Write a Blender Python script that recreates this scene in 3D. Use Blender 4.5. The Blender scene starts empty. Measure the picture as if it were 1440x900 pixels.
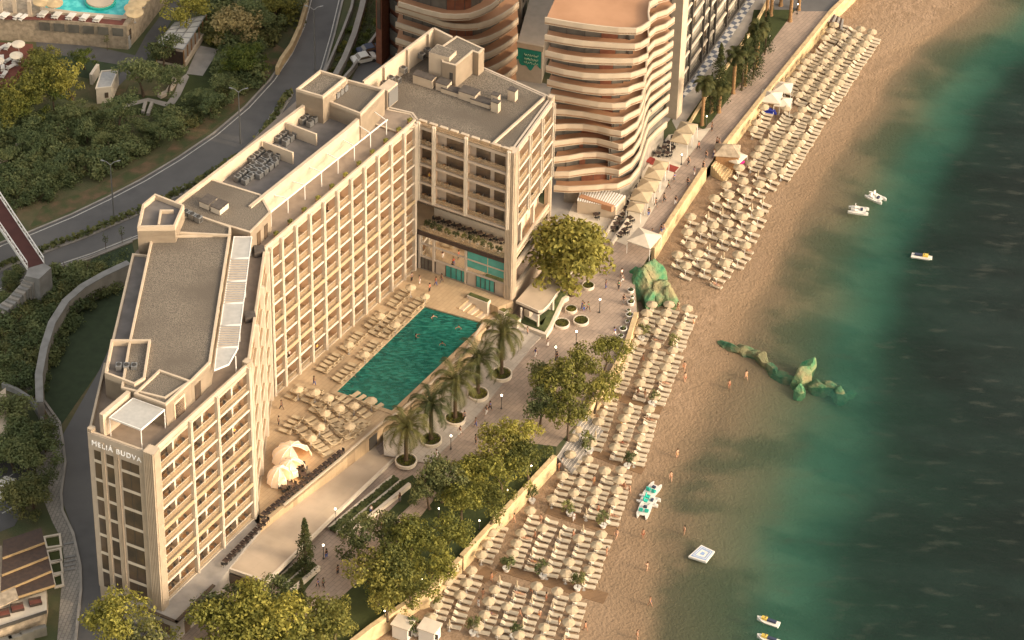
import bpy, bmesh, math, random
from mathutils import Vector, Matrix
from mathutils.bvhtree import BVHTree
from mathutils.geometry import tessellate_polygon
random.seed(7)
R = math.radians
sc = bpy.context.scene
col = sc.collection

# ------------------------------------------------------------------ camera
FPX, TH, ROLL, DIST = 4900.0, R(39.0), R(1.4), 516.0
FW = Vector((0, math.cos(TH), -math.sin(TH)))
_r = Vector((1, 0, 0)); _u = _r.cross(FW)
CR = math.cos(ROLL) * _r + math.sin(ROLL) * _u
CU = -math.sin(ROLL) * _r + math.cos(ROLL) * _u
CAM = -FW * DIST
cd = bpy.data.cameras.new('camera'); cam = bpy.data.objects.new('camera', cd); col.objects.link(cam)
M = Matrix((CR, CU, -FW)).transposed().to_4x4(); M.translation = CAM
cam.matrix_world = M
cd.sensor_width = 36; cd.lens = 36 * FPX / 1440; cd.clip_end = 6000; cd.clip_start = 5
sc.camera = cam

def ray(px, py):
    return (FW * FPX + CR * (px - 720) - CU * (py - 450)).normalized()
def W(px, py, z=0.0):
    """survey a photo point that lies at height z"""
    d = ray(px, py); t = (z - CAM.z) / d.z; p = CAM + d * t
    return Vector((p.x, p.y, z))
def W2(px, py, z=0.0):
    p = W(px, py, z); return (p.x, p.y)
def WL(pts, z=0.0): return [W2(x, y, z) for x, y in pts]

# ------------------------------------------------------------------ materials
MATS = {}
def nt(name):
    m = bpy.data.materials.new(name); m.use_nodes = True
    return m, m.node_tree.nodes, m.node_tree.links, m.node_tree.nodes['Principled BSDF']
def mat(name, c1, c2=None, scale=1.0, rough=0.8, bump=0.0, bscale=None, spec=0.3, metal=0.0, detail=4, lo=.35, hi=.65, coord='pos', emit=0, c3=None, c3scale=.05):
    m, N, L, P = nt(name)
    P.inputs['Roughness'].default_value = rough; P.inputs['Metallic'].default_value = metal
    P.inputs['Specular IOR Level'].default_value = spec
    P.inputs['Base Color'].default_value = (*c1, 1)
    if coord == 'pos': src = N.new('ShaderNodeNewGeometry').outputs['Position']
    else: src = N.new('ShaderNodeTexCoord').outputs['Object']
    if c2:
        no = N.new('ShaderNodeTexNoise'); no.inputs['Scale'].default_value = scale; no.inputs['Detail'].default_value = detail
        L.new(src, no.inputs['Vector'])
        mr = N.new('ShaderNodeMapRange'); mr.inputs[1].default_value = lo; mr.inputs[2].default_value = hi
        L.new(no.outputs['Fac'], mr.inputs[0])
        mx = N.new('ShaderNodeMix'); mx.data_type = 'RGBA'
        mx.inputs[6].default_value = (*c1, 1); mx.inputs[7].default_value = (*c2, 1)
        L.new(mr.outputs[0], mx.inputs[0]); out = mx.outputs[2]
        if c3:
            n2 = N.new('ShaderNodeTexNoise'); n2.inputs['Scale'].default_value = c3scale; n2.inputs['Detail'].default_value = 5
            L.new(src, n2.inputs['Vector'])
            m2 = N.new('ShaderNodeMapRange'); m2.inputs[1].default_value = .42; m2.inputs[2].default_value = .62
            L.new(n2.outputs['Fac'], m2.inputs[0])
            x2 = N.new('ShaderNodeMix'); x2.data_type = 'RGBA'; x2.inputs[7].default_value = (*c3, 1)
            L.new(m2.outputs[0], x2.inputs[0]); L.new(out, x2.inputs[6]); out = x2.outputs[2]
        L.new(out, P.inputs['Base Color'])
        if emit:
            L.new(out, P.inputs['Emission Color']); P.inputs['Emission Strength'].default_value = emit
    elif emit:
        P.inputs['Emission Color'].default_value = (*c1, 1); P.inputs['Emission Strength'].default_value = emit
    if bump:
        nb = N.new('ShaderNodeTexNoise'); nb.inputs['Scale'].default_value = bscale or scale * 2; nb.inputs['Detail'].default_value = 5
        L.new(src, nb.inputs['Vector'])
        b = N.new('ShaderNodeBump'); b.inputs['Strength'].default_value = bump; b.inputs['Distance'].default_value = .15
        L.new(nb.outputs['Fac'], b.inputs['Height']); L.new(b.outputs[0], P.inputs['Normal'])
    MATS[name] = m
    return m
def rotnode(N, L, src, ang):
    v = N.new('ShaderNodeVectorRotate'); v.rotation_type = 'Z_AXIS'; v.inputs['Angle'].default_value = ang
    L.new(src, v.inputs['Vector']); return v.outputs[0]
def pave(name, c1, c2, mort, w, h, ang, rough=.8, msize=.02, c3=None):
    m, N, L, P = nt(name); P.inputs['Roughness'].default_value = rough; P.inputs['Specular IOR Level'].default_value = .25
    src = rotnode(N, L, N.new('ShaderNodeNewGeometry').outputs['Position'], ang)
    b = N.new('ShaderNodeTexBrick'); L.new(src, b.inputs['Vector'])
    b.inputs['Color1'].default_value = (*c1, 1); b.inputs['Color2'].default_value = (*c2, 1); b.inputs['Mortar'].default_value = (*mort, 1)
    b.inputs['Scale'].default_value = 1; b.inputs['Mortar Size'].default_value = msize
    b.inputs['Brick Width'].default_value = w; b.inputs['Row Height'].default_value = h
    no = N.new('ShaderNodeTexNoise'); no.inputs['Scale'].default_value = .18; no.inputs['Detail'].default_value = 6; L.new(src, no.inputs['Vector'])
    mr = N.new('ShaderNodeMapRange'); mr.inputs[1].default_value = .3; mr.inputs[2].default_value = .7; mr.inputs[3].default_value = .72; mr.inputs[4].default_value = 1.12
    L.new(no.outputs['Fac'], mr.inputs[0])
    mx = N.new('ShaderNodeVectorMath'); mx.operation = 'SCALE'; L.new(b.outputs['Color'], mx.inputs[0]); L.new(mr.outputs[0], mx.inputs['Scale'])
    L.new(mx.outputs[0], P.inputs['Base Color'])
    MATS[name] = m; return m
def foliage(name, c1, c2, c3):
    m, N, L, P = nt(name); P.inputs['Roughness'].default_value = .65; P.inputs['Specular IOR Level'].default_value = .2
    g = N.new('ShaderNodeNewGeometry'); oi = N.new('ShaderNodeObjectInfo')
    no = N.new('ShaderNodeTexNoise'); no.inputs['Scale'].default_value = .9; no.inputs['Detail'].default_value = 3
    L.new(g.outputs['Position'], no.inputs['Vector'])
    ad = N.new('ShaderNodeMath'); ad.operation = 'MULTIPLY_ADD'; ad.inputs[1].default_value = .35; L.new(oi.outputs['Random'], ad.inputs[0])
    L.new(no.outputs['Fac'], ad.inputs[2])
    rp = N.new('ShaderNodeValToRGB'); L.new(ad.outputs[0], rp.inputs[0])
    e = rp.color_ramp.elements
    e[0].position = .38; e[0].color = (*c1, 1); e[1].position = .92; e[1].color = (*c3, 1)
    k = e.new(.65); k.color = (*c2, 1)
    L.new(rp.outputs[0], P.inputs['Base Color'])
    tr = N.new('ShaderNodeBsdfTranslucent'); L.new(rp.outputs[0], tr.inputs[0])
    ms = N.new('ShaderNodeMixShader'); ms.inputs[0].default_value = .32
    L.new(P.outputs[0], ms.inputs[1]); L.new(tr.outputs[0], ms.inputs[2])
    L.new(ms.outputs[0], N['Material Output'].inputs[0])
    MATS[name] = m; return m
def clear(name, tint, refl=.12, dif=None, difc=(.5, .5, .5)):
    m, N, L, P = nt(name); N.remove(P)
    t = N.new('ShaderNodeBsdfTransparent'); t.inputs[0].default_value = (*tint, 1)
    g = N.new('ShaderNodeBsdfGlossy'); g.inputs['Roughness'].default_value = .06; g.inputs[0].default_value = (.9, .9, .9, 1)
    ms = N.new('ShaderNodeMixShader'); ms.inputs[0].default_value = refl
    L.new(t.outputs[0], ms.inputs[1]); L.new(g.outputs[0], ms.inputs[2]); out = ms.outputs[0]
    if dif:
        d = N.new('ShaderNodeBsdfDiffuse'); d.inputs[0].default_value = (*difc, 1)
        m2 = N.new('ShaderNodeMixShader'); m2.inputs[0].default_value = dif
        L.new(out, m2.inputs[1]); L.new(d.outputs[0], m2.inputs[2]); out = m2.outputs[0]
    L.new(out, N['Material Output'].inputs[0]); MATS[name] = m; return m

# ------------------------------------------------------------------ mesh builder
class MB:
    def __init__(s): s.v = []; s.f = []
    def add(s, vs, fs):
        o = len(s.v); s.v += [tuple(v) for v in vs]; s.f += [tuple(i + o for i in f) for f in fs]; return s
    def box(s, c, d, rz=0, M4=None):
        x, y, z = (k / 2 for k in d); vs = []
        cr, sr = math.cos(rz), math.sin(rz)
        for dz in (-z, z):
            for dx, dy in ((-x, -y), (x, -y), (x, y), (-x, y)):
                vs.append((c[0] + dx * cr - dy * sr, c[1] + dx * sr + dy * cr, c[2] + dz))
        if M4: vs = [M4 @ Vector(v) for v in vs]
        return s.add(vs, [(3, 2, 1, 0), (4, 5, 6, 7), (0, 1, 5, 4), (1, 2, 6, 5), (2, 3, 7, 6), (3, 0, 4, 7)])
    def seg(s, p, q, w, z0, z1, side=0, z0b=None, z1b=None):
        """straight wall from p to q; side -1/0/1 puts the thickness left/centre/right"""
        p = Vector(p[:2]); q = Vector(q[:2]); d = (q - p).normalized(); n = Vector((d.y, -d.x))
        a = n * (w * (side - 1) / 2); b = n * (w * (side + 1) / 2)
        z0b = z0 if z0b is None else z0b; z1b = z1 if z1b is None else z1b
        P = [p + a, q + a, q + b, p + b]; zl = [z0, z0b, z0b, z0]; zh = [z1, z1b, z1b, z1]
        vs = [(P[i].x, P[i].y, zl[i]) for i in range(4)] + [(P[i].x, P[i].y, zh[i]) for i in range(4)]
        return s.add(vs, [(0, 1, 2, 3), (7, 6, 5, 4), (4, 5, 1, 0), (5, 6, 2, 1), (6, 7, 3, 2), (7, 4, 0, 3)])
    def line(s, pts, w, z0, z1, side=0, closed=False):
        """mitred wall along a polyline"""
        P = [Vector(p[:2]) for p in pts]; n = len(P)
        L_, R_ = [], []
        for i in range(n):
            pa = P[i - 1] if (i > 0 or closed) else None; pb = P[(i + 1) % n] if (i < n - 1 or closed) else None
            d1 = (P[i] - pa).normalized() if pa is not None else (pb - P[i]).normalized()
            d2 = (pb - P[i]).normalized() if pb is not None else d1
            n1 = Vector((d1.y, -d1.x)); n2 = Vector((d2.y, -d2.x)); b = (n1 + n2)
            b = b.normalized() if b.length > 1e-6 else n1
            k = 1 / max(.4, b.dot(n1))
            L_.append(P[i] + b * (w * k * (side - 1) / 2)); R_.append(P[i] + b * (w * k * (side + 1) / 2))
        vs = []
        for i in range(n):
            za, zb = (z0[i] if isinstance(z0, (list, tuple)) else z0), (z1[i] if isinstance(z1, (list, tuple)) else z1)
            vs += [(L_[i].x, L_[i].y, za), (R_[i].x, R_[i].y, za), (R_[i].x, R_[i].y, zb), (L_[i].x, L_[i].y, zb)]
        fs = []
        for i in range(n if closed else n - 1):
            a = 4 * i; b = 4 * ((i + 1) % n)
            for j in range(4): fs.append((a + j, a + (j + 1) % 4, b + (j + 1) % 4, b + j))
        if not closed: fs += [(3, 2, 1, 0), (4 * n - 4, 4 * n - 3, 4 * n - 2, 4 * n - 1)]
        return s.add(vs, fs)
    def prism(s, pts, z0, z1, bottom=True, holes=()):
        loops = [[Vector((p[0], p[1], 0)) for p in pts]] + [[Vector((p[0], p[1], 0)) for p in h] for h in holes]
        tris = tessellate_polygon(loops); flat = [p for l in loops for p in l]; n = len(flat)
        def zz(z, p): return z(p.x, p.y) if callable(z) else z
        vs = [(p.x, p.y, zz(z1, p)) for p in flat]; fs = []
        for t in tris:
            a, b, c = (flat[i] for i in t)
            up = (b - a).cross(c - a).z > 0
            fs.append(t if up else t[::-1])
        if z0 is not None:
            vs += [(p.x, p.y, zz(z0, p)) for p in flat]
            if bottom: fs += [tuple(i + n for i in f[::-1]) for f in list(fs)]
            o = 0
            for l in loops:
                m = len(l)
                ar = sum(l[i].x * l[(i + 1) % m].y - l[(i + 1) % m].x * l[i].y for i in range(m))
                for i in range(m):
                    a, b = o + i, o + (i + 1) % m
                    q = (a + n, b + n, b, a)
                    if (ar < 0) != (o > 0): q = q[::-1]
                    fs.append(q)
                o += m
        return s.add(vs, fs)
    def cyl(s, x, y, z0, z1, r0, r1=None, n=12, cap=True):
        r1 = r0 if r1 is None else r1; vs = []
        for r, z in ((r0, z0), (r1, z1)):
            for i in range(n):
                a = 2 * math.pi * i / n; vs.append((x + r * math.cos(a), y + r * math.sin(a), z))
        fs = [(i, (i + 1) % n, n + (i + 1) % n, n + i) for i in range(n)]
        if cap: fs += [tuple(range(n - 1, -1, -1)), tuple(range(n, 2 * n))]
        return s.add(vs, fs)
    def lathe(s, x, y, prof, n=16):
        vs = []; fs = []
        for r, z in prof:
            for i in range(n):
                a = 2 * math.pi * i / n; vs.append((x + r * math.cos(a), y + r * math.sin(a), z))
        for k in range(len(prof) - 1):
            for i in range(n): fs.append((k * n + i, k * n + (i + 1) % n, (k + 1) * n + (i + 1) % n, (k + 1) * n + i))
        return s.add(vs, fs)
    def tube(s, pts, r, n=6):
        P = [Vector(p) for p in pts]; vs = []; fs = []
        rs = r if isinstance(r, (list, tuple)) else [r] * len(P)
        for i, p in enumerate(P):
            d = (P[min(i + 1, len(P) - 1)] - P[max(i - 1, 0)]).normalized()
            a = d.cross(Vector((0, 0, 1)) if abs(d.z) < .95 else Vector((1, 0, 0))).normalized(); b = d.cross(a)
            for k in range(n):
                t = 2 * math.pi * k / n; vs.append(p + (a * math.cos(t) + b * math.sin(t)) * rs[i])
        for i in range(len(P) - 1):
            for k in range(n): fs.append((i * n + k, i * n + (k + 1) % n, (i + 1) * n + (k + 1) % n, (i + 1) * n + k))
        fs += [tuple(range(n - 1, -1, -1)), tuple(range((len(P) - 1) * n, len(P) * n))]
        return s.add(vs, fs)
    def quad(s, a, b, c, d): return s.add([a, b, c, d], [(0, 1, 2, 3)])
    def build(s, name, m, parent=None, origin=None, smooth=False, local=False):
        o_ = Vector((0, 0, 0))
        if origin is not None: o_ = Vector(origin)
        elif parent is not None and not local:
            o_ = Vector(parent.location); pp = parent.parent
            while pp: o_ += Vector(pp.location); pp = pp.parent
        me = bpy.data.meshes.new(name)
        me.from_pydata([(v[0] - o_.x, v[1] - o_.y, v[2] - o_.z) for v in s.v], [], s.f)
        me.materials.append(MATS[m] if isinstance(m, str) else m)
        if smooth:
            for p in me.polygons: p.use_smooth = True
        me.update()
        o = bpy.data.objects.new(name, me); col.objects.link(o)
        if origin is not None: o.location = o_
        if parent is not None: o.parent = parent
        return o

def tag(o, label, cat, group=None):
    o['label'] = label; o['category'] = cat
    if group: o['group'] = group
    return o
def thing(name, label, cat, loc=(0, 0, 0), rz=0, group=None):
    o = bpy.data.objects.new(name, None); col.objects.link(o); o.empty_display_size = .2
    o.location = loc; o.rotation_euler = (0, 0, rz); return tag(o, label, cat, group)
def struct(o): o['kind'] = 'structure'; return o
KIDS = {}
def kids(o):
    return [c for c in KIDS.get(o.name, [])]
def reg(parent, *ch): KIDS.setdefault(parent.name, []).extend(ch)
def dup(o, loc, rz, label=None, group=None, scale=1.0, children=None):
    r = o.copy(); col.objects.link(r); r.location = loc; r.rotation_euler = (0, 0, rz)
    r.scale = scale if isinstance(scale, (tuple, list)) else (scale,) * 3
    if label: r['label'] = label
    if group: r['group'] = group
    for ch in (children if children is not None else kids(o)):
        c = ch.copy(); col.objects.link(c); c.parent = r
        for g in kids(ch):
            d = g.copy(); col.objects.link(d); d.parent = c
    return r
ORD = 'first second third fourth fifth sixth seventh eighth ninth tenth eleventh twelfth thirteenth fourteenth fifteenth sixteenth seventeenth eighteenth nineteenth twentieth'.split()
ORD += ['twenty-' + w for w in ORD[:9]] + ['thirtieth'] + ['thirty-' + w for w in ORD[:9]] + ['fortieth']
ORD = [w if w != 'twenty-' else w for w in ORD]
def lerp(a, b, t): return a + (b - a) * t
def lp(p, q, t): return (p[0] + (q[0] - p[0]) * t, p[1] + (q[1] - p[1]) * t)

# ------------------------------------------------------------------ palette
mat('cream', (.53, .435, .33), (.46, .375, .285), .6, .75, .05, 8)
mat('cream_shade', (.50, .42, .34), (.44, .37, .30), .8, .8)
mat('white_paint', (.64, .56, .46), (.57, .50, .41), .8, .6)
mat('gold_band', (.42, .325, .205), (.38, .295, .185), .7, .55)
mat('peach_wall', (.78, .58, .42), (.72, .53, .38), .7, .8)
mat('balcony_floor', (.50, .40, .28), (.44, .35, .245), 1.2, .8)
mat('gravel', (.235, .20, .16), (.10, .085, .07), 7.5, .95, .5, 9, detail=10, lo=.40, hi=.60, c3=(.125, .105, .085), c3scale=.12)
mat('roof_dark', (.17, .155, .15), (.13, .12, .115), .6, .9)
mat('terrace_tile', (.30, .24, .19), (.24, .19, .15), .8, .7)
mat('bitumen', (.10, .085, .075), (.07, .06, .055), 2, .85)
mat('terracotta', (.45, .25, .145), (.38, .205, .115), .25, .85)
mat('brick_red', (.22, .085, .045), (.17, .065, .04), 1.2, .8)
mat('dark_metal', (.06, .055, .05), None, rough=.45, spec=.5)
mat('grey_metal', (.30, .30, .30), None, rough=.4, metal=.6)
mat('grey_paint', (.36, .36, .36), (.30, .30, .30), 2, .6)
mat('white_metal', (.75, .73, .70), None, rough=.4)
mat('black_grille', (.045, .042, .04), None, rough=.6)
mat('wood', (.30, .17, .08), (.22, .12, .06), 3, .7)
mat('dark_wood', (.07, .045, .035), (.05, .035, .03), 2, .75)
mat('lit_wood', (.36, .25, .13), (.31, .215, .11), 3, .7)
mat('asphalt', (.125, .122, .124), (.10, .098, .10), .35, .9, .1, 20, c3=(.145, .14, .138), c3scale=.06)
mat('asphalt_dark', (.115, .113, .115), (.095, .093, .095), .5, .9)
mat('lane_white', (.6, .58, .54), (.42, .41, .39), 2, .8)
mat('concrete', (.36, .33, .30), (.27, .25, .23), .5, .9, .1, 6)
mat('concrete_grey', (.27, .265, .26), (.21, .205, .20), .6, .9, .1, 6)
mat('stone', (.42, .34, .25), (.27, .22, .16), 1.4, .9, .4, 3)
mat('sandstone', (.58, .44, .26), (.44, .33, .19), 1.0, .9, .3, 3)
mat('lawn', (.045, .06, .02), (.03, .042, .016), .8, .95, .4, 12, c3=(.06, .07, .022))
mat('lawn_dark', (.045, .065, .034), (.036, .052, .028), .8, .95)
mat('scrub_ground', (.085, .095, .042), (.15, .115, .065), .35, .95, .5, 4, c3=(.065, .08, .038), c3scale=.09)
mat('earth', (.17, .11, .065), (.10, .085, .045), .5, .95, .4, 4, c3=(.07, .085, .035), c3scale=.35)
mat('roof_brown', (.20, .165, .135), (.155, .128, .105), .5, .9, c3=(.24, .20, .165), c3scale=.2)
mat('soil', (.08, .06, .045), (.11, .08, .06), 3, .95)
pave('plaza_paving', (.40, .31, .25), (.345, .27, .22), (.24, .19, .155), 1.2, .6, R(-57), .75, .03)
pave('plaza_light', (.42, .37, .32), (.38, .335, .29), (.30, .26, .23), 1.0, 1.0, R(-57), .75, .03)
pave('deck_paving', (.50, .37, .235), (.46, .335, .21), (.36, .26, .165), 1.2, .6, R(-57), .75, .025)
pave('path_stone', (.34, .31, .28), (.28, .26, .235), (.18, .165, .15), .8, .5, R(-80), .85, .04)
pave('roof_plain', (.48, .385, .29), (.46, .37, .28), (.43, .34, .26), 5, 3, R(-57), .8, .02)
pave('stone_wall', (.46, .40, .32), (.33, .28, .22), (.22, .19, .15), .7, .35, 0, .9, .05)
pave('boardwalk', (.25, .155, .085), (.20, .125, .07), (.10, .06, .04), 3.0, .2, R(-27), .85, .02)
mat('window_glass', (.07, .056, .045), (.13, .09, .06), .35, .06, spec=.7)
mat('window_glass_grey', (.10, .095, .085), (.16, .15, .13), .5, .08, spec=.6)
mat('curtain', (.30, .27, .23), (.22, .20, .17), 1.5, .9)
clear('clear_glass', (.88, .82, .74), .07, .16, (.75, .62, .45))
clear('curtain_wall_glass', (.5, .5, .47), .8)
mat('pool_reflection_glass', (.04, .26, .24), (.06, .34, .31), .8, .06, spec=.7)  # reflection of the pool painted into the glass as a teal colour
mat('frosted', (.44, .43, .41), (.38, .375, .36), 1.5, .35)
mat('canvas', (.43, .345, .235), (.37, .295, .20), 1.5, .85)
mat('canvas_white', (.62, .55, .45), (.57, .5, .41), 1.5, .85)
mat('cushion', (.58, .49, .365), (.52, .44, .33), 2, .8)
mat('deck_cushion', (.52, .41, .27), (.47, .37, .24), 2, .85)
mat('deck_canvas', (.52, .41, .27), (.46, .36, .24), 2, .85)
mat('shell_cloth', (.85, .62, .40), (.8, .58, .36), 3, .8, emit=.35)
mat('teal_paint', (.02, .27, .20), (.03, .21, .17), 2, .7)
mat('teal_plastic', (.03, .42, .34), None, rough=.4)
mat('pale_script', (.30, .46, .32), None, rough=.8)
mat('white_plastic', (.68, .65, .60), None, rough=.35)
mat('pink_plastic', (.80, .05, .35), None, rough=.35)
mat('blue_plastic', (.06, .09, .50), None, rough=.35)
mat('light_blue', (.27, .38, .60), (.22, .33, .55), 3, .5)
mat('yellow_plastic', (.72, .50, .10), None, rough=.4)
mat('navy', (.04, .05, .09), None, rough=.5)
mat('red_carpet', (.28, .05, .04), (.23, .045, .035), 3, .9)
mat('bridge_red', (.085, .032, .028), (.07, .027, .024), .8, .85)
mat('terrace_red', (.17, .06, .045), (.13, .05, .04), 1, .85)
mat('lamp_glow', (1.0, .86, .62), None, emit=7)
mat('sign_white', (.80, .77, .72), None, emit=.3, rough=.5)
mat('bark', (.12, .085, .055), (.07, .05, .035), 6, .95, .5, 10)
mat('pale_bark', (.30, .22, .15), (.2, .15, .1), 5, .95, .4, 10)
mat('palm_bark', (.13, .085, .05), (.06, .042, .028), 9, .95, .8, 9)
mat('gold_bark', (.32, .19, .09), (.2, .12, .06), 8, .95, .6, 9)
foliage('leaf_olive', (0.063, 0.075, 0.022), (0.151, 0.153, 0.037), (0.315, 0.280, 0.067))
foliage('leaf_gold', (0.095, 0.107, 0.028), (0.213, 0.208, 0.045), (0.388, 0.346, 0.075))
foliage('leaf_dark', (0.062, 0.084, 0.035), (0.119, 0.136, 0.053), (0.220, 0.211, 0.078))
foliage('leaf_shade', (0.084, 0.116, 0.053), (0.140, 0.176, 0.074), (0.238, 0.255, 0.105))
foliage('leaf_bright', (0.065, 0.098, 0.021), (0.130, 0.156, 0.033), (0.221, 0.221, 0.046))
foliage('leaf_cypress', (0.026, 0.039, 0.017), (0.052, 0.065, 0.023), (0.098, 0.098, 0.033))
foliage('leaf_palm', (0.031, 0.044, 0.017), (0.068, 0.073, 0.025), (0.125, 0.114, 0.037))
foliage('leaf_pale', (0.156, 0.130, 0.058), (0.260, 0.215, 0.098), (0.390, 0.312, 0.143))
mat('net_green', (.045, .18, .09), (.13, .23, .11), 1.1, .85, .8, 3.0, c3=(.25, .22, .12), c3scale=.30, spec=.25)
mat('net_green_dark', (.025, .10, .055), (.07, .15, .075), 1.2, .75, .8, 3.0, c3=(.17, .16, .085), c3scale=.5)
for n_, c_ in dict(skin=(.50, .29, .19), skin_tan=(.34, .18, .11), cloth_black=(.03, .03, .033), cloth_white=(.75, .72, .68), cloth_red=(.5, .06, .03), cloth_blue=(.06, .1, .3), cloth_grey=(.16, .15, .15), cloth_yellow=(.65, .42, .05), cloth_orange=(.60, .20, .04), cloth_green=(.08, .16, .1), hair_dark=(.02, .014, .01), hair_brown=(.09, .05, .025)).items():
    mat(n_, c_, None, rough=.8)
# ================================================================== light
SUN_EL, SUN_AZ = R(23.0), R(-21.0)           # elevation; direction to the sun measured from +x
sun_dir = Vector((math.cos(SUN_EL) * math.cos(SUN_AZ), math.cos(SUN_EL) * math.sin(SUN_AZ), math.sin(SUN_EL)))
sl = bpy.data.lights.new('sun', 'SUN'); sl.energy = 1.62; sl.angle = R(.6); sl.color = (1.0, .77, .48)
so = bpy.data.objects.new('sun', sl); col.objects.link(so)
so.rotation_euler = (-sun_dir).to_track_quat('-Z', 'Y').to_euler(); so.location = sun_dir * 300
wd = bpy.data.worlds.new('World'); sc.world = wd; wd.use_nodes = True
WN, WLk = wd.node_tree.nodes, wd.node_tree.links
sk = WN.new('ShaderNodeTexSky'); sk.sky_type = 'NISHITA'; sk.sun_disc = False
sk.sun_elevation = SUN_EL; sk.sun_rotation = math.pi / 2 - SUN_AZ; sk.dust_density = 4.0; sk.air_density = 1.2
hs = WN.new('ShaderNodeHueSaturation'); hs.inputs['Saturation'].default_value = .45
tn = WN.new('ShaderNodeMix'); tn.data_type = 'RGBA'; tn.blend_type = 'MULTIPLY'; tn.inputs[0].default_value = 1
tn.inputs[7].default_value = (2.7, 2.38, 1.96, 1)
WLk.new(sk.outputs[0], hs.inputs['Color']); WLk.new(hs.outputs[0], tn.inputs[6])
WLk.new(tn.outputs[2], WN['Background'].inputs[0]); WN['Background'].inputs[1].default_value = .15
sc.view_settings.view_transform = 'Standard'; sc.view_settings.look = 'None'; sc.view_settings.exposure = 0; sc.view_settings.gamma = 1
sc.render.engine = 'CYCLES'; sc.cycles.transparent_max_bounces = 12; sc.cycles.max_bounces = 6

# ================================================================== coast lines
ZS = -3.4
wall_px = [(1300, -110), (1172, 16), (1100, 105), (1010, 215), (945, 310), (918, 352), (893, 395), (897, 440), (882, 492), (858, 535), (815, 592), (783, 642), (652, 783), (525, 882), (430, 955), (330, 1040)]
shore_px = [(1600, -120), (1440, -40), (1370, 0), (1310, 45), (1250, 105), (1190, 180), (1150, 250), (1112, 312), (1080, 370), (1050, 440), (1025, 490), (998, 540), (962, 600), (938, 650), (918, 710), (906, 770), (902, 830), (898, 900), (890, 980), (860, 1080)]
wall_xy = [Vector(p) for p in WL(wall_px, 0)]
shore_xy = [Vector(p) for p in WL(shore_px, ZS)]
def resample(P, n):
    d = [0]
    for a, b in zip(P, P[1:]): d.append(d[-1] + (b - a).length)
    out = []; j = 0
    for i in range(n):
        t = d[-1] * i / (n - 1)
        while j < len(P) - 2 and d[j + 1] < t: j += 1
        out.append(P[j].lerp(P[j + 1], (t - d[j]) / (d[j + 1] - d[j])))
    return out
NU = 150
wl, slr = resample(wall_xy, NU), resample(shore_xy, NU)
for _ in range(6): slr = [slr[0]] + [(slr[i - 1] + slr[i] * 2 + slr[i + 1]) / 4 for i in range(1, NU - 1)] + [slr[-1]]
OUT = Vector((.90, -.44)).normalized()
rn = random.Random(3)
wob = [rn.uniform(-1, 1) for _ in range(NU)]
for _ in range(3): wob = [wob[0]] + [(wob[i - 1] + wob[i] + wob[i + 1]) / 3 for i in range(1, NU - 1)] + [wob[-1]]
slr = [p + OUT * (w * 1.6) for p, w in zip(slr, wob)]
def depth(d):
    return .045 * d if d < 6 else .27 + (d - 6) * .10 if d < 16 else 1.27 + (d - 16) * .19 if d < 30 else 3.93 + (d - 30) * .12 if d < 90 else 11.1
seaw = [1, 2, 3, 4, 6, 8, 10, 12, 15, 18, 21, 25, 30, 36, 43, 52, 64, 78, 100, 160, 420]
bm = MB(); NV = 0; shore_attr = []
dsc = [lerp(3.0, 1.15, min(1, max(0, (i / (NU - 1) - .30) / .40))) for i in range(NU)]
rows = []
for i in range(NU):
    a, b = wl[i], slr[i]; r = []
    for k in range(26):
        t = k / 25
        p = a.lerp(b, t); r.append((p.x, p.y, -2.05 + (ZS + 2.05) * (t ** 1.25), (t - 1) * (b - a).length))
    for d in seaw:
        p = b + OUT * d; r.append((p.x, p.y, ZS - depth(d) * dsc[i], d))
    rows.append(r)
NV = len(rows[0])
vs = [v[:3] for r in rows for v in r]; shore_attr = [v[3] for r in rows for v in r]
fs = [(i * NV + k, i * NV + k + 1, (i + 1) * NV + k + 1, (i + 1) * NV + k) for i in range(NU - 1) for k in range(NV - 1)]
fs = [f[::-1] for f in fs]
bvh_beach = BVHTree.FromPolygons([Vector(v) for v in vs], fs)
bm.add(vs, fs)
# sand: dry, trampled, wet towards the water, weed patches on the sea bed
m, N, L, P = nt('sand'); MATS['sand'] = m; P.inputs['Roughness'].default_value = .9; P.inputs['Specular IOR Level'].default_value = .15
g = N.new('ShaderNodeNewGeometry').outputs['Position']
at = N.new('ShaderNodeAttribute'); at.attribute_name = 'shore'
def noise(N, L, src, s, d=4):
    n = N.new('ShaderNodeTexNoise'); n.inputs['Scale'].default_value = s; n.inputs['Detail'].default_value = d; L.new(src, n.inputs['Vector']); return n.outputs['Fac']
def mapr(N, L, src, a, b, c=0.0, d=1.0):
    n = N.new('ShaderNodeMapRange'); n.interpolation_type = 'SMOOTHSTEP'
    n.inputs[1].default_value = a; n.inputs[2].default_value = b; n.inputs[3].default_value = c; n.inputs[4].default_value = d; L.new(src, n.inputs[0]); return n.outputs[0]
def mixc(N, L, f, a, b):
    n = N.new('ShaderNodeMix'); n.data_type = 'RGBA'
    for k, v in ((6, a), (7, b)):
        if isinstance(v, tuple): n.inputs[k].default_value = (*v, 1)
        else: L.new(v, n.inputs[k])
    L.new(f, n.inputs[0]); return n.outputs[2]
def math_(N, L, op, a, b):
    n = N.new('ShaderNodeMath'); n.operation = op
    for k, v in ((0, a), (1, b)):
        if isinstance(v, (int, float)): n.inputs[k].default_value = v
        else: L.new(v, n.inputs[k])
    return n.outputs[0]
c = mixc(N, L, mapr(N, L, noise(N, L, g, .9, 8), .35, .65), (.30, .21, .14), (.225, .155, .10))
c = mixc(N, L, mapr(N, L, noise(N, L, g, .07, 4), .4, .65), c, (.27, .19, .125))
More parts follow.
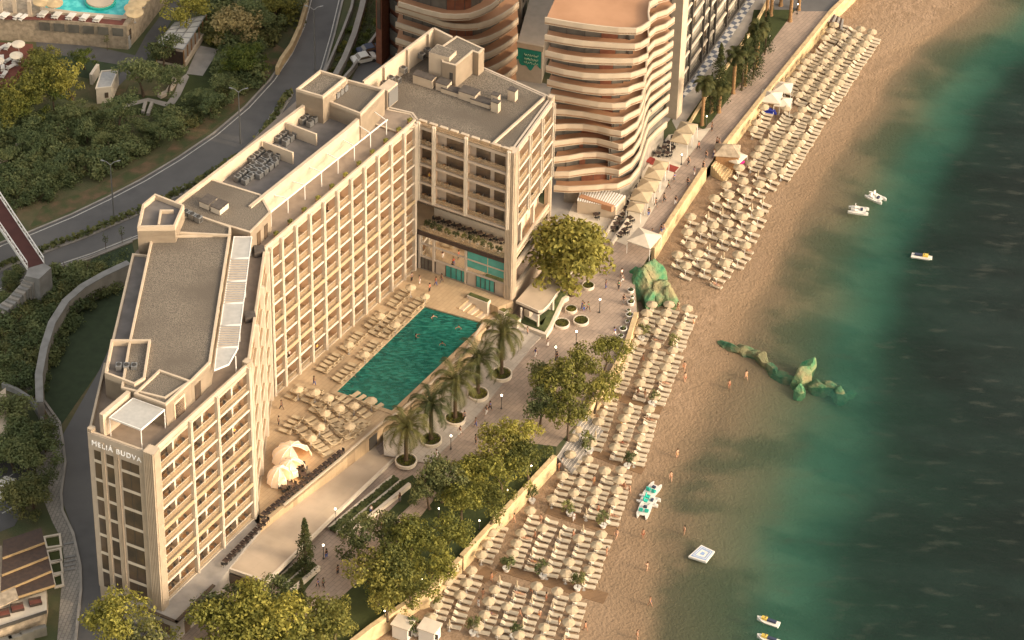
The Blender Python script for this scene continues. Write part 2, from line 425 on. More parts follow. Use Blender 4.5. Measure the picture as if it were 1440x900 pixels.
shn = math_(N, L, 'ADD', at.outputs['Fac'], math_(N, L, 'MULTIPLY', math_(N, L, 'SUBTRACT', noise(N, L, g, .16, 4), .5), 14))
c = mixc(N, L, mapr(N, L, shn, -10, 2), c, (.215, .15, .095))
stretch_s = N.new('ShaderNodeMapping'); stretch_s.inputs['Rotation'].default_value = (0, 0, R(30)); stretch_s.inputs['Scale'].default_value = (1.0, 1.5, 1); L.new(g, stretch_s.inputs['Vector'])
weed = math_(N, L, 'MULTIPLY', mapr(N, L, noise(N, L, stretch_s.outputs[0], .055, 6), .45, .60), mapr(N, L, at.outputs['Fac'], -1, 5))
c = mixc(N, L, math_(N, L, 'MULTIPLY', weed, .75), c, (.065, .075, .045))
L.new(c, P.inputs['Base Color'])
b = N.new('ShaderNodeBump'); b.inputs['Strength'].default_value = .9; b.inputs['Distance'].default_value = .2
foot = N.new('ShaderNodeTexVoronoi'); foot.inputs['Scale'].default_value = 1.3; L.new(g, foot.inputs['Vector'])
hgt = math_(N, L, 'ADD', math_(N, L, 'MULTIPLY', foot.outputs['Distance'], .35), noise(N, L, g, 3.0, 6))
L.new(hgt, b.inputs['Height']); L.new(b.outputs[0], P.inputs['Normal'])
beach = struct(bm.build('beach', 'sand', smooth=True))
a_ = beach.data.attributes.new('shore', 'FLOAT', 'POINT'); a_.data.foreach_set('value', shore_attr)

# sea surface
bm = MB(); rows = []
sd = [-3, 0, .8, 1.6, 2.5] + seaw[3:]
for i in range(NU):
    b = slr[i]; rows.append([((b + OUT * d).x, (b + OUT * d).y, ZS, depth(max(d, 0)) * dsc[i]) for d in sd])
NV = len(sd); vs = [v[:3] for r in rows for v in r]; dep = [v[3] for r in rows for v in r]
fs = [(i * NV + k, i * NV + k + 1, (i + 1) * NV + k + 1, (i + 1) * NV + k)[::-1] for i in range(NU - 1) for k in range(NV - 1)]
bm.add(vs, fs)
m, N, L, P = nt('sea_water'); MATS['sea_water'] = m; N.remove(P)
g = N.new('ShaderNodeNewGeometry').outputs['Position']
at = N.new('ShaderNodeAttribute'); at.attribute_name = 'depth'; D_ = at.outputs['Fac']
stretch = N.new('ShaderNodeMapping'); stretch.inputs['Rotation'].default_value = (0, 0, R(12)); stretch.inputs['Scale'].default_value = (.35, 1.0, 1)
L.new(g, stretch.inputs['Vector'])
cmb = N.new('ShaderNodeCombineColor')
for k, base in enumerate((.80, .955, .945)): L.new(math_(N, L, 'POWER', base, D_), cmb.inputs[k])
tr = N.new('ShaderNodeBsdfTransparent'); L.new(cmb.outputs[0], tr.inputs[0])
df = N.new('ShaderNodeBsdfDiffuse')
dcol = mixc(N, L, mapr(N, L, D_, .5, 2.2), (.115, .115, .068), (.05, .165, .125))
dcol = mixc(N, L, mapr(N, L, D_, 1.8, 5.2), dcol, (.024, .036, .033))
patch = mapr(N, L, noise(N, L, stretch.outputs[0], .07, 7), .43, .60)
mott = mapr(N, L, noise(N, L, stretch.outputs[0], .22, 7), .35, .68, .85, 1.12)
vm_ = N.new('ShaderNodeVectorMath'); vm_.operation = 'SCALE'; L.new(dcol, vm_.inputs[0]); L.new(mott, vm_.inputs['Scale']); dcol = vm_.outputs[0]
dcol = mixc(N, L, math_(N, L, 'MULTIPLY', patch, math_(N, L, 'MULTIPLY', mapr(N, L, D_, 3.0, 7.0), .75)), dcol, (.017, .021, .020))
wd_ = math_(N, L, 'MULTIPLY', mapr(N, L, noise(N, L, stretch.outputs[0], .075, 6), .44, .60), mapr(N, L, D_, 2.6, .8))
dcol = mixc(N, L, math_(N, L, 'MULTIPLY', wd_, .5), dcol, (.06, .075, .048))
streak = mapr(N, L, noise(N, L, stretch.outputs[0], .6, 8), .56, .70)
dcol = mixc(N, L, math_(N, L, 'MULTIPLY', streak, .38), dcol, (.085, .092, .078))
L.new(dcol, df.inputs[0])
fac = math_(N, L, 'SUBTRACT', 1.0, math_(N, L, 'POWER', .86, D_))
ms = N.new('ShaderNodeMixShader'); L.new(fac, ms.inputs[0]); L.new(tr.outputs[0], ms.inputs[1]); L.new(df.outputs[0], ms.inputs[2])
gl = N.new('ShaderNodeBsdfGlossy'); gl.inputs['Roughness'].default_value = .12; gl.inputs[0].default_value = (.8, .8, .8, 1)
bp = N.new('ShaderNodeBump'); bp.inputs['Strength'].default_value = .55; bp.inputs['Distance'].default_value = .4
L.new(math_(N, L, 'ADD', noise(N, L, stretch.outputs[0], 1.1, 6), math_(N, L, 'MULTIPLY', noise(N, L, g, 4.0, 4), .35)), bp.inputs['Height'])
L.new(bp.outputs[0], gl.inputs['Normal']); L.new(bp.outputs[0], df.inputs['Normal'])
fr = N.new('ShaderNodeFresnel'); fr.inputs['IOR'].default_value = 1.33; L.new(bp.outputs[0], fr.inputs['Normal'])
m2 = N.new('ShaderNodeMixShader'); L.new(math_(N, L, 'MULTIPLY', fr.outputs[0], mapr(N, L, D_, 0, .25, 0, .32)), m2.inputs[0]); L.new(ms.outputs[0], m2.inputs[1]); L.new(gl.outputs[0], m2.inputs[2])
L.new(m2.outputs[0], N['Material Output'].inputs[0])
sea = struct(bm.build('sea', 'sea_water', smooth=True))
a_ = sea.data.attributes.new('depth', 'FLOAT', 'POINT'); a_.data.foreach_set('value', dep)

def beach_hit(px, py):
    h = bvh_beach.ray_cast(CAM, ray(px, py), 3000)
    return h[0] if h[0] is not None else W(px, py, -2.5)
def beach_at(x, y):
    h = bvh_beach.ray_cast(Vector((x, y, 50)), Vector((0, 0, -1)), 200)
    return h[0].z if h[0] is not None else -2.5

# ================================================================== ground
far = 3000
gp = [(p.x, p.y) for p in wall_xy]
g_poly = [(gp[0][0] + 900, far), (-far, far), (-far, -far), (gp[-1][0] - 500, -far)] + gp[::-1]
struct(MB().prism(g_poly, None, 0).build('ground', 'scrub_ground'))
struct(MB().quad((-far, -far, -14), (far, -far, -14), (far, far, -14), (-far, far, -14)).build('sea_bed', 'sand'))
def sheet(name, px, z, m):
    return struct(MB().prism(WL(px, 0), None, z).build(name, m))
prom_edge = wall_px[1:14]
sheet('promenade', [(1172, 16)] + [(x - 1, y) for x, y in wall_px[2:11]] + [(783, 628), (735, 622), (680, 650), (620, 690), (585, 735), (535, 790), (480, 840), (440, 868), (400, 905), (360, 960), (225, 960), (235, 860), (240, 800), (520, 560), (700, 430), (780, 260), (830, 190), (925, 205), (1000, 172), (1117, 16)], .02, 'plaza_paving')
sheet('upper_plaza', [(1172, 16), (1117, 16), (1090, 20), (1080, -40), (1190, -40), (1185, 5)], .024, 'asphalt')
sheet('park_lawn', [(782, 628), (735, 622), (680, 650), (620, 690), (585, 735), (535, 790), (480, 840), (440, 868), (400, 905), (360, 960), (428, 955), (524, 880), (651, 781), (782, 640)], .03, 'lawn')
sheet('palm_plaza', [(560, 655), (620, 690), (760, 560), (845, 455), (778, 470), (700, 452), (560, 580), (536, 622)], .032, 'plaza_paving')
sheet('north_lawn', [(1118, 14), (1060, 14), (1055, 40), (965, 170), (990, 183)], .05, 'lawn')
sheet('checkered_terrace', [(945, 170), (955, 190), (1070, 40), (1100, -20), (1040, -20)], .026, 'concrete')
sheet('cafe_terrace', [(868, 280), (905, 240), (940, 190), (1000, 180), (945, 250), (905, 318), (880, 345), (840, 330)], .06, 'canvas_white')
U = [(-120, 400), (0, 342), (40, 327), (100, 302), (150, 278), (200, 252), (250, 222), (300, 188), (345, 150), (380, 112), (405, 75), (422, 38), (432, 0), (440, -60)]
Lw = [(500, -60), (482, 0), (470, 50), (457, 95), (440, 135), (400, 235), (300, 292), (186, 338), (130, 360), (88, 374), (0, 410), (-120, 465)]
sheet('road', U + Lw, .02, 'asphalt')
sheet('driveway', [(166, 450), (140, 520), (88, 612), (92, 652), (86, 700), (104, 750), (114, 800), (114, 830), (106, 900), (98, 970), (240, 970), (215, 850), (200, 600), (260, 420)], .015, 'asphalt')
sheet('side_lawn', [(186, 342), (130, 364), (100, 400), (95, 423), (70, 473), (60, 527), (64, 566), (86, 598), (140, 520), (166, 462), (200, 400)], .02, 'lawn_dark')
sheet('north_road', [(545, -20), (530, 40), (490, 120), (470, 150), (560, 150), (640, 120), (700, -20)], .018, 'asphalt')
sheet('tower_forecourt', [(775, 240), (760, 330), (800, 330), (870, 275), (905, 215), (945, 165), (700, 100)], .04, 'concrete')
# lane markings
def along(P, off, z=0):
    Q = [Vector(p) for p in P]; out = []
    for i in range(len(Q)):
        d = (Q[min(i + 1, len(Q) - 1)] - Q[max(i - 1, 0)]).normalized(); out.append(Q[i] + Vector((d.y, -d.x)) * off)
    return [(p.x, p.y) for p in out]
Uw, Lww = WL(U), WL(Lw[::-1])
mk = MB(); mk.line(along(Uw, .7), .16, .024, .03); mk.line(along(Lww, -.6), .16, .024, .03)
U2, L2 = resample([Vector(p) for p in Uw], 90), resample([Vector(p) for p in Lww], 90)
for k in range(0, 90):
    for t in (.27, .75):
        if k % 3 == 0 and k < 89 and t < 0:
            a, b = U2[k].lerp(L2[k], t), U2[k + 1].lerp(L2[k + 1], t); mk.seg(a, b, .14, .024, .03)
struct(mk.build('lane_marking', 'lane_white'))
kb = MB(); kb.line(Uw, .3, 0, .14); kb.line(Lww, .3, 0, .14)
struct(kb.build('road_kerb', 'concrete'))
ev = MB()
ev.prism([tuple(p) for p in WL([(40, 322), (100, 297), (150, 272), (200, 246), (250, 215), (300, 180), (345, 143), (380, 105), (402, 70), (388, 62), (360, 100), (320, 148), (265, 180), (230, 215), (170, 245), (120, 268), (60, 290)])], None, .012)
struct(ev.build('earth_bank', 'earth'))
# planted median
MBx = [U2[k].lerp(L2[k], .52) for k in range(2, 60)]
md = MB(); md.line([tuple(p) for p in MBx], 1.5, 0, .16); median = struct(md.build('median', 'concrete'))
hd = MB()
for i in range(len(MBx) - 1):
    for j in range(26):
        p = MBx[i].lerp(MBx[i + 1], random.random()) + Vector((random.uniform(-.5, .5), random.uniform(-.5, .5)))
        z = .16 + random.random() * .65; s = .22; a = random.random() * 6.3; t = random.uniform(.2, 1.2)
        u = Vector((math.cos(a), math.sin(a), 0)) * s; v = Vector((-math.sin(a) * math.cos(t), math.cos(a) * math.cos(t), math.sin(t))) * s; c_ = Vector((p.x, p.y, z))
        hd.quad(c_ - u - v, c_ + u - v, c_ + u + v, c_ - u + v)
tag(hd.build('hedge', 'leaf_dark', origin=W(150, 308)), 'low clipped hedge running along the middle of the two-way road', 'hedge')
# ================================================================== hotel
ZD = 3.2                       # pool deck / ground floor of the hotel
FH = 3.28; NF = 8
ZT = ZD + FH * NF              # roof terrace level
ZP = ZT + .95                  # parapet top
A = Vector(W2(124, 606, ZP)); B = Vector(W2(211, 637, ZP)); C = Vector(W2(350, 511, ZP)); D = Vector(W2(374, 347, ZP))
E_ = Vector(W2(585, 168, ZP)); F = Vector(W2(723, 213, ZP)); G_ = Vector(W2(779, 136, ZP))
H_ = Vector(W2(683, 93, ZP)); I_ = Vector(W2(612, 50, ZP)); J_ = Vector(W2(512, 122, ZP)); K_ = Vector(W2(420, 132, ZP)); L_h = Vector(W2(250, 284, ZP)); M_ = Vector(W2(188, 350, ZP)); N_ = Vector(W2(146, 510, ZP))
foot = [A, B, C, D, E_, F, G_, H_, I_, J_, K_, L_h, M_, N_]
hotel = thing('hotel_building', 'long cream hotel with white framed balconies and gravel roofs beside the swimming pool', 'hotel', ((B.x + D.x) / 2, (B.y + D.y) / 2, 0))
HP = lambda mb, name, m, parent=None, **k: mb.build(name, m, parent or hotel, **k)

# ---- core volumes (set back behind the balcony layer)
DEP = {'BC': 1.5, 'CD': 1.5, 'DE': 1.7, 'EF': .9, 'FG': 1.5}
def inward(p, q): d = (q - p).normalized(); return Vector((-d.y, d.x))
def isect(p, d, q, e):
    den = d.x * e.y - d.y * e.x; r = q - p; t = (r.x * e.y - r.y * e.x) / den; return p + d * t
def core_poly(offs):
    n = len(foot); out = []
    for i in range(n):
        p0, p1, p2 = foot[i - 1], foot[i], foot[(i + 1) % n]
        o1, o2 = offs.get(i - 1 if i else n - 1, .02), offs.get(i, .02)
        out.append(isect(p0 + inward(p0, p1) * o1, p1 - p0, p1 + inward(p1, p2) * o2, p2 - p1))
    return out
core = core_poly({1: DEP['BC'], 2: DEP['CD'], 3: DEP['DE'], 4: DEP['EF'], 5: DEP['FG']})
# main volume without the wing over the open terraces: wing part starts higher
wing_split = core[4]
ZW = ZD + FH * 4               # underside of the wing's room floors
mainpoly = [core[0], core[1], core[2], core[3], core[4], Vector(W2(566, 112, ZP)), I_, J_, K_, L_h, M_, N_]
wingpoly = [core[4], core[5], core[6], H_, I_ * .98 + H_ * .02, Vector(W2(566, 112, ZP))]
HP(MB().prism([tuple(p) for p in mainpoly], ZD - 3.2, ZT - .02), 'wall', 'cream')
HP(MB().prism([tuple(p) for p in wingpoly], ZW, ZT - .02), 'wall', 'cream_shade')
HP(MB().prism([tuple(p) for p in foot], ZT, ZT + .12), 'roof_slab', 'terrace_tile')
par = MB()
for i, h in ((0, .95), (1, .95), (2, .95), (3, .95), (13, .95)):
    p, q = foot[i], foot[(i + 1) % len(foot)]
    par.seg(p, q, .30, ZT - .45, ZT + h, side=-1)
HP(par, 'parapet', 'cream')
# glass parapet on the wing
gp_ = MB(); gp_.seg(lp(E_, F, .02), lp(E_, F, .98), .05, ZT + .12, ZT + 1.0); HP(gp_, 'glass_parapet', 'clear_glass')
wb = MB(); wb.seg(E_, F, .3, ZT - .5, ZT + .2, side=-1); wb.seg(F, G_, .3, ZT - .45, ZT + .55, side=-1); wb.seg(G_, H_, .3, ZT - .45, ZT + .4, side=-1)
HP(wb, 'parapet', 'cream_shade')
pl_ = MB()
for k in range(9):
    p = lp(E_, F, (k + .5) / 9.3); d = (F - E_).normalized()
    pl_.box((p[0] - d.y * .5, p[1] + d.x * .5, ZT + .5), (1.2, .5, .55), math.atan2(d.y, d.x))
HP(pl_, 'parapet_block', 'cream')

cells = []
def facade(p, q, key, bays, floors, zbase, mid=None, gold=(), pil=(.42, .55), slabm='cream', piltop=.55, win=None, wall=None):
    """balcony grid on the wall p -> q (walked with the outside on the right)"""
    d = (q - p).normalized(); ln = (q - p).length; inn = Vector((-d.y, d.x)); dep = DEP[key]; ang = math.atan2(d.y, d.x)
    def at(t, o): v = p + d * (t * ln) + inn * o; return v
    for t in bays:                                   # fins and pilasters
        m = MB(); a = at(t, -.18); b = at(t, dep)
        m.seg(a, b, .16, zbase, zbase + FH * floors)
        HP(m, 'partition', 'peach_wall')
        m = MB(); c = at(t, -.16)
        m.box((c.x, c.y, zbase + (FH * floors + piltop) / 2), (pil[0], pil[1], FH * floors + piltop), ang)
        m.box((c.x + d.y * .3, c.y - d.x * .3, zbase + (FH * floors + piltop) / 2), (pil[0] * .35, .12, FH * floors + piltop + .1), ang)
        HP(m, 'pilaster', 'white_paint')
    for f in range(floors):
        z = zbase + f * FH
        for k in range(len(bays) - 1):
            cells.append(dict(key=key, f=f, k=k, p=at(bays[k], 0), q=at(bays[k + 1], 0), inn=inn, dep=dep, z=z, mid=mid, win=win, d=d, ang=ang))
    for f in gold:
        m = MB(); m.seg(at(bays[0], -.34), at(bays[-1], -.34), .12, zbase + f * FH - .42, zbase + f * FH + .22); HP(m, 'band', 'gold_band')
    m = MB(); m.seg(at(0, .0), at(1, .0), .3, zbase - .75, zbase + .02, side=-1); HP(m, 'base_band', 'white_paint')
nb = [0.02] + [(i / 11.0) for i in range(1, 11)] + [.985]
facade(B, C, 'BC', [.06, .385, .655, .985], 8, ZD, mid=.58, gold=(2, 4), win='wide')
facade(C, D, 'CD', [0.02, .34, .67, .98], 8, ZD, gold=())
facade(D, E_, 'DE', nb, 8, ZD, gold=(2, 4))
facade(E_, F, 'EF', [0.03, .19, .52, .955], 4, ZW, win='dark', pil=(.5, .4), piltop=.8)
facade(F, G_, 'FG', [.06, .37, .68, .97], 4, ZW, win='dark', pil=(.25, .2), piltop=.2)

def cell_mesh(c, slab, rail, win, fin):
    p, q, inn, dep, z = c['p'], c['q'], c['inn'], c['dep'], c['z']
    ctr = (p + q) / 2 + inn * (dep / 2 - .06); L_ = (q - p).length
    slab.box((ctr.x, ctr.y, z - .12), (L_ - .12, dep + .10, .24), c['ang'])
    e = (p + q) / 2 - inn * .14
    slab.box((e.x, e.y, z - .10), (L_ - .12, .16, .36), c['ang'])
    a, b = p + inn * .06 + c['d'] * .2, q + inn * .06 - c['d'] * .2
    rail.seg(a, b, .025, z + .12, z + .98)
    m = rail
    if c['win'] or c['mid']:
        w0, w1 = (.12, .56) if c['mid'] else (.1, .9)
        bw = lambda t: p.lerp(q, t) + inn * (dep - .05)
        spans = [(w0, w1)] if c['key'] != 'EF' else ([(.05, .95)], [(.3, .95)], [(.17, .5), (.6, .84)])[c['k']]
        for w0, w1 in spans: win.seg(bw(w0), bw(w1), .06, z + .05, z + 2.55)
    if c['mid']:
        u = p.lerp(q, c['mid']); fin.seg(u + inn * (dep - 1.0), u + inn * dep, .35, z, z + FH - .24)
def cell_rank(c):
    return {'BC': 0, 'EF': 1, 'DE': 2, 'FG': 3, 'CD': 4}[c['key']] * 1000 + (c['k'] * 10 if c['key'] == 'DE' else 0)
cells.sort(key=cell_rank)
NBAL = 98
hr = MB()
for i, c in enumerate(cells[:NBAL]):
    s, r_, w_, f_ = MB(), MB(), MB(), MB(); cell_mesh(c, s, r_, w_, f_)
    o = HP(s, 'balcony', 'balcony_floor' if c['key'] != 'EF' else 'cream_shade')
    r_.build('balustrade', 'clear_glass', o, origin=None)
    if w_.v: w_.build('window', 'window_glass', o)
    if f_.v: f_.build('divider', 'white_paint', o)
s, r_, w_, f_ = MB(), MB(), MB(), MB()
for c in cells[NBAL:]: cell_mesh(c, s, r_, w_, f_)
o = HP(s, 'balcony', 'balcony_floor'); o['kind'] = 'stuff'
g_ = r_.build('balustrade', 'clear_glass', o); g_['kind'] = 'stuff'
if w_.v: g_ = w_.build('window', 'window_glass', o); g_['kind'] = 'stuff'
# fix parent offsets (children of balcony parts are drawn in the hotel's frame)
# front edges of the slabs in white
ed = MB()
for c in cells:
    e0, e1 = c['p'] - c['inn'] * .235 + c['d'] * .15, c['q'] - c['inn'] * .235 - c['d'] * .15
    if c['key'] == 'EF': continue
    ed.seg(e0, e1, .03, c['z'] - .28, c['z'] + .10)
    ed.seg(c['p'] + c['inn'] * .06 + c['d'] * .2, c['q'] + c['inn'] * .06 - c['d'] * .2, .05, c['z'] + .98, c['z'] + 1.03)
o = HP(ed, 'slab_edge', 'white_paint'); o['kind'] = 'stuff'

# ---- narrow end wall with the hotel name
dAB = (B - A).normalized(); lAB = (B - A).length; inAB = Vector((-dAB.y, dAB.x)); aAB = math.atan2(dAB.y, dAB.x)
def ab(t, o=0): v = A + dAB * (t * lAB) - inAB * o; return v
m = MB(); m.seg(ab(.0), ab(1), .12, ZD, ZT + .9, side=1); HP(m, 'end_wall', 'cream_shade')
for (t0, t1) in ((.085, .19), (.285, .40), (.53, .815)):
    for f in range(8):
        z0 = ZD + f * FH * .985 + .25
        m = MB(); m.seg(ab(t0, .135), ab(t1, .135), .05, z0, z0 + FH * .84); w = HP(m, 'window', 'window_glass')
        fr = MB(); fr.seg(ab(t0 - .012, .15), ab(t1 + .012, .15), .09, z0 + FH * .84, z0 + FH * .985); fr.build('frame', 'white_paint', w)
        if t1 - t0 > .2:
            mu = MB(); mu.seg(ab((t0 + t1) / 2 - .004, .165), ab((t0 + t1) / 2 + .004, .165), .02, z0, z0 + FH * .84); mu.build('mullion', 'dark_metal', w)
m = MB()
for t in (.965,):
    for f in range(8): m.seg(ab(t - .012, .135), ab(t + .012, .135), .05, ZD + f * FH + .4, ZD + f * FH + 2.9)
HP(m, 'slot_window', 'window_glass')
rb = MB()
for t in (.215, .235, .255, .42, .44, .46, .485, .835, .855, .875, .895, .915):
    v = ab(t, .2); rb.box((v.x, v.y, (ZD + ZT - 1.6) / 2), (.13, .22, ZT - 1.6 - ZD), aAB)
    rb.v[-8:] = [(x, y, z + ZD / 2) for x, y, z in rb.v[-8:]]
o = HP(rb, 'rib', 'cream'); 
def fluted(c, w, z0, z1, ang, n=6):
    m = MB(); m.box((c.x, c.y, (z0 + z1) / 2), (w, w, z1 - z0), ang)
    d = Vector((math.cos(ang), math.sin(ang))); e = Vector((-d.y, d.x))
    for s in range(4):
        u, v = ((d, -e), (e, d), (-d, e), (-e, -d))[s]
        for k in range(n):
            p = c + u * (w * ((k + .5) / n - .5)) + v * (w / 2 + .05)
            m.box((p.x, p.y, (z0 + z1) / 2), (w / n * .55, w / n * .55, z1 - z0), ang)
    return m
cB = ab(1.0, .1) + Vector((dAB.x, dAB.y)) * .0
HP(fluted(B + inAB * .35, 1.5, ZD - .1, ZT + 1.25, aAB), 'corner_column', 'cream')
HP(fluted(A + dAB * .25 + inAB * .4, .7, ZD - .1, ZT + 1.35, aAB, 4), 'corner_column', 'cream')
aDE = math.atan2((E_ - D).y, (E_ - D).x)
HP(fluted(C + Vector((-.25, .25)), .85, ZD - .2, ZT + 1.2, math.atan2((C - B).y, (C - B).x), 4), 'corner_column', 'cream')
HP(fluted(F + inward(E_, F) * .55 - (F - E_).normalized() * .45, 1.25, ZD, ZT + .7, math.atan2((F - E_).y, (F - E_).x), 5), 'corner_column', 'cream')
HP(fluted(G_ + inward(F, G_) * .4 - (G_ - F).normalized() * .1, .7, .3, ZT + 1.0, math.atan2((G_ - F).y, (G_ - F).x), 3), 'corner_column', 'cream')
m = MB(); m.seg(ab(.0, .13), ab(1, .13), .14, ZT - 1.75, ZT + .9, side=0); HP(m, 'sign_band', 'cream_shade')
# lettering
cu = bpy.data.curves.new('lettering', 'FONT'); cu.body = 'MELI\u00c1 BUDVA'; cu.size = 1.02; cu.extrude = .06; cu.space_character = 1.18; cu.align_x = 'CENTER'; cu.offset = .0
to = bpy.data.objects.new('tmp', cu); col.objects.link(to); bpy.context.view_layer.update()
me = bpy.data.meshes.new_from_object(to.evaluated_get(bpy.context.evaluated_depsgraph_get())); bpy.data.objects.remove(to)
me.materials.clear(); me.materials.append(MATS['sign_white'])
let = bpy.data.objects.new('sign_lettering', me); col.objects.link(let); let.parent = hotel
pc = ab(.465, .27); let.location = Vector((pc.x, pc.y, ZT - .95)) - hotel.location
let.rotation_euler = (math.pi / 2, 0, aAB); let['label'] = 'white lit letters of the hotel name across the top of the narrow end wall'
xs = [v.co.x for v in me.vertices]; sx = lAB * .80 / (max(xs) - min(xs)); let.scale = (sx, 1.12, 1)

# ---- podium at the foot of the near block
pod = [Vector(W2(150, 836, ZD)), Vector(W2(249, 877, ZD)), Vector(W2(303, 824, ZD)), Vector(W2(366, 742, ZD)), C + Vector((-3, 4)), A + Vector((1, 6))]
HP(MB().prism([tuple(p) for p in pod], 0, ZD - .06), 'podium', 'concrete')
m = MB()
m.seg(pod[1], pod[2], .5, ZD - .05, ZD + .14, side=-1); m.seg(lp(pod[0], pod[1], .45), pod[1], .4, ZD - .05, ZD + .14, side=-1); HP(m, 'planter_edge', 'soil')
dB = MB()
for t in (.25, .62, .9):
    p0, p1 = pod[1].lerp(pod[2], t - .07), pod[1].lerp(pod[2], t + .07); dB.seg(p0, p1, .06, .1, 2.4, side=1)
dB.seg(pod[0].lerp(pod[1], .62), pod[0].lerp(pod[1], .9), .06, .5, 2.3, side=1)
HP(dB, 'doorway', 'window_glass')

# ---- penthouses and roof-top blocks
def block(px, z0, z1, zpx=None, wm='cream', rm='gravel', ph=.3, pw=.3, name='penthouse', parent=None, extra=()):
    zpx = z1 + ph if zpx is None else zpx
    P = WL(px, zpx)
    ar = sum(P[i][0] * P[(i + 1) % len(P)][1] - P[(i + 1) % len(P)][0] * P[i][1] for i in range(len(P)))
    if ar < 0: P = P[::-1]
    o = HP(MB().prism(P, z0, z1), name, wm)
    MB().line(P, pw, z0 + .01, z1 + ph, side=-1, closed=True).build('coping', wm, o)
    MB().prism(P, None, z1 + .03).build('roof', rm, o)
    return o
near_ph = block([(213, 331), (324, 329), (296, 509), (270, 535), (232, 560), (170, 545), (181, 480)], ZT, ZT + 3.7)
low_strip = block([(186, 356), (218, 359), (184, 480), (176, 545), (147, 520), (158, 475)], ZT, ZT + 2.4, rm='roof_dark', name='roof_wing')
front_ph = block([(224, 519), (269, 535), (233, 569), (188, 553)], ZT, ZT + 3.75, name='penthouse')
court = block([(156, 477), (212, 477), (204, 531), (189, 540), (147, 524)], ZT, ZT + 3.3, ph=.95, rm='roof_dark', name='plant_court')
stair1 = block([(218, 272), (259, 288), (246, 318), (193, 319), (200, 287)], 0, ZT + 5.8, ph=.75, rm='roof_dark', name='stair_tower')
MB().line(WL([(244, 297), (226, 297), (223, 317)], ZT + 6.2), .25, ZT + 5.8, ZT + 6.4).build('coping', 'cream', stair1)
tri_ph = block([(253, 303), (280, 302), (325, 318), (324, 331), (246, 327)], ZT, ZT + 3.9, name='penthouse')
mid_ph = block([(248, 288), (296, 251), (367, 273), (381, 298), (352, 327), (262, 300)], ZT, ZT + 3.6, name='penthouse', ph=.12)
# sunken plant court of the long block: floor plus high parapets
cfl = WL([(296, 250), (446, 130), (500, 165), (350, 288)], ZT + 2.4)
cw = HP(MB().prism(cfl, ZT, ZT + 2.0), 'plant_deck', 'roof_dark')
Lp = lambda x, y: Vector(W2(x, y, ZT + 4.3))
m = MB(); m.seg(Lp(243, 287), Lp(441, 137), .45, ZT, ZT + 4.3); m.build('parapet_wall', 'cream', cw)
m = MB(); m.seg(Lp(351, 287), Lp(487, 178), .5, ZT, ZT + 3.9); m.seg(Lp(487, 178), Lp(507, 160), .5, ZT, ZT + 3.9); m.build('parapet_wall', 'cream', cw)
m = MB(); m.seg(Lp(370, 196), Lp(412, 212), .3, ZT, ZT + 4.0); m.seg(Lp(403, 170), Lp(445, 186), .3, ZT, ZT + 4.0); m.build('cross_wall', 'cream', cw)
stair2 = block([(416, 125), (450, 98), (487, 109), (454, 136)], 0, ZT + 6.3, ph=.45, name='stair_tower')
north_ph = block([(455, 140), (488, 111), (541, 125), (507, 160)], ZT, ZT + 4.4, ph=.5, name='penthouse')
link = block([(508, 168), (542, 133), (546, 153), (579, 160), (590, 175), (560, 186)], ZT, ZT + .3, ph=.1, rm='terrace_tile', name='link_roof')
# wing roof
wing_roof = block([(545, 152), (579, 160), (589, 174), (721, 212), (776, 137), (683, 96), (640, 78), (600, 62), (530, 128)], ZT, ZT + .35, ph=.16, zpx=ZT + .4, name='wing_roof', wm='cream_shade')
m = MB(); P0, P1 = Vector(W2(691, 204, ZT + .6)), Vector(W2(768, 135, ZT + .6)); m.seg(P0, P1, .3, ZT + .36, ZT + .75); m.build('kerb', 'cream', wing_roof)
Lq = lambda x, y, z=ZT + 4.4: Vector(W2(x, y, z))
m = MB(); m.seg(Lq(511, 114), Lq(610, 39), .35, ZT, ZT + 4.4); m.seg(Lq(610, 39), Lq(636, 52), .35, ZT, ZT + 4.4); HP(m, 'screen_wall', 'cream')
m = MB()
for t in (.27, .6, .9):
    p = Lq(511, 114).lerp(Lq(610, 39), t); m.box((p.x + .3, p.y - .3, ZT + 2.2), (.35, .35, 4.5), aDE)
HP(m, 'wall_post', 'cream')
lift = block([(622, 87), (641, 92), (665, 72), (673, 75), (681, 68), (642, 50), (616, 68)], ZT, ZT + 4.3, ph=.12, name='lift_house')
MB().prism(WL([(603, 72), (632, 80), (642, 70), (615, 60)], ZT + 5.2)[::1], ZT, ZT + 5.0).build('lift_room', 'cream', lift)
m = MB(); m.prism(WL([(604, 72), (631, 79.5), (641, 70), (615, 61)], ZT + 5.2), None, ZT + 5.03); m.build('roof', 'gravel', lift)
m = MB(); a_, b_ = Vector(W2(622, 87, ZT + 4.4)), Vector(W2(641, 92, ZT + 4.4)); m.seg(a_.lerp(b_, .55), a_.lerp(b_, .8), .06, ZT + .4, ZT + 2.9, side=1); m.build('door', 'dark_metal', lift)
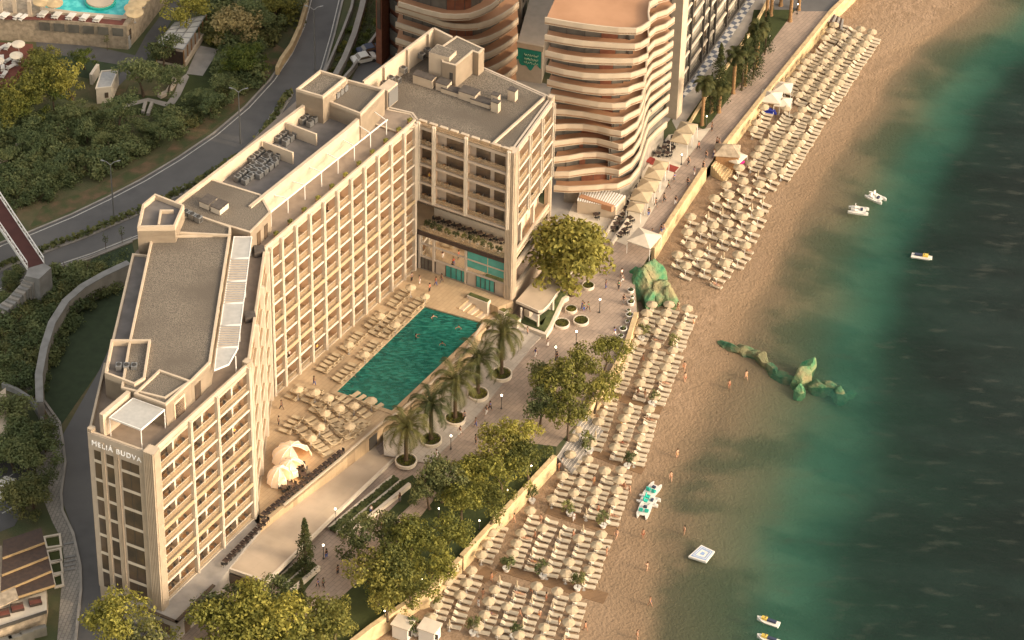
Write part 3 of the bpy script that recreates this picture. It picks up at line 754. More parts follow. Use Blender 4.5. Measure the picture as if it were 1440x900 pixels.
# low vents / hatches with dark lids on the wing roof
for (x, y, l, w, h, r) in ((597, 118, 3.2, 1.3, 1.5, 0), (624, 125, 1.9, 1.5, 1.3, 0), (640, 132, 4.0, 1.3, .7, 0), (660, 138, 2.7, 1.7, 1.3, 0), (678, 146, 3.2, 1.3, .7, 0), (697, 146, 1.1, .8, 1.7, 0), (721, 140, 1.2, .9, 1.8, 0), (697, 156, 1.2, .8, 1.7, 0)):
    p = W(x, y, ZT + .4); a = math.atan2((F - E_).y, (F - E_).x)
    t_ = MB(); t_.box((p.x, p.y, ZT + .4 + h / 2), (l, w, h), a); o = HP(t_, 'roof_vent', 'cream')
    t_ = MB(); t_.box((p.x, p.y, ZT + .4 + h + .06), (l + .1, w + .1, .1), a); t_.build('lid', 'bitumen', o)
for (x, y) in ((293, 288), (309, 295)):
    p = W(x, y, ZT + 3.7); t_ = MB(); t_.box((p.x, p.y, ZT + 3.7 + .45), (2.0, 1.6, .9), aDE); o = HP(t_, 'roof_hatch', 'white_paint')
    t_ = MB(); t_.box((p.x, p.y, ZT + 4.65), (2.1, 1.7, .1), aDE); t_.build('lid', 'bitumen', o)
# doors / windows in the penthouse walls that face the roof terrace
def wall_rect(pa, pb, t0, t1, z0, z1, m, parent, zpx, name):
    a, b = Vector(W2(*pa, zpx)), Vector(W2(*pb, zpx)); mm = MB(); mm.seg(a.lerp(b, t0), a.lerp(b, t1), .08, z0, z1, side=1); return mm.build(name, m, parent)
wall_rect((233, 569), (269, 535), .3, .72, ZT + .15, ZT + 3.0, 'peach_wall', front_ph, ZT + 4.05, 'recess')
wall_rect((233, 569), (269, 535), .33, .69, ZT + .15, ZT + 2.7, 'window_glass', front_ph, ZT + 4.05, 'window').location.z += .002
wall_rect((270, 535), (296, 509), .12, .42, ZT + .15, ZT + 2.7, 'window_glass', near_ph, ZT + 4.0, 'window')
for t in (.3, .65):
    wall_rect((352, 327), (381, 298), t, t + .16, ZT + .15, ZT + 2.5, 'window_glass', mid_ph, ZT + 3.72, 'door')
# frosted canopies
def canopy(px, z, name='canopy', m='frosted', posts=True):
    P = WL(px, z); o = HP(MB().prism(P, z - .12, z), name, m)
    f = MB(); f.line(P, .12, z - .2, z + .05, closed=True)
    if posts:
        for p in P: f.cyl(p[0], p[1], ZT, z - .1, .07, n=6)
    f.build('frame', 'white_metal', o); return o
canopy([(187, 560), (231, 576), (198, 604), (154, 587)], ZT + 3.3)
m = MB(); m.line(WL([(142, 583), (181, 550)], ZT + 3.9), .6, ZT, ZT + 3.9); HP(m, 'terrace_wall', 'cream')
for k, (y0, y1) in enumerate(((333, 362), (364, 394), (396, 425), (427, 456), (458, 487), (489, 512))):
    xl = lambda y: 329 - (y - 333) * .152; xr = lambda y: 354 - (y - 333) * .125
    o = canopy([(xl(y0), y0), (xr(y0), y0), (xr(y1) - (10 if k == 5 else 0), y1), (xl(y1), y1 + (2 if k < 5 else 8))], ZT + 3.0, 'pergola_panel', 'frosted' if k in (0, 3, 5) else 'cream_shade', False)
    if k not in (0, 3, 5):
        s_ = MB()
        for j in range(9):
            y = lerp(y0, y1, (j + .5) / 9); s_.seg(W2(xl(y), y, ZT + 3), W2(xr(y), y, ZT + 3), .14, ZT + 3.02, ZT + 3.1)
        s_.build('slat', 'grey_paint', o)
pp = MB()
for y in (336, 395, 457, 500):
    p = W2(352 - (y - 333) * .125, y, ZT + 3); pp.cyl(p[0], p[1], ZT, ZT + 2.9, .08, n=6)
HP(pp, 'pergola_post', 'white_metal')
hb = MB()
for (x, y) in ((364, 352), (351, 444)):
    P = WL([(x - 7, y - 7), (x + 7, y - 7), (x + 9, y + 1), (x - 6, y + 4)], ZT + 1.0); hb.prism(P, ZT, ZT + 1.0)
HP(hb, 'skylight_box', 'bitumen')
# pergola in front of the long penthouse
pg = MB(); a0, a1 = Vector(W2(379, 299, ZT + 2.7)), Vector(W2(545, 168, ZT + 2.7)); b0, b1 = Vector(W2(354, 291, ZT + 3.0)), Vector(W2(520, 150, ZT + 3.0))
pg.seg(a0, a1, .14, ZT + 2.6, ZT + 2.76)
for k in range(8):
    t = k / 7; pa = a0.lerp(a1, t * .98 + .01); pb = b0.lerp(b1, t) if k < 7 else b1
    pg.seg(pa, b0.lerp(b1, min(t, 1)), .12, ZT + 2.62, ZT + 2.74); pg.cyl(pa.x, pa.y, ZT, ZT + 2.62, .07, n=6)
HP(pg, 'pergola', 'white_metal')
# small planters on the pilaster heads along the roof terrace
# (free-standing pots are things of their own, see below)

# ---- wing lower floors: open terrace and glazed halls
def beam(p, q, z0, z1, m, name, w=.5, side=-1): HP(MB().seg(p, q, w, z0, z1, side=side), name, m)
beam(E_, F, ZW - .75, ZW - .05, 'dark_wood', 'beam'); 
HP(MB().prism([tuple(v) for v in (E_ + inward(E_, F) * .3, F, G_, H_, Vector(W2(566, 112, ZP)))], ZW - .5, ZW - .1), 'slab', 'cream_shade')
ZL = ZD + FH * 2 + .4
beam(E_, F, ZL - .55, ZL + .1, 'dark_wood', 'beam', w=.35)
HP(MB().prism([tuple(v) for v in (E_ + inward(E_, F) * .4, F + inward(E_, F) * .1, G_, H_, Vector(W2(566, 112, ZP)))], ZL - .4, ZL), 'slab', 'balcony_floor')
wi = inward(E_, F); dEF = (F - E_).normalized()
lob = [E_ + wi * 1.0, F + wi * 1.0 - dEF * 1.0, G_ - (G_ - F).normalized() * 1.0 - dEF * 1.2, H_, Vector(W2(566, 112, ZP))]
HP(MB().prism([tuple(v) for v in (E_ + wi * 7, F + wi * 7 - dEF * 2, G_ - dEF * 2, H_, Vector(W2(566, 112, ZP)))], 0, ZW - .5), 'hall_wall', 'peach_wall')
gl_ = MB(); gl_.seg(E_ + wi * .35 + dEF * .6, F + wi * .35 - dEF * .9, .06, ZD + 2.3, ZL - .4)
HP(gl_, 'hall_glazing', 'curtain_wall_glass')
for t0, t1 in ((.535, .74), (.75, .955)): HP(MB().seg(E_.lerp(F, t0) + wi * .29, E_.lerp(F, t1) + wi * .29, .04, ZD + 3.3, ZL - .6), 'painted_reflection_pane', 'pool_reflection_glass')  # added panes whose teal colour imitates the pool mirrored in the glazing
gl_ = MB(); gl_.seg(E_ + wi * .2 + dEF * .6, F + wi * .2 - dEF * .9, .04, ZL + .1, ZL + 1.2); HP(gl_, 'terrace_balustrade', 'clear_glass')
HP(MB().seg(E_ + wi * 4.6 + dEF * .6, F + wi * 4.6 - dEF * 2.0, .06, ZL + .02, ZW - .6), 'terrace_screen', 'canvas_white')
HP(MB().seg(E_ + wi * .6 + dEF * .3, F + wi * .6 - dEF * .9, .5, 0, ZD + 2.3, side=0), 'base_wall', 'cream_shade')
mu = MB()
for t in (.03, .18, .52, .97): 
    p = E_.lerp(F, t) + wi * .25; mu.box((p.x, p.y, (ZD + ZL) / 2), (.32, .3, ZL - ZD), math.atan2(dEF.y, dEF.x))
mu.seg(E_ + wi * .28 + dEF * .5, F + wi * .28 - dEF * .8, .12, ZD + 4.6, ZD + 4.85); mu.seg(E_ + wi * .28 + dEF * .5, F + wi * .28 - dEF * .8, .2, ZD + 2.25, ZD + 2.45)
HP(mu, 'mullion', 'cream_shade')
for (t0, t1) in ((.05, .2), (.31, .53), (.63, .82)):
    m = MB(); m.seg(E_.lerp(F, t0) + wi * .3, E_.lerp(F, t1) + wi * .3, .06, ZD + .1, ZD + 2.1); w = HP(m, 'window', 'pool_reflection_glass' if t0 > .2 else 'window_glass_grey')  # teal windows carry the pool's reflection in their base colour
    f_ = MB()
    for k in range(5): 
        p = E_.lerp(F, lerp(t0, t1, k / 4)) + wi * .26; f_.box((p.x, p.y, ZD + 1.1), (.09, .09, 2.0), math.atan2(dEF.y, dEF.x))
    f_.build('mullion', 'dark_wood', w)
# side of the wing: beams of the terraces
dFG = (G_ - F).normalized(); ang = math.atan2(dFG.y, dFG.x)
for z in (ZW - .3, ZL + .9, ZL - 2.1): beam(F, G_, z - .5, z + .1, 'cream', 'beam', w=.3)
m = MB(); m.seg(F + inward(F, G_) * .3, G_ + inward(F, G_) * .3, .05, ZL - 2, ZL + .4); m.seg(F + inward(F, G_) * .3, G_ + inward(F, G_) * .3, .05, ZD + .4, ZL - 2.6); HP(m, 'side_glazing', 'curtain_wall_glass')
m = MB()
for t in (.3, .62): 
    p = F.lerp(G_, t) + inward(F, G_) * .6; m.box((p.x, p.y, (ZD + ZW) / 2), (.5, .5, ZW - ZD), ang)
HP(m, 'column', 'cream_shade')
HP(MB().seg(F + inward(F, G_) * .2, G_ + inward(F, G_) * .2, .4, 0, ZD + .8), 'base_wall', 'cream')
# ================================================================== pool deck
pool_px = [(597, 431), (681, 455), (551, 578), (473, 551)]
pool = WL(pool_px, ZD)
deckP = WL([(352, 738), (362, 660), (376, 552), (588, 376), (722, 424), (700, 432), (659, 412), (640, 433), (684, 452), (655, 497), (566, 578), (538, 596), (478, 648), (400, 712)], ZD)
o_in = Vector(W2(480, 470, ZD))
deckP[0] = tuple(pod[3]); 
dk = MB(); dk.prism(deckP, .0, ZD, holes=[pool])
pool_deck = struct(dk.build('pool_deck', 'deck_paving'))
m, N, L, P = nt('pool_tile'); MATS['pool_tile'] = m; P.inputs['Base Color'].default_value = (.12, .55, .42, 1); P.inputs['Roughness'].default_value = .4
pz = thing('swimming_pool', 'rectangular green swimming pool sunk in the paved deck below the balconies', 'swimming pool', (sum(p[0] for p in pool) / 4, sum(p[1] for p in pool) / 4, ZD))
b_ = MB(); pr = pool
b_.add([(p[0], p[1], ZD - .25) for p in pr] + [(p[0], p[1], ZD - 2.0) for p in pr], [(4, 5, 6, 7) if False else (7, 6, 5, 4)] + [(i, (i + 1) % 4, 4 + (i + 1) % 4, 4 + i) for i in range(4)])
b_.build('basin', 'pool_tile', pz)
cp = MB(); cp.line(pr, .7, ZD + .004, ZD + .09, side=1 if False else -1, closed=True); cp.build('coping', 'deck_paving', pz)
m, N, L, P = nt('pool_water'); MATS['pool_water'] = m; N.remove(P)
g = N.new('ShaderNodeNewGeometry').outputs['Position']
rp = N.new('ShaderNodeMapping'); rp.inputs['Rotation'].default_value = (0, 0, R(20)); rp.inputs['Scale'].default_value = (.5, 1.5, 1); L.new(g, rp.inputs['Vector'])
nf = noise(N, L, rp.outputs[0], 2.0, 8)
tr = N.new('ShaderNodeBsdfTransparent'); tr.inputs[0].default_value = (.28, .72, .60, 1)
df = N.new('ShaderNodeBsdfDiffuse'); L.new(mixc(N, L, mapr(N, L, nf, .34, .70), (.014, .105, .092), (.05, .30, .235)), df.inputs[0])  # bright caustic ripples painted into the water colour with noise
ms = N.new('ShaderNodeMixShader'); ms.inputs[0].default_value = .62; L.new(tr.outputs[0], ms.inputs[1]); L.new(df.outputs[0], ms.inputs[2])
gl = N.new('ShaderNodeBsdfGlossy'); gl.inputs['Roughness'].default_value = .08
bp = N.new('ShaderNodeBump'); bp.inputs['Strength'].default_value = .4; bp.inputs['Distance'].default_value = .15; L.new(nf, bp.inputs['Height']); L.new(bp.outputs[0], gl.inputs['Normal'])
fr = N.new('ShaderNodeFresnel'); fr.inputs['IOR'].default_value = 1.33; L.new(bp.outputs[0], fr.inputs['Normal'])
m2 = N.new('ShaderNodeMixShader'); L.new(fr.outputs[0], m2.inputs[0]); L.new(ms.outputs[0], m2.inputs[1]); L.new(gl.outputs[0], m2.inputs[2]); L.new(m2.outputs[0], N['Material Output'].inputs[0])
w_ = MB(); c0 = Vector((sum(p[0] for p in pr) / 4, sum(p[1] for p in pr) / 4))
w_.prism([tuple(c0 + (Vector(p) - c0) * .999) for p in pr], None, ZD - .12); w_.build('water', 'pool_water', pz)
# coping on the open side of the pool, deck walls
edge = WL([(681, 455), (655, 497), (566, 578), (538, 596), (478, 648), (400, 712)], ZD)
bw = tag(MB().line(edge, .3, ZD - .5, ZD + .22, side=1).build('deck_kerb', 'cream', origin=(edge[3][0], edge[3][1], ZD)), 'low pale kerb along the seaward edge of the pool deck', 'kerb')
# sloped flat terrace (roof of the shops) below the deck
rampP = [(318, 797), (400, 716), (478, 653), (520, 618), (535, 640), (566, 632), (470, 722), (374, 816)]
za, zb_ = 2.9, .12
pa_, pb_ = Vector(W2(345, 806, 1.5)), Vector(W2(548, 632, .2))
def ramp_z(x, y):
    t = max(0, min(1, (Vector((x, y)) - pa_).dot(pb_ - pa_) / (pb_ - pa_).length_squared)); return za + (zb_ - za) * t
def W_ramp(px, py):
    z = 1.5
    for _ in range(8): p = W2(px, py, z); z = ramp_z(*p)
    return p
rp_ = [W_ramp(*p) for p in rampP]
shop = thing('shop_row', 'long low shop building with a flat beige roof in front of the pool terrace', 'building', (pa_.x, pa_.y, 0))
MB().prism(rp_, None, lambda x, y: ramp_z(x, y) + .02).build('roof', 'roof_plain', shop)
e_ = MB(); e_.line([rp_[0], rp_[7], rp_[6], rp_[5]], .3, [ramp_z(*p) - .5 for p in (rp_[0], rp_[7], rp_[6], rp_[5])], [ramp_z(*p) + .12 for p in (rp_[0], rp_[7], rp_[6], rp_[5])], side=1); e_.build('roof_edge', 'white_paint', shop)
inn_ = Vector((-.55, .84)) * .8
e_ = MB(); e_.line([lp(rp_[0], rp_[3], .02), tuple(Vector(rp_[7]) + inn_), tuple(Vector(rp_[6]) + inn_), tuple(Vector(rp_[5]) + inn_ * .2)], .2, [0, 0, 0, 0], [ramp_z(*rp_[0]) - .1, ramp_z(*rp_[7]) - .1, ramp_z(*rp_[6]) - .1, .1]); e_.build('wall', 'cream_shade', shop)
q0, q1 = Vector(rp_[7]) + inn_ * .8, Vector(rp_[6]) + inn_ * .8
e_ = MB(); e_.seg(q0.lerp(q1, .04), q0.lerp(q1, .96), .06, .15, 1.25, side=1); e_.build('shop_window', 'window_glass_grey', shop)
e_ = MB(); e_.seg(Vector(rp_[0]).lerp(Vector(rp_[7]), .1) + Vector((-.2, -.3)), Vector(rp_[0]).lerp(Vector(rp_[7]), .8) + Vector((-.2, -.3)), .06, .1, 2.2); e_.build('doorway', 'window_glass', shop)
# doorway in the deck wall near the palms
dw = W(524, 627, .6); tag(MB().box((dw.x, dw.y, 1.5), (1.8, .3, 2.2), R(57)).build('service_door', 'dark_metal', origin=(dw.x, dw.y, .4)), 'dark service doorway in the deck wall beside the palm court', 'doorway')
# strip planters with hedge and glass in front of the shops
for i, (a, b) in enumerate((((462, 745), (552, 672)), ((384, 822), (424, 788)))):
    pA, pB = Vector(W2(*a)), Vector(W2(*b)); d = (pB - pA).normalized(); n = Vector((d.y, -d.x))
    t = thing('strip_planter', ('long' if i == 0 else 'short') + ' planting bed with white kerbs at the ' + ('palm end of the shops' if i == 0 else 'cypress end of the shops'), 'planter', (pA.x, pA.y, 0), group='planting beds in front of the shops')
    for k in (0, 1.5, 3.1): MB().seg(pA + n * k, pB + n * k, .35 if k < 3 else .5, 0, .45 if k < 3 else .8).build('kerb', 'white_paint', t)
    hb_ = MB(); MB().seg(pA + n * .75, pB + n * .75, 1.1, 0, .25).build('soil', 'soil', t); MB().seg(pA + n * 2.3, pB + n * 2.3, 1.2, 0, .25).build('soil', 'soil', t)
    for j in range(1600):
        u = random.random(); k = random.choice((.75, 2.3)) + random.uniform(-.5, .5); p = pA.lerp(pB, u) + n * k
        s = .16; a_ = random.random() * 6.3; z = .25 + random.random() * .4
        uu = Vector((math.cos(a_), math.sin(a_), random.uniform(-.5, .5))) * s; vv = Vector((-math.sin(a_), math.cos(a_), random.uniform(-.5, .8))) * s; c_ = Vector((p.x, p.y, z))
        hb_.quad(c_ - uu - vv, c_ + uu - vv, c_ + uu + vv, c_ - uu + vv)
    hb_.build('foliage', 'leaf_dark', t)
for px in ([(566, 676), (580, 668), (600, 690), (545, 740), (527, 740), (560, 706)], [(440, 790), (452, 800), (415, 850), (395, 862), (380, 850)]):
    struct(MB().prism(WL(px), None, .06).build('lawn_strip', 'lawn'))
# steps from the deck down to the palm court, and low walls
st = thing('wide_steps', 'wide pale striped steps leading from the deck down beside the pool', 'steps', W(700, 440))
s0, s1 = Vector(W2(661, 412, ZD)), Vector(W2(640, 432, ZD)); e0, e1 = Vector(W2(716, 447, .2)), Vector(W2(690, 462, .2))
for k in range(9):
    t0, t1 = k / 9, (k + 1) / 9; z = ZD - (k + 1) * (ZD / 10)
    MB().prism([tuple(s0.lerp(e0, t0)), tuple(s1.lerp(e1, t0)), tuple(s1.lerp(e1, t1)), tuple(s0.lerp(e0, t1))], 0, z + .33).build('step', 'cream' if k % 2 else 'deck_paving', st)
for i, (a, b, z) in enumerate((((659, 413), (688, 424), ZD + .5), ((690, 427), (712, 438), 2.6), ((711, 441), (730, 450), 2.0))):
    pA, pB = W2(*a, z), W2(*b, z); t = thing('terrace_planter', ('highest', 'middle', 'lowest')[i] + ' of three stepped white planters between the wing and the striped steps', 'planter', (pA[0], pA[1], 0), group='stepped planters by the wing')
    MB().seg(pA, pB, 1.0, 0, z).build('box', 'white_paint', t); MB().seg(lp(pA, pB, .04), lp(pA, pB, .96), .7, z, z + .12).build('planting', 'leaf_dark', t)
# entrance canopy at the wing corner
cpx = [(726, 423), (757, 437), (763, 436), (772, 427), (806, 378), (800, 355), (770, 372)]
ct = thing('entrance_canopy', 'flat rounded beige canopy projecting from the corner of the right wing over a glass entrance', 'canopy', W(755, 440))
cP = WL(cpx, 3.4); MB().prism(cP, 3.1, 3.45).build('slab', 'roof_plain', ct)
MB().line(cP[:6], .12, 3.05, 3.52, side=1).build('fascia', 'white_paint', ct)
for (x, y) in ((733, 433), (757, 443), (778, 420)):
    p = W2(x, y, 3.1); MB().cyl(p[0], p[1], 0, 3.1, .17, n=8).build('column', 'white_paint', ct)
g_ = WL([(737, 440), (757, 449), (772, 432), (800, 388)], 2.2); MB().line(g_, .06, .1, 3.0).build('glazing', 'curtain_wall_glass', ct)
hw = WL([(729, 452), (766, 466), (772, 457), (790, 418), (797, 414)], .9)
t = thing('hedge_planter', 'white walled planter with a dark hedge curving round the glass entrance under the canopy', 'planter', (hw[1][0], hw[1][1], 0))
MB().line(hw, .5, 0, .8, side=1).build('wall', 'white_paint', t); MB().line(hw, .9, .1, 1.0, side=-1).build('hedge', 'leaf_dark', t)
pc_px = [(540, 640), (604, 652), (662, 596), (745, 492), (762, 468), (700, 448), (655, 497), (566, 578), (538, 597)]
e0_, e1_ = Vector(W2(604, 652)), Vector(W2(745, 492)); dpc = (e1_ - e0_).normalized(); npc = Vector((-dpc.y, dpc.x))
def pc_z(x, y):
    return .045 + max(0, min(2.1, (Vector((x, y)) - e0_).dot(npc) * .17)) * (1 if True else 0)
def W_pc(px, py):
    z = .5
    for _ in range(8): p = W2(px, py, z); z = pc_z(*p)
    return p
struct(MB().prism([W_pc(*p) for p in pc_px], None, lambda x, y: pc_z(x, y)).build('palm_court', 'plaza_light'))
# ramp beside the palm plaza
MB_ = MB(); MB_.prism(WL([(738, 470), (760, 470), (768, 468), (742, 495), (720, 505), (712, 492)]), 0, .25); struct(MB_.build('pavement', 'plaza_light'))

# ================================================================== beach walls
def sandwall(px, z1, name, label, w=.55, slots=True):
    P = WL(px, z1); t = thing(name, label, 'wall', (P[0][0], P[0][1], -2))
    MB().line(P, w, -2.6, z1, side=1).build('wall', 'sandstone', t)
    MB().line(P, w * 1.25, z1, z1 + .1, side=1).build('coping', 'sandstone', t)
    if slots:
        Q = [Vector(p) for p in P]; k = 0
        for a, b in zip(Q, Q[1:]):
            n = int((b - a).length / 2.4); d = (b - a).normalized() if (b - a).length else None
            for j in range(n):
                if random.random() < .25: continue
                c = a.lerp(b, (j + .5) / n) + Vector((d.y, -d.x)) * (w + .02); k += 1
                if k < 60: MB().box((c.x, c.y, z1 - 1.0), (1.1, .12, .5), math.atan2(d.y, d.x)).build('niche', 'soil', t)
    return t
sandwall([(1300, -110), (1172, 16), (1100, 105), (1018, 208)], .45, 'sea_wall', 'sunlit sandstone wall between the far promenade and the largest block of umbrellas', slots=False)
sandwall([(994, 236), (945, 310), (921, 350)], .45, 'sea_wall', 'sunlit sandstone wall beside the scattered pairs of sunbeds above the big green rock', slots=False)
sandwall([(898, 440), (882, 492), (858, 535), (826, 580)], .6, 'sea_wall', 'curved sandstone wall along the plaza edge below the big rock')
sandwall([(783, 642), (652, 783)], .6, 'sea_wall', 'sandstone wall with dark niches along the middle of the tree park')
sandwall([(650, 786), (604, 834), (590, 838), (525, 882), (440, 948)], .6, 'sea_wall', 'sandstone wall with dark niches along the lower end of the tree park')
t = thing('beach_stairs', 'dark timber steps going down to the sand at the far end of the promenade', 'steps', W(1180, 26, -1))
for k in range(7):
    a, b = W2(1171 + k * 2.4, 18 + k * 1.3, -.2 * k), W2(1164 + k * 3.2, 29 + k * 1.8, -.2 * k); MB().seg(a, b, .35, -.2 * k - .35, -.2 * k - .1).build('tread', 'dark_wood' if k % 2 else 'concrete', t)
t = thing('beach_stairs', 'broad shaded steps to the sand in the gap of the sea wall', 'steps', W(800, 615, 0))
for k in range(8):
    a, b = Vector(W2(827, 581, 0)), Vector(W2(783, 641, 0)); n = Vector((.82, -.57)); MB().seg(a + n * (.38 * k - .15), b + n * (.38 * k - .15), .42, -2.6, -.26 * k - .02).build('tread', 'concrete', t)
t = thing('beach_stairs', 'sandstone steps descending to the sand beside the thatched kiosk', 'steps', W(1005, 232, 0))
for k in range(7):
    a, b = Vector(W2(1014, 214, 0)), Vector(W2(1000, 232, 0)); n = Vector((.8, -.6)); MB().seg(a + n * (.4 * k + .2), b + n * (.4 * k + .2), .4, -2.6, -.28 * k - .15).build('tread', 'sandstone', t)

# ================================================================== apartment towers
def tower_bands(name, t, fronts, zs, hband=.82, depth=2.6, glassm='window_glass_grey', closeback=None):
    """fronts: list of outlines per storey; every storey gets a slab, a parapet band and a recessed glass front"""
    for i, (out, z) in enumerate(zip(fronts, zs)):
        poly = out + closeback
        fl = MB().prism(poly, z - .25, z).build('floor', 'terracotta', t)
        MB().line(out, .22, z - .35, z + hband, side=-1).build('balcony_band', 'cream', t)
        if i < len(zs) - 1:
            nxt = zs[i + 1]
            Q = [Vector(p) for p in out]; inn = []
            for k in range(len(Q)):
                d = (Q[min(k + 1, len(Q) - 1)] - Q[max(k - 1, 0)]).normalized(); inn.append(Q[k] + Vector((-d.y, d.x)) * depth)
            g_ = MB().line([tuple(p) for p in inn], .2, z, nxt - .25).build('glass_front', glassm, t)
            # red-brown infill panels and white mullions
            acc = 0; mu = MB(); pan = MB(); rnd = random.Random(i)
            for k in range(len(inn) - 1):
                a, b = inn[k], inn[k + 1]; L_ = (b - a).length; n = max(1, int(L_ / 1.5)); d = (b - a).normalized(); o = Vector((d.y, -d.x)) * .13
                for j in range(n):
                    p = a.lerp(b, j / n) + o; mu.box((p.x, p.y, (z + nxt) / 2 - .12), (.09, .08, nxt - z - .25), math.atan2(d.y, d.x))
                    if 2 <= k <= 4 and (i < 5 or k == 3): pan.seg(a.lerp(b, j / n) + o * 1.1, a.lerp(b, (j + 1) / n) + o * 1.1, .05, z, nxt - .25)
            mu.build('mullion', 'dark_metal', g_)
            if pan.v: pan.build('infill_panel', 'brick_red', g_)

# right tower with wavy bands
nfl = 12; tz = [3.6 + i * 3.02 for i in range(nfl)]
top_px = [(766, 21), (792, 27), (820, 32.5), (845, 35.5), (870, 37), (895, 36.5), (903, 33), (910, 24), (915, 14), (922, 4), (931, -4), (939, -12), (945, -24)]
bot_px = [(780, 258), (800, 256), (820, 254), (838, 255), (850, 257), (862, 259), (868, 258), (880, 243), (893, 227), (906, 209), (918, 194), (929, 182), (939, 165)]
ztop = tz[-1] + 1.15
rt = thing('apartment_tower', 'tall apartment tower with wavy cream balcony bands and a flat terracotta roof terrace', 'apartment tower', W(868, 275))
outs = []
for i, z in enumerate(tz):
    u = i / (nfl - 1); s = u ** .75 if u < .6 else u
    s = 0.05 + .95 * (3 * u * u - 2 * u ** 3) if True else u
    o = []
    for k, (bpt, tpt) in enumerate(zip(bot_px, top_px)):
        b3, t3 = Vector(W2(*bpt, tz[0] + 1.15)), Vector(W2(*tpt, ztop)); p = b3.lerp(t3, s)
        if k >= 7:
            ph = (k - 6) / 6; p += Vector((.75, -.66)) * (1.0 * math.sin(ph * math.pi * 2.0 + i * .12))
        if k < 7: p += Vector((.1, -1)) * (.7 * math.sin(k * .9 + i * .8) * (.4 + .6 * (1 - u)))
        o.append(tuple(p))
    outs.append(o)
back = [tuple(Vector(outs[-1][-1]) + Vector((-6, 12))), tuple(Vector(W2(770, 0, ztop)) + Vector((6, 22)))]
tower_bands('right', rt, outs, tz, closeback=back)
MB().prism([tuple(Vector(p).lerp(Vector(outs[0][6]) + Vector((4, 14)), .2)) for p in outs[0]] + back, 0, tz[-1] - .3).build('core', 'window_glass_grey', rt)
MB().prism([tuple(Vector(p).lerp(Vector(outs[0][6]) + Vector((4, 14)), .12)) for p in outs[0]] + back, 0, 3.3).build('ground_floor', 'curtain', rt)
pw_ = W2(943, 166, 0); pv = Vector(pw_); 
MB().seg(pv + Vector((-.8, .3)), pv + Vector((.9, -.5)), 2.2, 0, 40, side=-1).build('end_pier', 'cream', rt)
# terrace furniture dots are things of their own (see furniture)

# left tower, rounded, brown stair panel
lt = thing('apartment_tower', 'rounded apartment tower with cream balcony bands and a tall red brick stair panel', 'apartment tower', W(637, 150))
lz = [3.2 + i * 3.02 for i in range(7)]
l_px = [(556, 6), (596, 19), (622, 28), (638, 31), (655, 32), (672, 31), (690, 26), (706, 18), (720, 9), (730, 0)]
louts = []
for i, z in enumerate(lz):
    louts.append([W2(x, y, lz[5] + 1.15) for x, y in l_px])
lback = [tuple(Vector(louts[0][-1]) + Vector((-2, 30))), tuple(Vector(louts[0][0]) + Vector((4, 34)))]
tower_bands('left', lt, louts[:6], lz[:6], closeback=lback)
u_px = [(560, 0), (596, 11), (622, 17), (640, 18), (660, 17), (676, 12), (692, 4), (702, -4)]
uo = [[W2(x, y, lz[6] + 1.15) for x, y in u_px], [W2(x, y - 6, lz[6] + 1.15) for x, y in u_px], [W2(x, y - 6, lz[6] + 1.15) for x, y in u_px]]
tower_bands('left_top', lt, uo, [lz[6], lz[6] + 3.1, lz[6] + 6.2], closeback=lback)
MB().prism([tuple(Vector(p).lerp(Vector(louts[0][4]) + Vector((0, 20)), .2)) for p in louts[0]] + lback, 0, lz[6] - .3).build('core', 'window_glass_grey', lt)
bp0, bp1, bp2 = Vector(W2(529, 88, 0)), Vector(W2(537, 92, 0)), Vector(W2(547, 81, 0))
P_ = [tuple(bp0), tuple(bp1), tuple(bp2), tuple(bp2 + Vector((3, 25))), tuple(bp0 + Vector((2, 25)))]
sp = MB().prism(P_, 0, 34).build('stair_panel', 'brick_red', lt)
MB().seg(bp0.lerp(bp1, .25), bp0.lerp(bp1, .85), .1, 7, 33, side=1).build('stair_window', 'window_glass', sp)
MB().prism([tuple(bp2 + Vector((.2, .6))), W2(566, 96, 0), tuple(Vector(W2(566, 96, 0)) + Vector((2, 20))), tuple(bp2 + Vector((4, 22)))], 0, 30).build('wall', 'brick_red', lt)
for f in range(9):
    a, b = Vector(W2(549, 82.5, 0)), Vector(W2(560, 91, 0)); MB().seg(a, b, .12, 1.0 + f * 3.02, 3.0 + f * 3.02, side=1).build('window', 'window_glass_grey', lt)
# white villa-like block behind the gap and the painted wall
wa, wb2 = Vector(W2(727, 62, 7.0)), Vector(W2(763, 68, 7.0))
gw = thing('painted_wall', 'plain pale wall with a turquoise painted panel between the two apartment towers', 'wall', (wa.x, wa.y, 0))
MB().prism([tuple(wa), tuple(wb2), tuple(wb2 + Vector((2, 14))), tuple(wa + Vector((2, 14)))], 0, 6.9).build('wall', 'cream_shade', gw)
MB().line([tuple(wa + Vector((-.3, .2))), tuple(wb2 + Vector((.2, -.1)))], .5, 6.5, 7.5, side=0).build('coping', 'cream', gw)
dW = (wb2 - wa).normalized(); nW = Vector((dW.y, -dW.x)); lw = (wb2 - wa).length
sgn = MB(); pts = []
for k in range(25):
    u = k / 24; zz = 3.0 + .45 * math.sin(u * 9) + .3 * math.sin(u * 17 + 1) + (.7 if u < .1 else 0); pts.append((u, zz))
vs = [tuple((wa + dW * (u * lw * .96) + nW * .06)) + (zz,) for u, zz in pts] + [tuple((wa + dW * (u * lw * .96) + nW * .06)) + (6.4,) for u, zz in pts]
sgn.add(vs, [(k, k + 1, 26 + k, 25 + k) for k in range(24)]); pnl = sgn.build('painted_panel', 'teal_paint', gw)
scp = MB(); rr = random.Random(5)
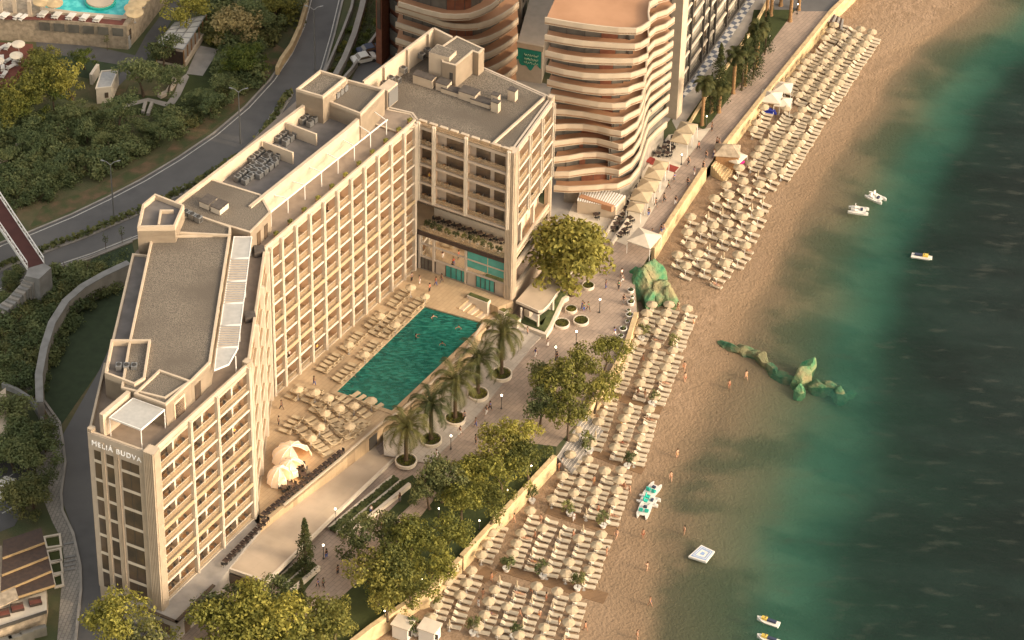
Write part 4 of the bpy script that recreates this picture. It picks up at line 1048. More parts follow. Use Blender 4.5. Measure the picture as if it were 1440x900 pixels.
for row, (zc, n) in enumerate(((5.3, 6), (4.5, 8), (3.8, 5))):
    path = []
    for k in range(n * 5 + 1):
        u = .3 + .55 * k / (n * 5); path.append(tuple(wa + dW * (u * lw) + nW * .12) + (zc + .22 * math.sin(k * 1.57 + row) + .08 * math.sin(k * .7),))
    scp.tube(path, .05, 4)
scp.build('script', 'pale_script', pnl)['kind'] = 'stuff'
vb = thing('white_block', 'white rendered house with balconies behind the gap between the towers', 'house', W(745, 40))
vA, vB = Vector(W2(731, 64, 0)), Vector(W2(742, 40, 0))
MB().prism([tuple(vA), tuple(vB), tuple(vB + Vector((-8, 12))), tuple(vA + Vector((-8, 4)))], 0, 14).build('wall', 'cream', vb)
for f in range(4): MB().seg(vA.lerp(vB, .25), vA.lerp(vB, .75), .1, 1 + f * 3.3, 3.1 + f * 3.3, side=1).build('window', 'window_glass_grey', vb)

# far hotel with dark frames
fb0, fb1 = Vector(W2(949, 146, 0)), Vector(W2(1046, 6, 0)); dF = (fb1 - fb0).normalized(); fb1 = fb0 + dF * 46
nF_ = Vector((dF.y, -dF.x)); iF = -nF_
fbt = thing('framed_hotel', 'modern hotel with a dark grey frame grid over pale panels beside the tree lawn', 'hotel', (fb0.x, fb0.y, 0))
MB().prism([tuple(fb0 + iF * .5), tuple(fb1 + iF * .5), tuple(fb1 + iF * 16), tuple(fb0 + iF * 16)], 0, 29.5).build('wall', 'curtain', fbt)
LF = (fb1 - fb0).length; nb_ = 16; zb0, fhF = .8, 3.1
fm = MB()
for k in range(nb_ + 1):
    v = fb0.lerp(fb1, k / nb_) - nF_ * .0
    if k % 2 == 0 or k % 5 == 0: fm.box((v.x, v.y, 14.9), (.30, .4, 28.4), math.atan2(dF.y, dF.x))
fm.seg(fb0, fb1, .45, .4, .9); fm.seg(fb0, fb1, .45, 28.6, 29.4)
fm.build('frame', 'dark_metal', fbt)
for f in range(9):
    z = zb0 + f * fhF
    s_ = MB(); s_.seg(fb0 + iF * .1, fb1 + iF * .1, .24, z + fhF - .5, z + fhF - .1); s_.build('slab_edge', 'white_paint', fbt)
    s_ = MB(); s_.seg(fb0 + iF * .15, fb1 + iF * .15, .12, z + .35, z + .62); s_.build('handrail', 'dark_metal', fbt)
    for k in range(nb_):
        if (k * 7 + f * 3) % 5 in (1, 3) and f * nb_ + k < 150 and (k % 2 == 0):
            a, b = fb0.lerp(fb1, (k + .12) / nb_) + iF * .35, fb0.lerp(fb1, (k + .88) / nb_) + iF * .35
            MB().seg(a, b, .1, z + .2, z + 2.3).build('window', 'window_glass', fbt)
MB().seg(fb0 - dF * 1.6, fb0 - dF * .2, 2, 0, 40, side=-1).build('end_pier', 'cream', fbt)
# chequered terrace floor
m, N, L, P = nt('checker'); MATS['checker'] = m
ck = N.new('ShaderNodeTexChecker'); ck.inputs['Scale'].default_value = 1.1; ck.inputs['Color1'].default_value = (.55, .53, .50, 1); ck.inputs['Color2'].default_value = (.12, .14, .19, 1)
L.new(rotnode(N, L, N.new('ShaderNodeNewGeometry').outputs['Position'], R(-56)), ck.inputs['Vector']); L.new(ck.outputs[0], P.inputs['Base Color'])
struct(MB().prism(WL([(948, 150), (972, 128), (1010, 80), (1068, -8), (1050, -8), (958, 132)]), None, .05).build('chequered_paving', 'checker'))
kb_ = MB(); kb_.line(WL([(968, 178), (985, 150), (1060, 40), (1078, 6)]), .35, 0, .6); tag(kb_.build('lawn_wall', 'sandstone', origin=W(985, 150)), 'low stone wall separating the chequered terrace from the tree lawn', 'wall')
# ================================================================== beach furniture
def bob(mb, name, m, parent): o = mb.build(name, m, parent, local=True); reg(parent, o); return o
HOLD = Vector((0, 0, -60))
protos = []
def make_umbrella(name, label, cat, r, h, canvas, n=8, rise=.42, folded=False):
    t = thing(name, label, cat, HOLD); protos.append(t)
    m = MB()
    if folded: m.lathe(0, 0, [(.02, h + .15), (.10, h - .1), (.17, h - .9), (.06, h - 1.1)], 7)
    else:
        vs = [(0, 0, h + rise)]; fs = []
        for k in range(n):
            a = 2 * math.pi * k / n; vs.append((r * math.cos(a), r * math.sin(a), h))
        for k in range(n):
            a = 2 * math.pi * k / n; vs.append((r * .98 * math.cos(a), r * .98 * math.sin(a), h - .16))
        for k in range(n): fs += [(0, 1 + k, 1 + (k + 1) % n), (1 + k, 1 + n + k, 1 + n + (k + 1) % n, 1 + (k + 1) % n)]
        m.add(vs, fs)
    bob(m, 'canopy', canvas, t)
    m = MB(); m.cyl(0, 0, 0, h + (.1 if folded else rise - .05), .03, n=5); bob(m, 'pole', 'white_metal', t)
    m = MB(); m.cyl(0, 0, 0, .08, .25, n=8); bob(m, 'base', 'concrete', t)
    return t
def make_bed(name, label, cat, cush, frame, legs=True):
    t = thing(name, label, cat, HOLD); protos.append(t)
    m = MB(); m.box((-.05, 0, .27), (1.95, .66, .06))
    for sx in (-.85, .75):
        for sy in (-.27, .27): m.box((sx, sy, .12), (.06, .06, .24))
    bob(m, 'frame', frame, t)
    m = MB(); m.box((.28, 0, .34), (1.25, .62, .09)); bob(m, 'mattress', cush, t)
    m = MB(); M4 = Matrix.Translation((-.35, 0, .34)) @ Matrix.Rotation(R(32), 4, 'Y') @ Matrix.Translation((-.34, 0, 0)); m.box((0, 0, 0), (.70, .62, .09), 0, M4); bob(m, 'backrest', cush, t)
    return t
umb = make_umbrella('beach_umbrella', '', 'umbrella', .87, 1.95, 'canvas')
umb_c = make_umbrella('beach_umbrella', '', 'umbrella', 1.1, 2.1, 'canvas', folded=True)
bed = make_bed('sunbed', '', 'sunbed', 'cushion', 'canvas_white')
bedstuff = MB(); bed_list = []; used_first = set()
SEAWARD = math.atan2(OUT.y, OUT.x)
def place(proto, loc, rz, label, group, scale=1.0):
    if proto.name not in used_first:
        used_first.add(proto.name); proto.location = loc; proto.rotation_euler = (0, 0, rz); proto['label'] = label
        if group: proto['group'] = group
        proto.scale = (scale,) * 3; return proto
    return dup(proto, loc, rz, label, group, scale)
rnb = random.Random(11)
def beach_rows(block, rows, pitch, every=2, closed=.15, desc='', bedang=None):
    nr = len(rows)
    for ri, (a, b) in enumerate(rows):
        pa, pb = beach_hit(*a), beach_hit(*b); L_ = (pb - pa).length; n = max(2, int(L_ / (pitch * .9)) + 1)
        d = (pb - pa).normalized(); ang = math.atan2(d.y, d.x) + math.pi / 2 if bedang is None else bedang
        if math.cos(ang - SEAWARD) < 0: ang += math.pi
        rowname = '%s row from the wall' % ORD[ri] if ri < nr - 1 else 'row'
        if ri == nr - 1 and nr > 1: rowname = 'row nearest the sea'
        ub = 0
        for k in range(n):
            p = pa.lerp(pb, k / (n - 1)); q = Vector((p.x + rnb.uniform(-.12, .12), p.y + rnb.uniform(-.12, .12)))
            z = beach_at(q.x, q.y)
            bed_list.append(((q.x, q.y, z), ang + rnb.uniform(-.08, .08), 'cream sunbed, %s in the %s, %s' % (ORD[k], rowname, desc), block))
            if k % every == 0 and rnb.random() < .88:
                ub += 1; u = Vector((q.x, q.y)) + Vector((d.x, d.y)) * pitch * .5 - Vector((math.cos(ang), math.sin(ang))) * .55
                fo = rnb.random() < closed
                place(umb_c if fo else umb, (u.x, u.y, beach_at(u.x, u.y)), rnb.random(), '%s, %s in the %s, %s' % ('folded cream umbrella' if fo else 'open cream umbrella', ORD[ub - 1], rowname, desc), 'umbrellas in the ' + block, rnb.uniform(.95, 1.08))
B1 = [((645, 812), (613, 880)), ((670, 814), (640, 884)), ((710, 824), (680, 892)), ((735, 830), (706, 898)), ((761, 836), (736, 904)), ((789, 842), (766, 910)), ((815, 852), (798, 915))]
B2 = [((711, 734), (684, 792)), ((752, 730), (724, 798)), ((776, 737), (748, 803)), ((799, 746), (775, 812)), ((826, 752), (801, 818)), ((851, 762), (828, 828))]
B3 = [((809, 650), (783, 712)), ((832, 657), (808, 720)), ((857, 674), (832, 730)), ((880, 672), (862, 738))]
B4 = [((838, 567), (812, 628)), ((862, 563), (838, 634)), ((894, 575), (867, 647)), ((917, 587), (897, 655))]
B5 = [((898, 493), (870, 553)), ((928, 499), (900, 564)), ((951, 504), (927, 570))]
B6 = [((922, 441), (900, 484)), ((947, 440), (926, 484)), ((971, 446), (953, 494))]
BB = [((1079, 164), (1063, 194)), ((1110, 164), (1061, 241)), ((1134, 166), (1083, 247)), ((1153, 175), (1104, 253))]
BC_ = [((1171, 29), (1096, 122)), ((1185, 39), (1110, 135)), ((1201, 46), (1124, 150)), ((1215, 53), (1142, 158)), ((1231, 57), (1160, 165))]
beach_rows('lowest beach block', B1, 1.28, 2, .2, 'lowest block')
beach_rows('second beach block', B2, 1.25, 2, .15, 'second lowest block')
beach_rows('third beach block', B3, 1.2, 2, .15, 'third lowest block')
beach_rows('fourth beach block', B4, 1.15, 2, .15, 'fourth lowest block')
beach_rows('fifth beach block', B5, 1.12, 2, .1, 'curved wall block')
beach_rows('sixth beach block', B6, 1.12, 2, .1, 'block below the green rock')
beach_rows('block beyond the kiosk', BB, 1.1, 2, .1, 'block beyond the kiosk')
beach_rows('far beach block', BC_, 1.1, 2, .05, 'farthest block')
single = [(630, 60), (705, 45), (765, 30), (825, 15), (890, 10), (848, 60), (915, 45), (675, 110), (725, 95), (788, 88), (615, 125), (765, 140), (825, 130), (885, 108), (630, 180), (710, 178), (860, 180), (575, 220), (660, 215), (770, 215), (830, 220), (610, 265), (690, 262), (775, 255), (740, 300)]
single = [(760 + x / 3, 300 + y / 3) for x, y in single] + [(900 + x / 3, y / 3) for x, y in ((415, 752), (495, 770), (550, 788), (430, 808), (500, 822), (360, 825), (440, 848), (370, 868), (310, 882), (515, 882))]
single.sort(key=lambda p: (round(p[1] / 14), p[0]))
rowc = {}
for x, y in single:
    r_ = round(y / 14); rowc[r_] = rowc.get(r_, 0) + 1; ri = sorted({round(q[1] / 14) for q in single}).index(r_)
    p = beach_hit(x, y); fo = rnb.random() < .18
    nm = '%s from the left, %s line down' % (ORD[rowc[r_] - 1], ORD[ri])
    place(umb_c if fo else umb, p, rnb.random(), '%s umbrella, %s, scattered group by the sea wall' % ('folded' if fo else 'open', nm), 'scattered umbrellas by the sea wall', 1.12)
    for s_ in (-1, 1):
        q = p + Vector((.3 + .35 * s_ * .7, .75 * s_, 0)); q.z = beach_at(q.x, q.y)
        bed_list.append((tuple(q), SEAWARD + rnb.uniform(-.1, .1), '%s sunbed of a pair, %s, scattered group' % ('upper' if s_ > 0 else 'lower', nm), 'scattered pairs by the sea wall'))
def cam_dist(l): return (Vector(l) - CAM).length
bed_list.sort(key=lambda b: cam_dist(b[0]))
for loc, rz, lab, blk in bed_list[:298]: place(bed, loc, rz, lab, 'sunbeds in the ' + blk)
if len(bed_list) > 298:
    m = MB()
    for loc, rz, lab, blk in bed_list[298:]:
        T = Matrix.Translation(loc) @ Matrix.Rotation(rz, 4, 'Z')
        m.box((.25, 0, .32), (1.35, .64, .14), 0, T)
        m.box((0, 0, 0), (.72, .64, .12), 0, T @ Matrix.Translation((-.40, 0, .36)) @ Matrix.Rotation(R(32), 4, 'Y') @ Matrix.Translation((-.34, 0, 0)))
        for sx in (-.7, .7): m.box((sx, 0, .12), (.06, .6, .24), 0, T)
    o = m.build('sunbed', 'cushion', origin=bed_list[-1][0]); o['kind'] = 'stuff'; tag(o, 'mass of cream sunbeds in close rows in the farthest beach blocks', 'sunbeds')
print('BEDS', len(bed_list))
# plank walks between the blocks
for i, (a, b) in enumerate((((610, 890), (592, 895)),)): pass
walks = [((700, 795), (852, 842), 2.2), ((770, 715), (868, 748), 2.2), ((812, 628), (905, 662), 1.8), ((845, 555), (930, 578), 1.6), ((735, 690), (700, 740), 2.4), ((690, 800), (672, 815), 2.4), ((1165, 60), (1098, 150), 1.2)]
bwm = MB()
for i, (a, b, w) in enumerate(walks):
    pa, pb = beach_hit(*a), beach_hit(*b); n = 8
    pts = [pa.lerp(pb, k / n) for k in range(n + 1)]; zz = [beach_at(p.x, p.y) for p in pts]
    struct(MB().line([(p.x, p.y) for p in pts], w, [z - .1 for z in zz], [z + .06 for z in zz]).build('boardwalk', 'boardwalk'))
# potted shrubs standing at the ends of the sunbed rows
def leaf_ball(mb, c, r, n, s, rnd, flat=1.0, up=.3):
    for _ in range(n):
        d = Vector((rnd.gauss(0, 1), rnd.gauss(0, 1), rnd.gauss(0, 1))).normalized(); p = Vector(c) + Vector((d.x * r, d.y * r, d.z * r * flat)) * (rnd.random() ** .4)
        nrm = (d + Vector((rnd.uniform(-.8, .8), rnd.uniform(-.8, .8), rnd.uniform(-.4, 1) + up))).normalized()
        a = nrm.orthogonal().normalized(); a = (Matrix.Rotation(rnd.random() * 6.28, 3, nrm) @ a); b = nrm.cross(a); k = s * rnd.uniform(.6, 1.3)
        mb.quad(p - a * k - b * k * .6, p + a * k - b * k * .6, p + a * k + b * k * .6, p - a * k + b * k * .6)
ol = thing('potted_olive', '', 'potted tree', HOLD); protos.append(ol); rnd = random.Random(2)
m = MB(); m.lathe(0, 0, [(.32, 0), (.45, .5), (.5, .55), (.4, .55), (.0, .5)], 10); bob(m, 'pot', 'white_plastic', ol)
m = MB(); m.tube([(0, 0, .4), (.05, .02, 1.0), (0, .06, 1.5)], .06, 5); m.tube([(.04, .02, 1.0), (.3, .2, 1.7)], .035, 4); m.tube([(.04, .02, 1.0), (-.3, -.1, 1.8)], .035, 4); bob(m, 'trunk', 'bark', ol)
m = MB()
for _ in range(14): leaf_ball(m, (rnd.uniform(-.7, .7), rnd.uniform(-.7, .7), rnd.uniform(1.3, 2.3)), .36, 22, .11, rnd)
bob(m, 'crown', 'leaf_dark', ol)
for i, (x, y, d) in enumerate(((665, 893, 'at the lower end of the lowest block'), (722, 898, 'between rows at the bottom edge'), (712, 803, 'left of three below the second block'), (763, 813, 'middle of three below the second block'), (812, 830, 'right of three below the second block'), (748, 707, 'beside the park wall above the second block'), (801, 725, 'left of two below the third block'), (848, 742, 'right of two below the third block'), (829, 637, 'left of two below the fourth block'), (882, 658, 'right of two below the fourth block'), (849, 552, 'by the curved wall'), (916, 570, 'lower end of the curved wall block'), (902, 479, 'left of two below the green rock'), (949, 492, 'right of two below the green rock'), (585, 893, 'beside the wall at the bottom of the picture'))):
    p = beach_hit(x, y); place(ol, p, rnd.random() * 6, 'dark bushy shrub in a white pot, ' + d, 'potted shrubs on the beach', rnd.uniform(1.0, 1.25))
# white tables / huts at the bottom edge
for i, (x, y) in enumerate(((567, 893), (604, 898))):
    p = beach_hit(x, y); t = thing('beach_kiosk', ('left' if i == 0 else 'right') + ' of two white flat roofed kiosks at the bottom edge of the beach', 'kiosk', p, group='white kiosks at the bottom edge')
    MB().box((p.x, p.y, p.z + 1.15), (2.3, 2.0, 2.3), R(-25)).build('cabin', 'white_plastic', t); MB().box((p.x, p.y, p.z + 2.38), (2.7, 2.4, .14), R(-25)).build('roof', 'white_paint', t); MB().box((p.x + .6, p.y - 1.0, p.z + 1.4), (1.2, .12, .9), R(-25)).build('hatch', 'dark_metal', t)
# kiosks with hip canopies on the far beach
def hip_canopy(x, y, s, h, label, cz='canvas_white', n=4, rot=.6, z=None, base=None):
    p = beach_hit(x, y) if base is None else W(x, y, base); t = thing('square_canopy', label, 'canopy', p, group=None)
    vs = [(p.x, p.y, p.z + h + s * .30)]; 
    for k in range(4): a = rot + k * math.pi / 2; vs.append((p.x + s * math.cos(a), p.y + s * math.sin(a), p.z + h))
    m = MB().add(vs, [(0, 1 + k, 1 + (k + 1) % 4) for k in range(4)]); m.add([vs[k] for k in (1, 2, 3, 4)] + [(v[0], v[1], v[2] - .18) for v in vs[1:5]], [(k, (k + 1) % 4, 4 + (k + 1) % 4, 4 + k) for k in range(4)]); m.build('roof', cz, t)
    for k in range(4): MB().cyl(vs[1 + k][0] * .97 + p.x * .03, vs[1 + k][1] * .97 + p.y * .03, p.z, p.z + h, .05, n=5).build('post', 'white_metal', t)
    return t
hip_canopy(1100, 138, 2.1, 2.2, 'cream peaked canopy touching the sea wall, uppermost of three above the blue kayaks')
hip_canopy(1083, 152, 2.4, 2.3, 'cream peaked canopy, middle of three above the blue kayaks')
hip_canopy(1100, 158, 1.9, 2.1, 'cream peaked canopy nearest the sea, lowest of three above the blue kayaks')
hip_canopy(1032, 236, 2.1, 2.2, 'small cream peaked canopy over pink kayaks beside the thatched kiosk', rot=.2)
th = W(1022, 218, 0); t = thing('thatched_kiosk', 'brown thatched kiosk where the promenade meets the beach steps', 'kiosk', (th.x, th.y, -2.2))
m = MB(); m.add([(th.x + a, th.y + b, .9) for a, b in ((-2.2, -1.6), (2, -1.9), (2.2, 1.6), (-1.8, 1.9))] + [(th.x - .6, th.y, 2.0), (th.x + .8, th.y, 2.0)], [(0, 1, 5, 4), (1, 2, 5), (2, 3, 4, 5), (3, 0, 4)]); m.build('roof', 'stone', t)
MB().box((th.x, th.y, -.7), (3.6, 3.0, 3.1)).build('cabin', 'wood', t)
def kayak(x, y, m_, lab, rz, dz=0):
    p = beach_hit(x, y); mb = MB(); n = 10; vs = []; fs = []
    for k in range(n + 1):
        u = k / n * 2 - 1; w = .38 * (1 - abs(u) ** 2.4) + .01; zt = .28 + .12 * abs(u) ** 3
        vs += [(u * 1.7, -w, zt), (u * 1.7, -w * .6, .0), (u * 1.7, w * .6, .0), (u * 1.7, w, zt), (u * 1.7, 0, zt + .04)]
    for k in range(n):
        for j in range(4): fs.append((k * 5 + j, (k + 1) * 5 + j, (k + 1) * 5 + j + 1, k * 5 + j + 1))
        fs.append((k * 5 + 4, (k + 1) * 5 + 4, (k + 1) * 5, k * 5))
    mb.add(vs, fs); o = mb.build('kayak', m_, origin=(0, 0, 0)); o.location = p + Vector((0, 0, .02 + dz)); o.rotation_euler = (0, 0, rz)
    tag(o, lab, 'kayak')
for i, (x, y, z) in enumerate(((1073, 154, .0), (1075, 156, .32), (1077, 158, .64), (1074, 157.5, .0), (1079, 157, .0))): kayak(x, y, 'blue_plastic', 'bright blue kayak, %s in the pile below the peaked canopies' % ORD[i], R(-30), z)
for i, (x, y, z) in enumerate(((1027, 231, 0), (1030, 233, .3), (1033, 232, 0), (1031, 231, .6))): kayak(x, y, 'pink_plastic', 'bright pink kayak, %s in the pile under the small canopy' % ORD[i], R(20), z)

# ================================================================== pool deck furniture
dumb = make_umbrella('pool_umbrella', '', 'umbrella', .9, 2.0, 'deck_canvas', n=8)
dbed = make_bed('pool_lounger', '', 'sun lounger', 'deck_cushion', 'deck_canvas')
def deck_row(rows, pitch, side, label, gname, every=4, gap=None, maxn=99, uo=0):
    for ri, (a, b) in enumerate(rows):
        pa, pb = W(*a, ZD), W(*b, ZD); L_ = (pb - pa).length; n = int(L_ / pitch) + 1; d = (pb - pa).normalized(); ang = math.atan2(d.y, d.x) + side
        for k in range(n):
            if gap and k % gap == gap - 1: continue
            p = pa + d * (k * pitch)
            place(dbed, (p.x + rnb.uniform(-.1, .1), p.y + rnb.uniform(-.1, .1), ZD), ang + rnb.uniform(-.1, .1), 'beige lounger, %s in the %s' % (ORD[k], label[ri]), gname)
            if k % every == uo:
                u = p + d * pitch * .5 - Vector((math.cos(ang), math.sin(ang), 0)) * .9
                place(dumb, (u.x, u.y, ZD), rnb.random(), 'beige umbrella beside the %s lounger of the %s' % (ORD[k], label[ri]), 'umbrellas on the pool deck', rnb.uniform(.85, 1))
deck_row([((573, 412), (443, 532)), ((593, 424), (466, 546))], 1.0, -math.pi / 2, ['row along the hotel foot', 'row along the pool edge'], 'loungers between hotel and pool', every=8, gap=6)
deck_row([((480, 562), (520, 590)), ((462, 566), (508, 604)), ((445, 572), (492, 618)), ((436, 592), (476, 630)), ((424, 607), (462, 642)), ((500, 558), (538, 578))], 1.05, math.pi / 2, ['%s south deck row from the pool' % ORD[k] for k in (1, 2, 3, 4, 5)] + ['row at the short end of the pool'], 'loungers on the south deck', every=9, uo=3)
deck_row([((556, 443), (520, 476)), ((418, 590), (398, 612)), ((490, 590), (474, 604)), ((512, 596), (490, 616))], 1.1, -math.pi / 2, ['short row by the far half of the pool edge', 'short row nearest the hotel corner', 'short inner row by the deck kerb', 'short outer row by the deck kerb'], 'extra loungers on the deck', every=9, uo=8)
deck_row([((424, 548), (404, 565)), ((446, 552), (428, 570)), ((466, 560), (440, 583)), ((454, 600), (430, 622)), ((496, 600), (470, 624))], 1.3, -math.pi / 2, ['short %s row near the near pool corner' % w for w in ('outer', 'middle', 'inner', 'lower', 'eastern')], 'loungers near the pool corner', every=9, uo=1)
# shell pavilions
def shell(x, y, r, h, rot, label):
    p = W(x, y, ZD); t = thing('shell_pavilion', label, 'pavilion', p); m = MB(); nu, nv = 18, 9; vs = []; fs = []
    for i in range(nu + 1):
        a = -math.pi * .84 + math.pi * 1.68 * i / nu
        for j in range(nv + 1):
            b = math.pi / 2 * j / nv; rr = r * math.cos(b) * (1 + .04 * math.cos(i * math.pi))
            z = h * math.sin(b) + (0.9 * max(0, abs(a) - 1.9) if j < 4 else 0)
            vs.append((p.x + rr * math.cos(a + rot), p.y + rr * math.sin(a + rot), ZD + z + .02))
    for i in range(nu):
        for j in range(nv): fs.append((i * (nv + 1) + j, (i + 1) * (nv + 1) + j, (i + 1) * (nv + 1) + j + 1, i * (nv + 1) + j + 1))
    m.add(vs, fs); m.build('shell', 'shell_cloth', t, smooth=True)
    rb = MB()
    for i in range(0, nu + 1, 2):
        rb.tube([Vector(vs[i * (nv + 1) + j]) * 1.0 + (Vector(vs[i * (nv + 1) + j]) - p).normalized() * .03 for j in range(nv + 1)], .04, 4)
    rb.build('rib', 'white_metal', t)
    return t
shell(410, 645, 2.7, 2.3, R(150), 'largest of three glowing cream shell pavilions on the terrace')
shell(410, 664, 1.9, 2.2, R(150), 'middle glowing cream shell pavilion of three on the terrace')
shell(394, 676, 1.8, 2.4, R(150), 'glowing cream shell pavilion nearest the balconies, lowest of three')
for i, (x, y) in enumerate(((412, 648), (408, 668), (395, 680))):
    l = bpy.data.lights.new('pavilion_light', 'POINT'); l.energy = 160; l.color = (1, .62, .28); l.shadow_soft_size = .4
    o = bpy.data.objects.new('pavilion_light', l); col.objects.link(o); p = W(x, y, ZD); o.location = p + Vector((.9, -.9, 1.5))
# dining chairs and tables (dark) on the terrace
def chair_mesh(m_, h=.8):
    m = MB(); m.box((0, 0, .44), (.46, .46, .06)); m.box((-.21, 0, .66), (.05, .46, .44))
    for sx in (-.2, .2):
        for sy in (-.2, .2): m.box((sx, sy, .21), (.04, .04, .42))
    return m
dch = thing('dining_chair', '', 'chair', HOLD); protos.append(dch); bob(chair_mesh(''), 'chair_frame', 'black_grille', dch)
dtb = thing('dining_table', '', 'table', HOLD); protos.append(dtb); m = MB(); m.box((0, 0, .73), (.8, .8, .05)); bob(m, 'tabletop', 'dark_wood', dtb); m = MB(); m.cyl(0, 0, .03, .7, .05, n=6); m.cyl(0, 0, 0, .04, .26, n=8); bob(m, 'pedestal', 'black_grille', dtb)
def dining(x, y, z, rz, k, label, group, mates=2):
    p = W(x, y, z); place(dtb, p, rz, 'small dark table, ' + label, group + ' tables')
    for j in range(mates):
        a = rz + j * 2 * math.pi / mates; q = p + Vector((math.cos(a), math.sin(a), 0)) * .62
        place(dch, q, a + math.pi, 'black chair, %s of table %s' % (('left', 'right', 'near side', 'far side')[j], label), group + ' chairs')
for k in range(17):
    t = k / 16; dining(lerp(372, 478, t), lerp(727, 641, t) if True else 0, ZD, R(57), k, '%s along the deck edge' % ORD[k], 'deck edge')
for k, (x, y) in enumerate(((420, 667), (427, 672), (403, 684), (410, 687), (424, 660), (400, 690))): dining(x, y, ZD, .3 * k, k, '%s by the shell pavilions' % ORD[k], 'pavilion', 4)
for k in range(10):
    t = k / 9; dining(lerp(318, 372, t), lerp(797, 742, t) - 4, ZD, R(57), k, '%s along the near facade foot' % ORD[k], 'facade foot')

# balcony furniture
bt = MB(); bt.cyl(0, 0, .68, .72, .32, n=8); bt.cyl(0, 0, 0, .68, .03, n=5); bt.cyl(0, 0, 0, .03, .2, n=8)
bt_o = bt.build('balcony_table', 'wood', origin=(0, 0, 0)); bt_o.location = HOLD
bc_o = chair_mesh('').build('balcony_chair', 'grey_metal', origin=(0, 0, 0)); bc_o.location = HOLD
fac = {'BC': 'near facade', 'DE': 'long facade over the pool', 'EF': 'shaded wing front', 'FG': 'sunlit wing side'}
nfurn = [0, 0]; firsts = [True, True]
def put(o, i, loc, rz, label, cat, group):
    r = o if firsts[i] else o.copy()
    if not firsts[i]: col.objects.link(r)
    firsts[i] = False; r.location = loc; r.rotation_euler = (0, 0, rz); tag(r, label, cat, group); nfurn[i] += 1
for c in cells:
    if c['key'] not in fac: continue
    where = 'floor %s, bay %s from the left, %s' % (ORD[c['f']], ORD[c['k']], fac[c['key']])
    where = '%s floor, %s bay, %s' % (ORD[c['f']], ORD[c['k']], fac[c['key']])
    for u in ((.3, .78) if c['key'] == 'BC' else (.3,)):
        p = c['p'].lerp(c['q'], u + rnb.uniform(-.05, .05)) + c['inn'] * (c['dep'] * .45); z = c['z'] + .002
        sfx = '' if c['key'] != 'BC' else (', left half' if u < .5 else ', right half')
        put(bt_o, 0, (p.x, p.y, z), 0, 'small round balcony table, ' + where + sfx, 'table', 'balcony tables')
        for s_ in (-1, 1):
            if nfurn[1] >= 296: break
            q = p + c['d'] * (.55 * s_) ; put(bc_o, 1, (q.x, q.y, z), math.atan2(c['d'].y, c['d'].x) + (0 if s_ < 0 else math.pi) + rnb.uniform(-.4, .4), 'grey balcony chair, %s of table, %s' % ('left' if s_ < 0 else 'right', where + sfx), 'chair', 'balcony chairs')
# pots on the pilaster heads
pot = thing('roof_planter', '', 'planter', HOLD); protos.append(pot); m = MB(); m.cyl(0, 0, 0, .5, .28, .36, n=8); bob(m, 'pot', 'terracotta', pot); m = MB(); leaf_ball(m, (0, 0, .75), .38, 60, .12, random.Random(1)); bob(m, 'foliage', 'leaf_gold', pot)
for k, t in enumerate(nb[1:]):
    p = D.lerp(E_, t) + inward(D, E_) * .75; place(pot, (p.x, p.y, ZT + .12), 0, 'terracotta pot of yellowish plants, %s along the roof edge of the long facade' % ORD[k], 'pots along the roof edge')

# ================================================================== roof machines
def ac_bank(px, z, nx, ny, dx, dy, rz, label, grp, sz=(1.0, .8, .9)):
    p0 = W(*px, z)
    for i in range(nx):
        for j in range(ny):
            x, y = i * dx, j * dy; p = p0 + Vector((x * math.cos(rz) - y * math.sin(rz), x * math.sin(rz) + y * math.cos(rz), 0))
            place(acu, p, rz, 'cooling unit, %s across and %s back, %s' % (ORD[i], ORD[j], label), grp)
acu = thing('cooling_unit', '', 'cooling unit', HOLD); protos.append(acu)
m = MB(); m.box((0, 0, .45), (.95, .75, .85)); bob(m, 'casing', 'grey_metal', acu)
m = MB(); m.cyl(0, 0, .88, .95, .32, n=10); bob(m, 'fan', 'black_grille', acu)
m = MB(); m.box((.48, 0, .45), (.03, .6, .65)); bob(m, 'grille', 'black_grille', acu)
m = MB(); m.box((0, -.3, .02), (.9, .08, .06)); m.box((0, .3, .02), (.9, .08, .06)); 
bob(m, 'skid', 'dark_metal', acu)
a57 = aDE
ac_bank((345, 258), ZT + 2.05, 4, 2, 1.2, 1.3, a57, 'largest plant court, near bank', 'cooling units on the long roof')
ac_bank((365, 250), ZT + 2.05, 4, 2, 1.2, 1.3, a57, 'largest plant court, right bank', 'cooling units on the long roof')
ac_bank((365, 232), ZT + 2.05, 4, 2, 1.2, 1.3, a57, 'largest plant court, far bank', 'cooling units on the long roof')
ac_bank((385, 229), ZT + 2.05, 3, 2, 1.2, 1.3, a57, 'largest plant court, far right bank', 'cooling units on the long roof')
ac_bank((402, 203), ZT + 2.05, 3, 3, 1.2, 1.3, a57, 'middle plant court', 'cooling units on the long roof')
ac_bank((436, 177), ZT + 2.05, 3, 3, 1.2, 1.3, a57, 'far plant court', 'cooling units on the long roof')
ac_bank((262, 303), ZT + 4.0, 3, 1, 1.1, 1, R(-35), 'pair beside the stair tower', 'cooling units by the stair tower')
ac_bank((189, 520), ZT + 3.4, 1, 3, 1, 1.0, R(90), 'corner plant court of the near block', 'cooling units near block')
ac_bank((484, 127), ZT + 4.5, 1, 3, 1, 1.0, a57 + 1.57, 'row against the far stair tower', 'cooling units far stair tower')
pwv = Vector(W2(511, 114, ZT + 4.4)).lerp(Vector(W2(610, 39, ZT + 4.4)), .16); sd = (Vector(W2(610, 39, ZT + 4.4)) - Vector(W2(511, 114, ZT + 4.4))).normalized()
